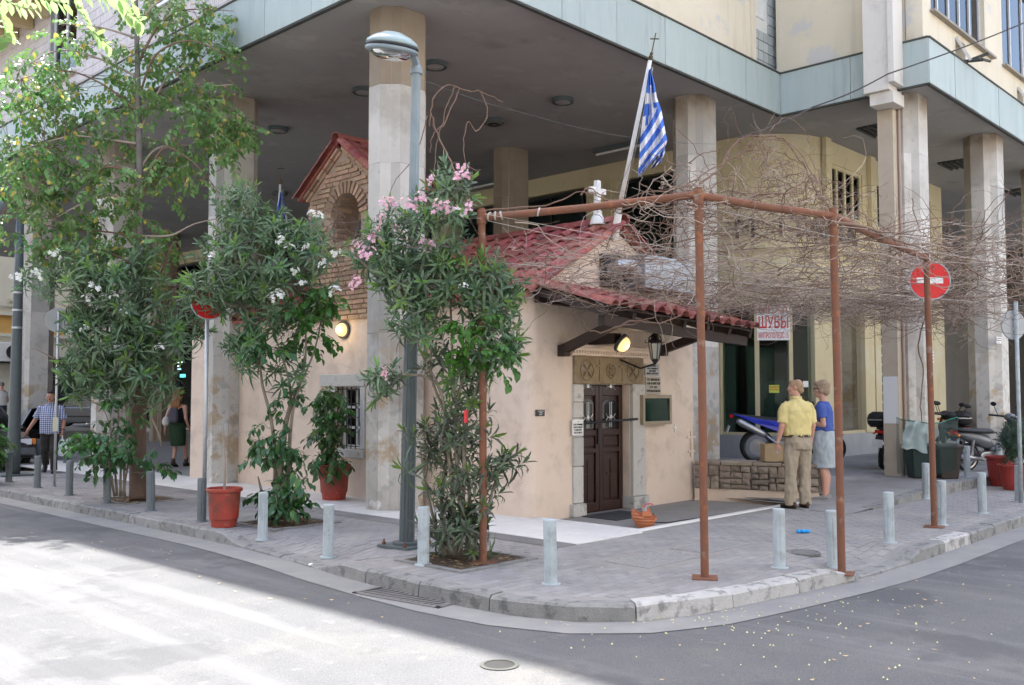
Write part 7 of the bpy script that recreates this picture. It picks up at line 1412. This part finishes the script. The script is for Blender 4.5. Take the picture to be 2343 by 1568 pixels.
hp = o.matrix_basis @ Vector((-.25,.14,.74)); hp = Vector(pb_)+rz(o.rotation_euler.z)@Vector((-.25,.135,.745)); m = MB(); m.loft([[ (Vector((hp.x,hp.y,0))+RT*(w*math.cos(2*PI*k/16))+FW*(w*.5*math.sin(2*PI*k/16))+Vector((0,0,hp.z-z-FW.z*0)) ) for k in range(16)] for z,w in ((-.02,.012),(.05,.02),(.12,.07),(.22,.11),(.33,.115),(.39,.08),(.40,.02))])
bgm = m.mesh('plastic_bag',M('white_bag',(.72,.73,.76),(.62,.64,.68),rough=.4,scale=9)); 
for v in bgm.vertices: v.co += Vector((mnoise.noise(v.co*14),mnoise.noise(v.co*14+Vector((7,0,0))),0))*.014
tag(put('plastic_bag',bgm),'white plastic shopping bag hanging from the hand of the checked shirt man','bag')
# ---- red-haired woman walking away into the arcade
rb = gz(404,1068); o = person('woman with long red hair and dark green skirt walking away',rb,(FW*.97+RT*.22)); m_hairr = M('hair_copper',(.22,.075,.022),(.34,.13,.04),rough=.6,scale=50); m = MB(); T = head_parts(m,(0,.03,1.56),0,fat=.96); cap(m,(0,0,1.39),.05,(0,.02,1.49),.048); m.loft([oval(.85,.16,.12),oval(1.0,.135,.10),oval(1.18,.16,.12),oval(1.32,.165,.105),oval(1.38,.10,.07)])
aw = {1:((.18,0,1.32),(.235,-.05,1.06),(.23,.08,.86)),-1:((-.18,0,1.32),(-.27,-.03,1.05),(-.29,-.02,.82))}
for s in (1,-1): a,b,c_ = aw[s]; cap(m,a,.048,b,.037); cap(m,b,.036,c_,.025); hand(m,c_,Vector(c_)-Vector(b),s,.9,.5,(-s,.2,0))
lw = {-1:((-.085,0,.86),(-.07,.05,.47),(-.05,-.06,.09)),1:((.085,0,.86),(.09,.16,.50),(.07,.26,.12))}
for s in (1,-1): a,b,c_ = lw[s]; cap(m,a,.085,b,.053); cap(m,b,.052,c_,.034)
skinmesh(m,'body',m_skin,.0085,3,o); face_details(T,o,m_hairr); m = MB(); m.sph((0,.012,1.60),(.095,.108,.10),18,12); m.sph((0,-.045,1.49),(.115,.075,.14),16,12); m.sph((.04,-.07,1.36),(.085,.06,.12),14,10); m.sph((-.05,-.07,1.34),(.08,.06,.12),14,10); m.sph((0,-.08,1.27),(.09,.05,.10),14,10); skinmesh(m,'hair',m_hairr,.010,2,o,.016,3)
m = MB(); m.loft([oval(.93,.15,.118),oval(1.03,.145,.112),oval(1.18,.168,.128),oval(1.30,.165,.112),oval(1.345,.13,.09)]); skinmesh(m,'black_top',M('black_cloth',(.012,.012,.014),rough=.9),.011,3,o,.006,3)
m = MB(); m.loft([oval(.46,.15,.15,.0,.04),oval(.6,.17,.15,0,.03),oval(.8,.188,.15,0,0),oval(.9,.178,.14),oval(.97,.152,.118)]); skinmesh(m,'green_skirt',M('dark_green_cloth',(.016,.04,.018),(.024,.055,.026),rough=.9,scale=9),.011,3,o,.008,5)
m = MB(); m.loft([[(.03+w*math.cos(2*PI*k/16),-.20+d*math.sin(2*PI*k/16)*.6,z) for k in range(16)] for z,w,d in ((.98,.09,.07),(1.04,.115,.11),(1.18,.115,.12),(1.28,.085,.09),(1.31,.03,.04))]); skinmesh(m,'backpack',M('grey_backpack',(.065,.06,.085),(.085,.08,.105),rough=.8,scale=9),.010,4,o,.006,2)
m = MB(); m.sph((-.23,-.08,1.0),(.085,.10,.115),16,12); skinmesh(m,'white_shoulder_bag',M('cream_bag',(.66,.63,.57),rough=.6),.010,4,o,.008,1); MB().tube([(-.23,-.08,1.10),(-.2,-.06,1.25),(-.13,0,1.40),(-.18,.07,1.2),(-.22,.0,1.08)],.008,6).build('bag_strap',m_white,o)
m_boot = M('ankle_boot',(.06,.045,.035),rough=.6); shoe(o,-.05,-.075,.0,m_boot,z=.03,pitch=-.35,name='boot'); shoe(o,.07,.24,0,m_boot,name='boot')
for s in (-1,1): c_ = Vector(lw[s][2]); m = MB(); cap(m,c_+Vector((0,0,.06)),.045,c_+Vector((0,0,-.02)),.043); m.build('boot_shaft',m_boot,o,smooth=True)
# ---- man in the white t-shirt far left, on the raised shop step
fb = at(4,888,33.0); fb = Vector((fb.x,fb.y,.28)); MB().bx(fb.x-3,fb.x+4,fb.y-.8,fb.y+4,-.15,.275).build('shop_step',m_conc,kind='structure'); o = person('man in white t-shirt and jeans standing by the shop at the far left',fb,(-RT*.75+FW*.6)); m = MB(); T = head_parts(m,(0,.03,1.62),0); cap(m,(0,0,1.44),.06,(0,.02,1.55),.058); m.loft([oval(.88,.165,.12),oval(1.05,.165,.12),oval(1.25,.19,.13),oval(1.38,.195,.112),oval(1.44,.12,.08)])
for s in (1,-1): cap(m,(.20*s,0,1.38),.058,(.25*s,-.04,1.10),.045); cap(m,(.25*s,-.04,1.10),.043,(.16*s,.18,1.0),.029); hand(m,(.155*s,.19,.995),(-.6*s,.7,-.2),s,1,.6,(0,-.3,-.9)); cap(m,(.09*s,0,.9),.085,(.10*s,.01,.48),.055); cap(m,(.10*s,.01,.48),.052,(.10*s,-.01,.09),.036)
skinmesh(m,'body',m_skin,.0085,3,o); face_details(T,o,m_hairk); m = MB(); m.sph((0,.008,1.655),(.08,.095,.085),16,12); skinmesh(m,'hair',M('hair_grey',(.2,.18,.16),rough=.8),.009,2,o,.003,3)
m = MB(); m.loft([oval(.92,.185,.14),oval(1.05,.185,.14),oval(1.25,.205,.145),oval(1.375,.205,.122),oval(1.43,.125,.085)])
for s in (1,-1): sleeve(m,[(.15*s,0,1.39),(.20*s,0,1.375),(.232*s,-.025,1.2)],[.07,.082,.076])
skinmesh(m,'white_t_shirt',m_white,.011,3,o,.008,3); m = MB(); m.loft([oval(.82,.18,.14),oval(.94,.18,.135)])
for s in (1,-1): sleeve(m,[(.09*s,0,.9),(.10*s,.01,.5),(.10*s,0,.05)],[.10,.08,.07])
skinmesh(m,'jeans',M('dark_jeans',(.03,.045,.08),(.045,.06,.1),rough=.9,scale=9),.011,3,o,.008,3)
for s in (1,-1): shoe(o,.10*s,0,0,m_black)
# ================================================================ motorcycles and cars
m_mblue = M('blue_fairing',(.012,.03,.42),rough=.25,coat=.5); m_silver = M('engine_silver',(.45,.45,.46),(.35,.35,.36),rough=.3,metal=.8,scale=12); m_seat = M('black_seat',(.02,.02,.022),rough=.6); m_lred = M('tail_red',(.5,.015,.012),rough=.2); m_amber = M('amber_lens',(.75,.22,.02),rough=.2); m_lens = M('clear_lens',(.65,.67,.7),rough=.1); m_plate = m_white; m_bgrey = M('scooter_grey',(.09,.095,.105),(.13,.135,.145),rough=.3,coat=.4)
def wheel(par, x, r, w=.06, y=0, spokes=10, rimm=None, name='wheel', z=None):
    z = r if z is None else z; c = Vector((x,y,z)); A = (0,1,0); wl0 = MB(); n=10
    prof = [(r-w*.62+w*.62*math.cos(t)-.0,w*math.sin(t)*.95) for t in [-PI*.62+1.24*PI*k/n for k in range(n+1)]]
    wh_ = MB().lathe(prof+[prof[0]],c,32,axis=A,cap=False).build(name,m_rubber,par,smooth=True); rr = r-w*.95
    MB().lathe([(rr,-w*.6),(rr+.012,-w*.55),(rr-.012,-w*.3),(rr-.012,w*.3),(rr+.012,w*.55),(rr,w*.6),(rr-.02,w*.35),(rr-.02,-w*.35),(rr,-w*.6)],c,32,axis=A,cap=False).build('rim',rimm or m_silver,wh_)
    m = MB(); m.lathe([(.0,-w*.9),(.035,-w*.9),(.035,w*.9),(0,w*.9)],c,14,axis=A)
    for k in range(spokes): t = 2*PI*k/spokes; m.tube([c+Vector((.03*math.cos(t),.01*(1 if k%2 else -1),.03*math.sin(t))),c+Vector((rr*math.cos(t+.12),0,rr*math.sin(t+.12)))],.006 if spokes > 8 else .016,5)
    m.build('spokes',rimm or m_silver,wh_); MB().lathe([(r*.30,-w*1.0),(r*.48,-w*1.0),(r*.48,-w*.9),(r*.30,-w*.9)],c,24,axis=A,cap=False).build('brake_disc',m_silver,wh_); return wh_
def motorbike(label, rear, front, cat='motorcycle', name='motorcycle', kind='sport', pm=None, lean=.10):
    """local frame: x runs from rear wheel to front wheel, z up"""
    d = Vector(front)-Vector(rear); wb = d.length; o = local(name,label,cat,rear,None,math.atan2(d.y,d.x)); o.rotation_euler = (lean,-math.asin(max(-.2,min(.2,d.z/wb)))*1.0,math.atan2(d.y,d.x)); pm = pm or m_mblue; f = wb
    if kind == 'sport':
        r = .315; wheel(o,0,r,.088); wheel(o,f,r*.98,.07)
        for s in (1,-1): MB().beam((0,.10*s,r),(.52,.09*s,.42),.035,.07).build('swing_arm',m_silver,o); MB().tube([(f,.085*s,r),(f-.30,.085*s,.95)],[.024,.026],10).build('fork',m_silver,o)
        MB().tube([(.42,0,.52),(.62,0,.74),(f-.32,0,.88)],[.05,.05,.04],8).build('frame',m_black,o); MB().tube([(.5,.11,.40),(.9,.11,.30),(f-.42,.09,.55),(f-.32,0,.85)],.028,8).build('frame',m_silver,o); MB().tube([(.5,-.11,.40),(.9,-.11,.30),(f-.42,-.09,.55),(f-.32,0,.85)],.028,8).build('frame',m_silver,o)
        m = MB(); m.box((.72,0,.42),(.34,.26,.24)); m.lathe([(.12,-.16),(.12,.16)],(.62,0,.36),18,axis=(0,1,0)); 
        for k in range(6): m.box((.86,0,.44+.035*k),(.22,.24,.018),ry(-.3))
        m.build('engine',m_silver,o,bevel=.01)
        m = MB(); m.loft([[Vector((x,w*math.cos(2*PI*k/16),z+h*math.sin(2*PI*k/16))) for k in range(16)] for x,w,z,h in ((.52,.10,.84,.06),(.62,.15,.90,.12),(.8,.17,.94,.15),(.98,.14,.95,.13),(1.08,.06,.94,.06))]); m.build('fuel_tank',pm,o,smooth=True)
        m = MB(); m.loft([[Vector((x,w*math.cos(2*PI*k/12),z+h*math.sin(2*PI*k/12))) for k in range(12)] for x,w,z,h in ((-.42,.03,.90,.012),(-.25,.085,.865,.03),(0,.12,.83,.045),(.3,.14,.80,.05),(.58,.10,.84,.05))]); m.build('seat',m_seat,o,smooth=True)
        for s in (1,-1):
            m = MB(); m.slab([(-.46,.07*s,.905),(-.1,.115*s,.76),(.32,.145*s,.62),(.50,.145*s,.66),(.52,.14*s,.79),(.1,.13*s,.82),(-.3,.09*s,.885)] if s<0 else [(-.3,.09*s,.885),(.1,.13*s,.82),(.52,.14*s,.79),(.50,.145*s,.66),(.32,.145*s,.62),(-.1,.115*s,.76),(-.46,.07*s,.905)],(0,.02*s,0)); m.build('side_panel',pm,o,bevel=.008)
            m = MB(); m.slab([(.70,.17*s,.60),(1.0,.17*s,.42),(f-.28,.14*s,.62),(f-.18,.10*s,.95),(f-.42,.15*s,.90)][::(1 if s<0 else -1)],(0,.02*s,0)); m.build('fairing',pm,o,bevel=.008)
        P0,P1 = Vector((-.40,-.16,.80)),Vector((.14,-.16,.53)); MB().tube([P0,P0.lerp(P1,.06),P0.lerp(P1,.1),P0.lerp(P1,.85),P1],[.04,.05,.062,.062,.035],16).build('silencer',m_silver,o,smooth=True); MB().tube([P1,(.4,-.14,.34),(.85,-.08,.24),(f-.40,0,.40)],.024,8).build('exhaust_pipe',m_silver,o,smooth=True)
        MB().box((-.48,0,.86),(.06,.12,.04)).build('tail_lamp',m_lred,o); MB().beam((-.42,0,.84),(-.52,0,.60),.12,.02).build('mudguard',m_seat,o); MB().box((-.535,0,.62),(.012,.19,.13),ry(.3)).build('number_plate',m_plate,o)
        m = MB(); m.loft([[Vector((f+.02+ (r+.035)*math.cos(t)*1.0, s*.07, r+(r+.035)*math.sin(t))) for s in (-1,1)]+[Vector((f+.02+(r+.02)*math.cos(t), s*.07, r+(r+.02)*math.sin(t))) for s in (1,-1)] for t in [PI*(.28+.5*k/8) for k in range(9)]]); m.build('front_mudguard',pm,o)
        MB().tube([(f-.42,-.36,1.0),(f-.32,-.15,1.02),(f-.30,.15,1.02),(f-.42,.36,1.0)],.016,8).build('handlebar',m_black,o); MB().sph((f-.13,0,.86),(.09,.11,.12),12,8).build('headlamp',m_lens,o)
        for s in (1,-1): MB().sph((f-.25,.27*s,1.10),(.02,.07,.04),10,6).build('mirror',m_black,o)
        MB().lathe([(.09,-.0),(.10,.01),(.06,.012),(.0,.012)],(0,-.085,r),20,axis=(0,-1,0)).build('sprocket',m_silver,o)
    else:
        r = .27 if kind == 'step' else .24; wheel(o,0,r,.05,spokes=14 if kind=='step' else 6); wheel(o,f,r,.045,spokes=14 if kind=='step' else 6)
        body = pm
        m = MB(); m.loft([[Vector((x,w*math.cos(2*PI*k/14),z+h*math.sin(2*PI*k/14))) for k in range(14)] for x,w,z,h in ((-.32,.05,.72,.03),(-.1,.12,.68,.09),(.15,.15,.62,.13),(.42,.14,.56,.14),(.6,.06,.46,.08))]); m.build('rear_body',body,o,smooth=True)
        m = MB(); m.loft([[Vector((x,w*math.cos(2*PI*k/14),z+h*math.sin(2*PI*k/14))) for k in range(14)] for x,w,z,h in ((-.36,.06,.80,.02),(-.15,.13,.79,.04),(.2,.15,.77,.05),(.5,.12,.76,.05),(.6,.05,.74,.03))]); m.build('seat',m_seat,o,smooth=True)
        m = MB(); m.loft([[Vector((x,w*math.cos(2*PI*k/12),z+h*math.sin(2*PI*k/12))) for k in range(12)] for x,w,z,h in ((.5,.10,.42,.07),(.72,.11,.40,.06),(.9,.12,.52,.10),(f-.22,.16,.72,.12),(f-.16,.10,.92,.08))]); m.build('leg_shield',body,o,smooth=True)
        m = MB(); m.box((.42,0,.30),(.34,.20,.16)); m.lathe([(.09,-.13),(.09,.13)],(.30,0,.29),16,axis=(0,1,0)); m.build('engine',m_silver,o,bevel=.02)
        for s in (1,-1): MB().beam((0,.085*s,r),(.42,.085*s,.34),.025,.05).build('swing_arm',m_black,o); MB().tube([(-.02,.10*s,r),(.02,.11*s,.62)],[.022,.028],10).build('shock',m_silver,o); MB().tube([(f,.07*s,r),(f-.15,.07*s,.72)],.02,8).build('fork',m_silver,o)
        MB().tube([(-.28,-.12,.30),(-.1,-.125,.29),(.25,-.12,.24)],[.045,.045,.03],12).build('silencer',m_silver,o,smooth=True); MB().tube([(f-.15,0,.72),(f-.26,0,1.02)],.03,8).build('steering_column',m_black,o)
        MB().tube([(f-.38,-.34,1.03),(f-.26,-.12,1.03),(f-.26,.12,1.03),(f-.38,.34,1.03)],.02,8).build('handlebar',m_black,o); MB().sph((f-.20,0,1.02),(.10,.13,.08),12,8).build('headlamp_cowl',body,o,smooth=True); MB().sph((f-.12,0,1.01),(.05,.08,.055),12,8).build('headlamp',m_lens,o)
        for s in (1,-1): MB().tube([(f-.30,.2*s,1.04),(f-.33,.28*s,1.22)],.007,5).build('mirror_stalk',m_black,o); MB().sph((f-.33,.29*s,1.25),(.015,.075,.045),12,6).build('mirror',m_black,o); MB().sph((f-.14,.13*s,.90),(.04,.03,.03),8,6).build('indicator',m_amber,o); MB().sph((-.34,.10*s,.70),(.03,.03,.025),8,6).build('rear_indicator',m_amber,o)
        MB().box((-.37,0,.74),(.05,.14,.06)).build('tail_lamp',m_lred,o); MB().beam((-.32,0,.68),(-.42,0,.45),.13,.02).build('mudguard',m_seat,o); MB().box((-.43,0,.52),(.012,.20,.15),ry(.25)).build('number_plate',m_plate,o)
        m = MB(); m.loft([[Vector((f+(r+.03)*math.cos(t),s*.06,r+(r+.03)*math.sin(t))) for s in (-1,1)]+[Vector((f+(r+.015)*math.cos(t),s*.06,r+(r+.015)*math.sin(t))) for s in (1,-1)] for t in [PI*(.2+.65*k/8) for k in range(9)]]); m.build('front_mudguard',body,o)
        MB().beam((.35,.1,.22),(.3,.22,.02),.02,.02).build('side_stand',m_black,o)
    return o
def topcase(label, o, pos):
    q = Vector(o.location)+Matrix.Rotation(o.rotation_euler.z,3,'Z')@Vector(pos); t = local('top_case',label,'top case',q,None,o.rotation_euler.z); m = MB(); m.loft([[Vector((x*.9,y,z)) for x,y in [(w*math.cos(2*PI*k/20),h*math.sin(2*PI*k/20)) for k in range(20)]] for z,w,h in ((-.02,.16,.15),(.04,.21,.20),(.14,.22,.21),(.22,.20,.18),(.27,.12,.11))]); m.build('case',m_seat,t,smooth=True); MB().box((-.19,0,.12),(.03,.26,.025)).build('trim',m_silver,t); return t
br = ond(1728,18.6); bf_ = ond(1882,18.5); mo_ = motorbike('blue sport motorcycle with silver silencer parked before the shop plinth',br,bf_); mo_.scale = (1.06,1.06,1.06)
b = ond(2018,18.3); b1 = b+FW*.85+RT*.75; b1.z = b.z; sc = motorbike('black scooter with top case parked against the shop by the column',b,b1,'scooter','scooter','scoot',m_seat,.08); topcase('black top case on the rear of the scooter beside the column',sc,(-.22,0,.84))
b = ond(2206,18.2); b1 = ond(2336,18.7); d = (b1-b).normalized(); b1 = b+d*1.22; motorbike('grey step-through moped with chrome pipe parked behind the bollards',b,b1,'moped','moped','step',m_bgrey,.1)
b = ond(2168,19.0); b1 = b+(FW*.9+RT*.35).normalized()*1.2; b1.z = b.z; motorbike('dark scooter parked in the gap between the two right-hand columns',b,b1,'scooter','scooter','scoot',m_seat,.1)
b = ond(2190,20.2); b1 = b+(FW*.95+RT*.1).normalized()*1.2; b1.z = b.z; sc = motorbike('dark maroon scooter with top case beside the far right column',b,b1,'scooter','scooter','scoot',M('dark_maroon_paint',(.05,.012,.012),rough=.3,coat=.4),.08); topcase('dark top case with red reflector on the scooter by the far right column',sc,(-.22,0,.84))
b = ond(2345,19.6); b1 = b+(FW*.3+RT*.95).normalized()*1.25; b1.z = b.z; motorbike('white scooter cut by the right edge of the photo',b,b1,'scooter','scooter','scoot',m_white,.08)
# ---- cars
m_carblack = M('black_car_paint',(.012,.013,.016),rough=.25,coat=.8); m_cargrey = M('dark_grey_car_paint',(.05,.055,.065),rough=.25,coat=.8); m_cglass = glass_mat('car_glass',(.8,.88,.86),.6)
def car(label, c, yaw, paint, L_=4.3, w=1.70, h=1.42, suv=False, opendoor=False):
    o = local('parked_car',label,'car',c,None,yaw); hw = w/2; k = L_/4.3
    def sec(x, zb_, zs, ws, zt, wt):   # body section: sill, shoulder, top
        return [Vector((x,-ws,zb_)),Vector((x,-hw*1.0 if ws>hw*.9 else -ws,(zb_+zs)/2)),Vector((x,-ws,zs)),Vector((x,-wt,zt)),Vector((x,wt,zt)),Vector((x,ws,zs)),Vector((x,hw if ws>hw*.9 else ws,(zb_+zs)/2)),Vector((x,ws,zb_))]
    sh = .92 if suv else .86
    m = MB(); m.loft([sec(-2.12*k,.42,.66,hw*.82,.74,hw*.7),sec(-2.0*k,.26,.80,hw*.93,.88,hw*.78),sec(-1.3*k,.22,sh,hw,sh+.06,hw*.86),sec(.75*k,.22,sh,hw,sh+.04,hw*.86),sec(1.5*k,.24,sh-.06,hw*.98,sh-.01,hw*.85),sec(2.0*k,.28,.66,hw*.92,.74,hw*.8),sec(2.14*k,.40,.56,hw*.8,.62,hw*.7)]); m.build('body',paint,o,smooth=False,bevel=.03)
    rh = 1.6 if suv else h; cabin = [(-2.0*k if suv else -1.75*k,sh+.03,hw*.84),(-1.6*k if suv else -1.1*k,rh-.03,hw*.68),(-.2*k,rh,hw*.70),(.35*k,rh-.03,hw*.68),(1.05*k,sh+.02,hw*.84)]
    MB().slab([(cabin[1][0],-hw*.68,rh-.04),(cabin[3][0],-hw*.68,rh-.05),(cabin[3][0],hw*.68,rh-.05),(cabin[1][0],hw*.68,rh-.04)],(0,0,.04)).build('roof',paint,o,bevel=.015)
    for s in (1,-1):
        for a,b in ((0,1),(3,4)): MB().beam((cabin[a][0],cabin[a][2]*s,cabin[a][1]),(cabin[b][0],cabin[b][2]*s,cabin[b][1]),.06,.07).build('pillar',paint,o)
        MB().beam((-.35*k,hw*.68*s,rh-.04),(-.40*k,hw*.85*s,sh+.03),.05,.09).build('pillar',paint,o)
        xs = [(cabin[0][0]+.12,cabin[1][0]+.03,-.40*k,-.37*k),(-.33*k,-.30*k,cabin[4][0]-.15,cabin[3][0]-.03)]
        for b0_,t0,b1_,t1 in xs: MB().slab([(b0_,hw*.85*s,sh+.06),(b1_,hw*.85*s,sh+.06),(t1,hw*.69*s,rh-.06),(t0,hw*.69*s,rh-.06)],(0,.006*s,0)).build('side_window',m_cglass,o)
        for x in (-1.32*k,1.36*k):
            wh_ = wheel(o,x,.315 if not suv else .35,.095,y=(hw-.09)*s,spokes=7,rimm=m_silver,name='wheel'); 
        MB().sph((.75*k,(hw+.09)*s,sh+.07),(.06,.09,.06),10,8).build('mirror',paint,o); MB().box((-.62*k,hw*1.005*s,sh-.06),(.16,.02,.03)).build('door_handle',paint if suv else m_black,o); MB().box((.1*k,hw*1.006*s,.52),(3.0*k,.02,.06)).build('side_trim',m_black,o)
        MB().box((2.075*k,hw*.60*s,.655),(.10,.34,.13),rz(-.2*s)).build('headlight',m_lens,o); MB().box((2.02*k,hw*.88*s,.655),(.14,.12,.13),rz(-.5*s)).build('front_indicator',m_amber,o); MB().box((-2.07*k,hw*.72*s,.72),(.06,.30,.14)).build('tail_light',m_lred,o)
    MB().slab([(1.0*k,-hw*.78,sh+.05),(1.0*k,hw*.78,sh+.05),(.38*k,hw*.64,rh-.05),(.38*k,-hw*.64,rh-.05)],(.006,0,.004)).build('windscreen',m_cglass,o); MB().slab([(cabin[0][0]+.06,hw*.78,sh+.06),(cabin[0][0]+.06,-hw*.78,sh+.06),(cabin[1][0]+.02,-hw*.64,rh-.06),(cabin[1][0]+.02,hw*.64,rh-.06)],(-.006,0,.004)).build('rear_window',m_cglass,o)
    MB().bx(2.06*k,2.19*k,-hw*.9,hw*.9,.36,.52).build('front_bumper',m_bgrey if not suv else m_black,o,bevel=.04); MB().bx(-2.2*k,-2.05*k,-hw*.9,hw*.9,.36,.54).build('rear_bumper',m_black,o,bevel=.04); MB().bx(2.11*k,2.15*k,-.3,.3,.58,.72).build('grille',m_black,o); MB().bx(2.195*k,2.205*k,-.26,.26,.38,.49).build('number_plate',m_plate,o)
    if opendoor:
        P = Vector((.78*k,hw,0)); R = rz(1.0); d = MB(); f_ = lambda a,z: P+R.inverted()@Vector((-a,0,z)) if False else P+rz(-1.05)@Vector((-a,.0,z)); nn = rz(-1.05)@Vector((0,.07,0))
        dm_ = d.slab([f_(.02,.30),f_(1.05,.30),f_(1.05,sh+.02),f_(.02,sh+.02)],nn).build('open_door',paint,o,bevel=.015); m = MB(); m.beam(f_(.02,sh),f_(.42,rh-.06),.04,.05); m.beam(f_(.42,rh-.06),f_(1.0,rh-.06),.04,.05); m.beam(f_(1.0,rh-.06),f_(1.05,sh),.04,.05); m.build('window_frame',paint,dm_); MB().slab([f_(.06,sh+.02),f_(1.03,sh+.02),f_(.98,rh-.08),f_(.44,rh-.08)],nn*.1).build('door_window',m_cglass,dm_)
    return o
fw_ = gz(48,1072,-.13); cpos = Vector((fw_.x-.85+.12,fw_.y+1.36,-.13)); car('black car at the left edge with one front door standing open',cpos,-PI/2,m_carblack,opendoor=True)
sp = at(205,940,46); car('dark grey car on the far street seen beyond the walking man',Vector((sp.x,sp.y,0)),math.atan2(RT.y,RT.x)+PI,m_cargrey,4.5,1.8,1.6,True)
# things held or carried stand on their own
def release(ob, label, cat, kids=()):
    p = ob.parent; mw = Matrix.LocRotScale(p.location, p.rotation_euler, p.scale) @ Matrix.LocRotScale(ob.location, ob.rotation_euler, ob.scale); ob.parent = None; ob.matrix_world = mw; tag(ob, label, cat)
    for k in kids: k.parent = ob
D_ = bpy.data.objects
release(D_['silver_phone'],'small silver object in the left hand of the man in yellow','phone'); release(D_['blue_bottle_cap'],'small blue object in the right hand of the man in yellow','bottle cap')
release(D_['dark_handbag'],'dark handbag held in front by the woman in blue','handbag'); release(D_['backpack'],'grey backpack on the back of the red haired woman','backpack'); release(D_['white_shoulder_bag'],'white shoulder bag at the side of the red haired woman','bag',[D_['bag_strap']])
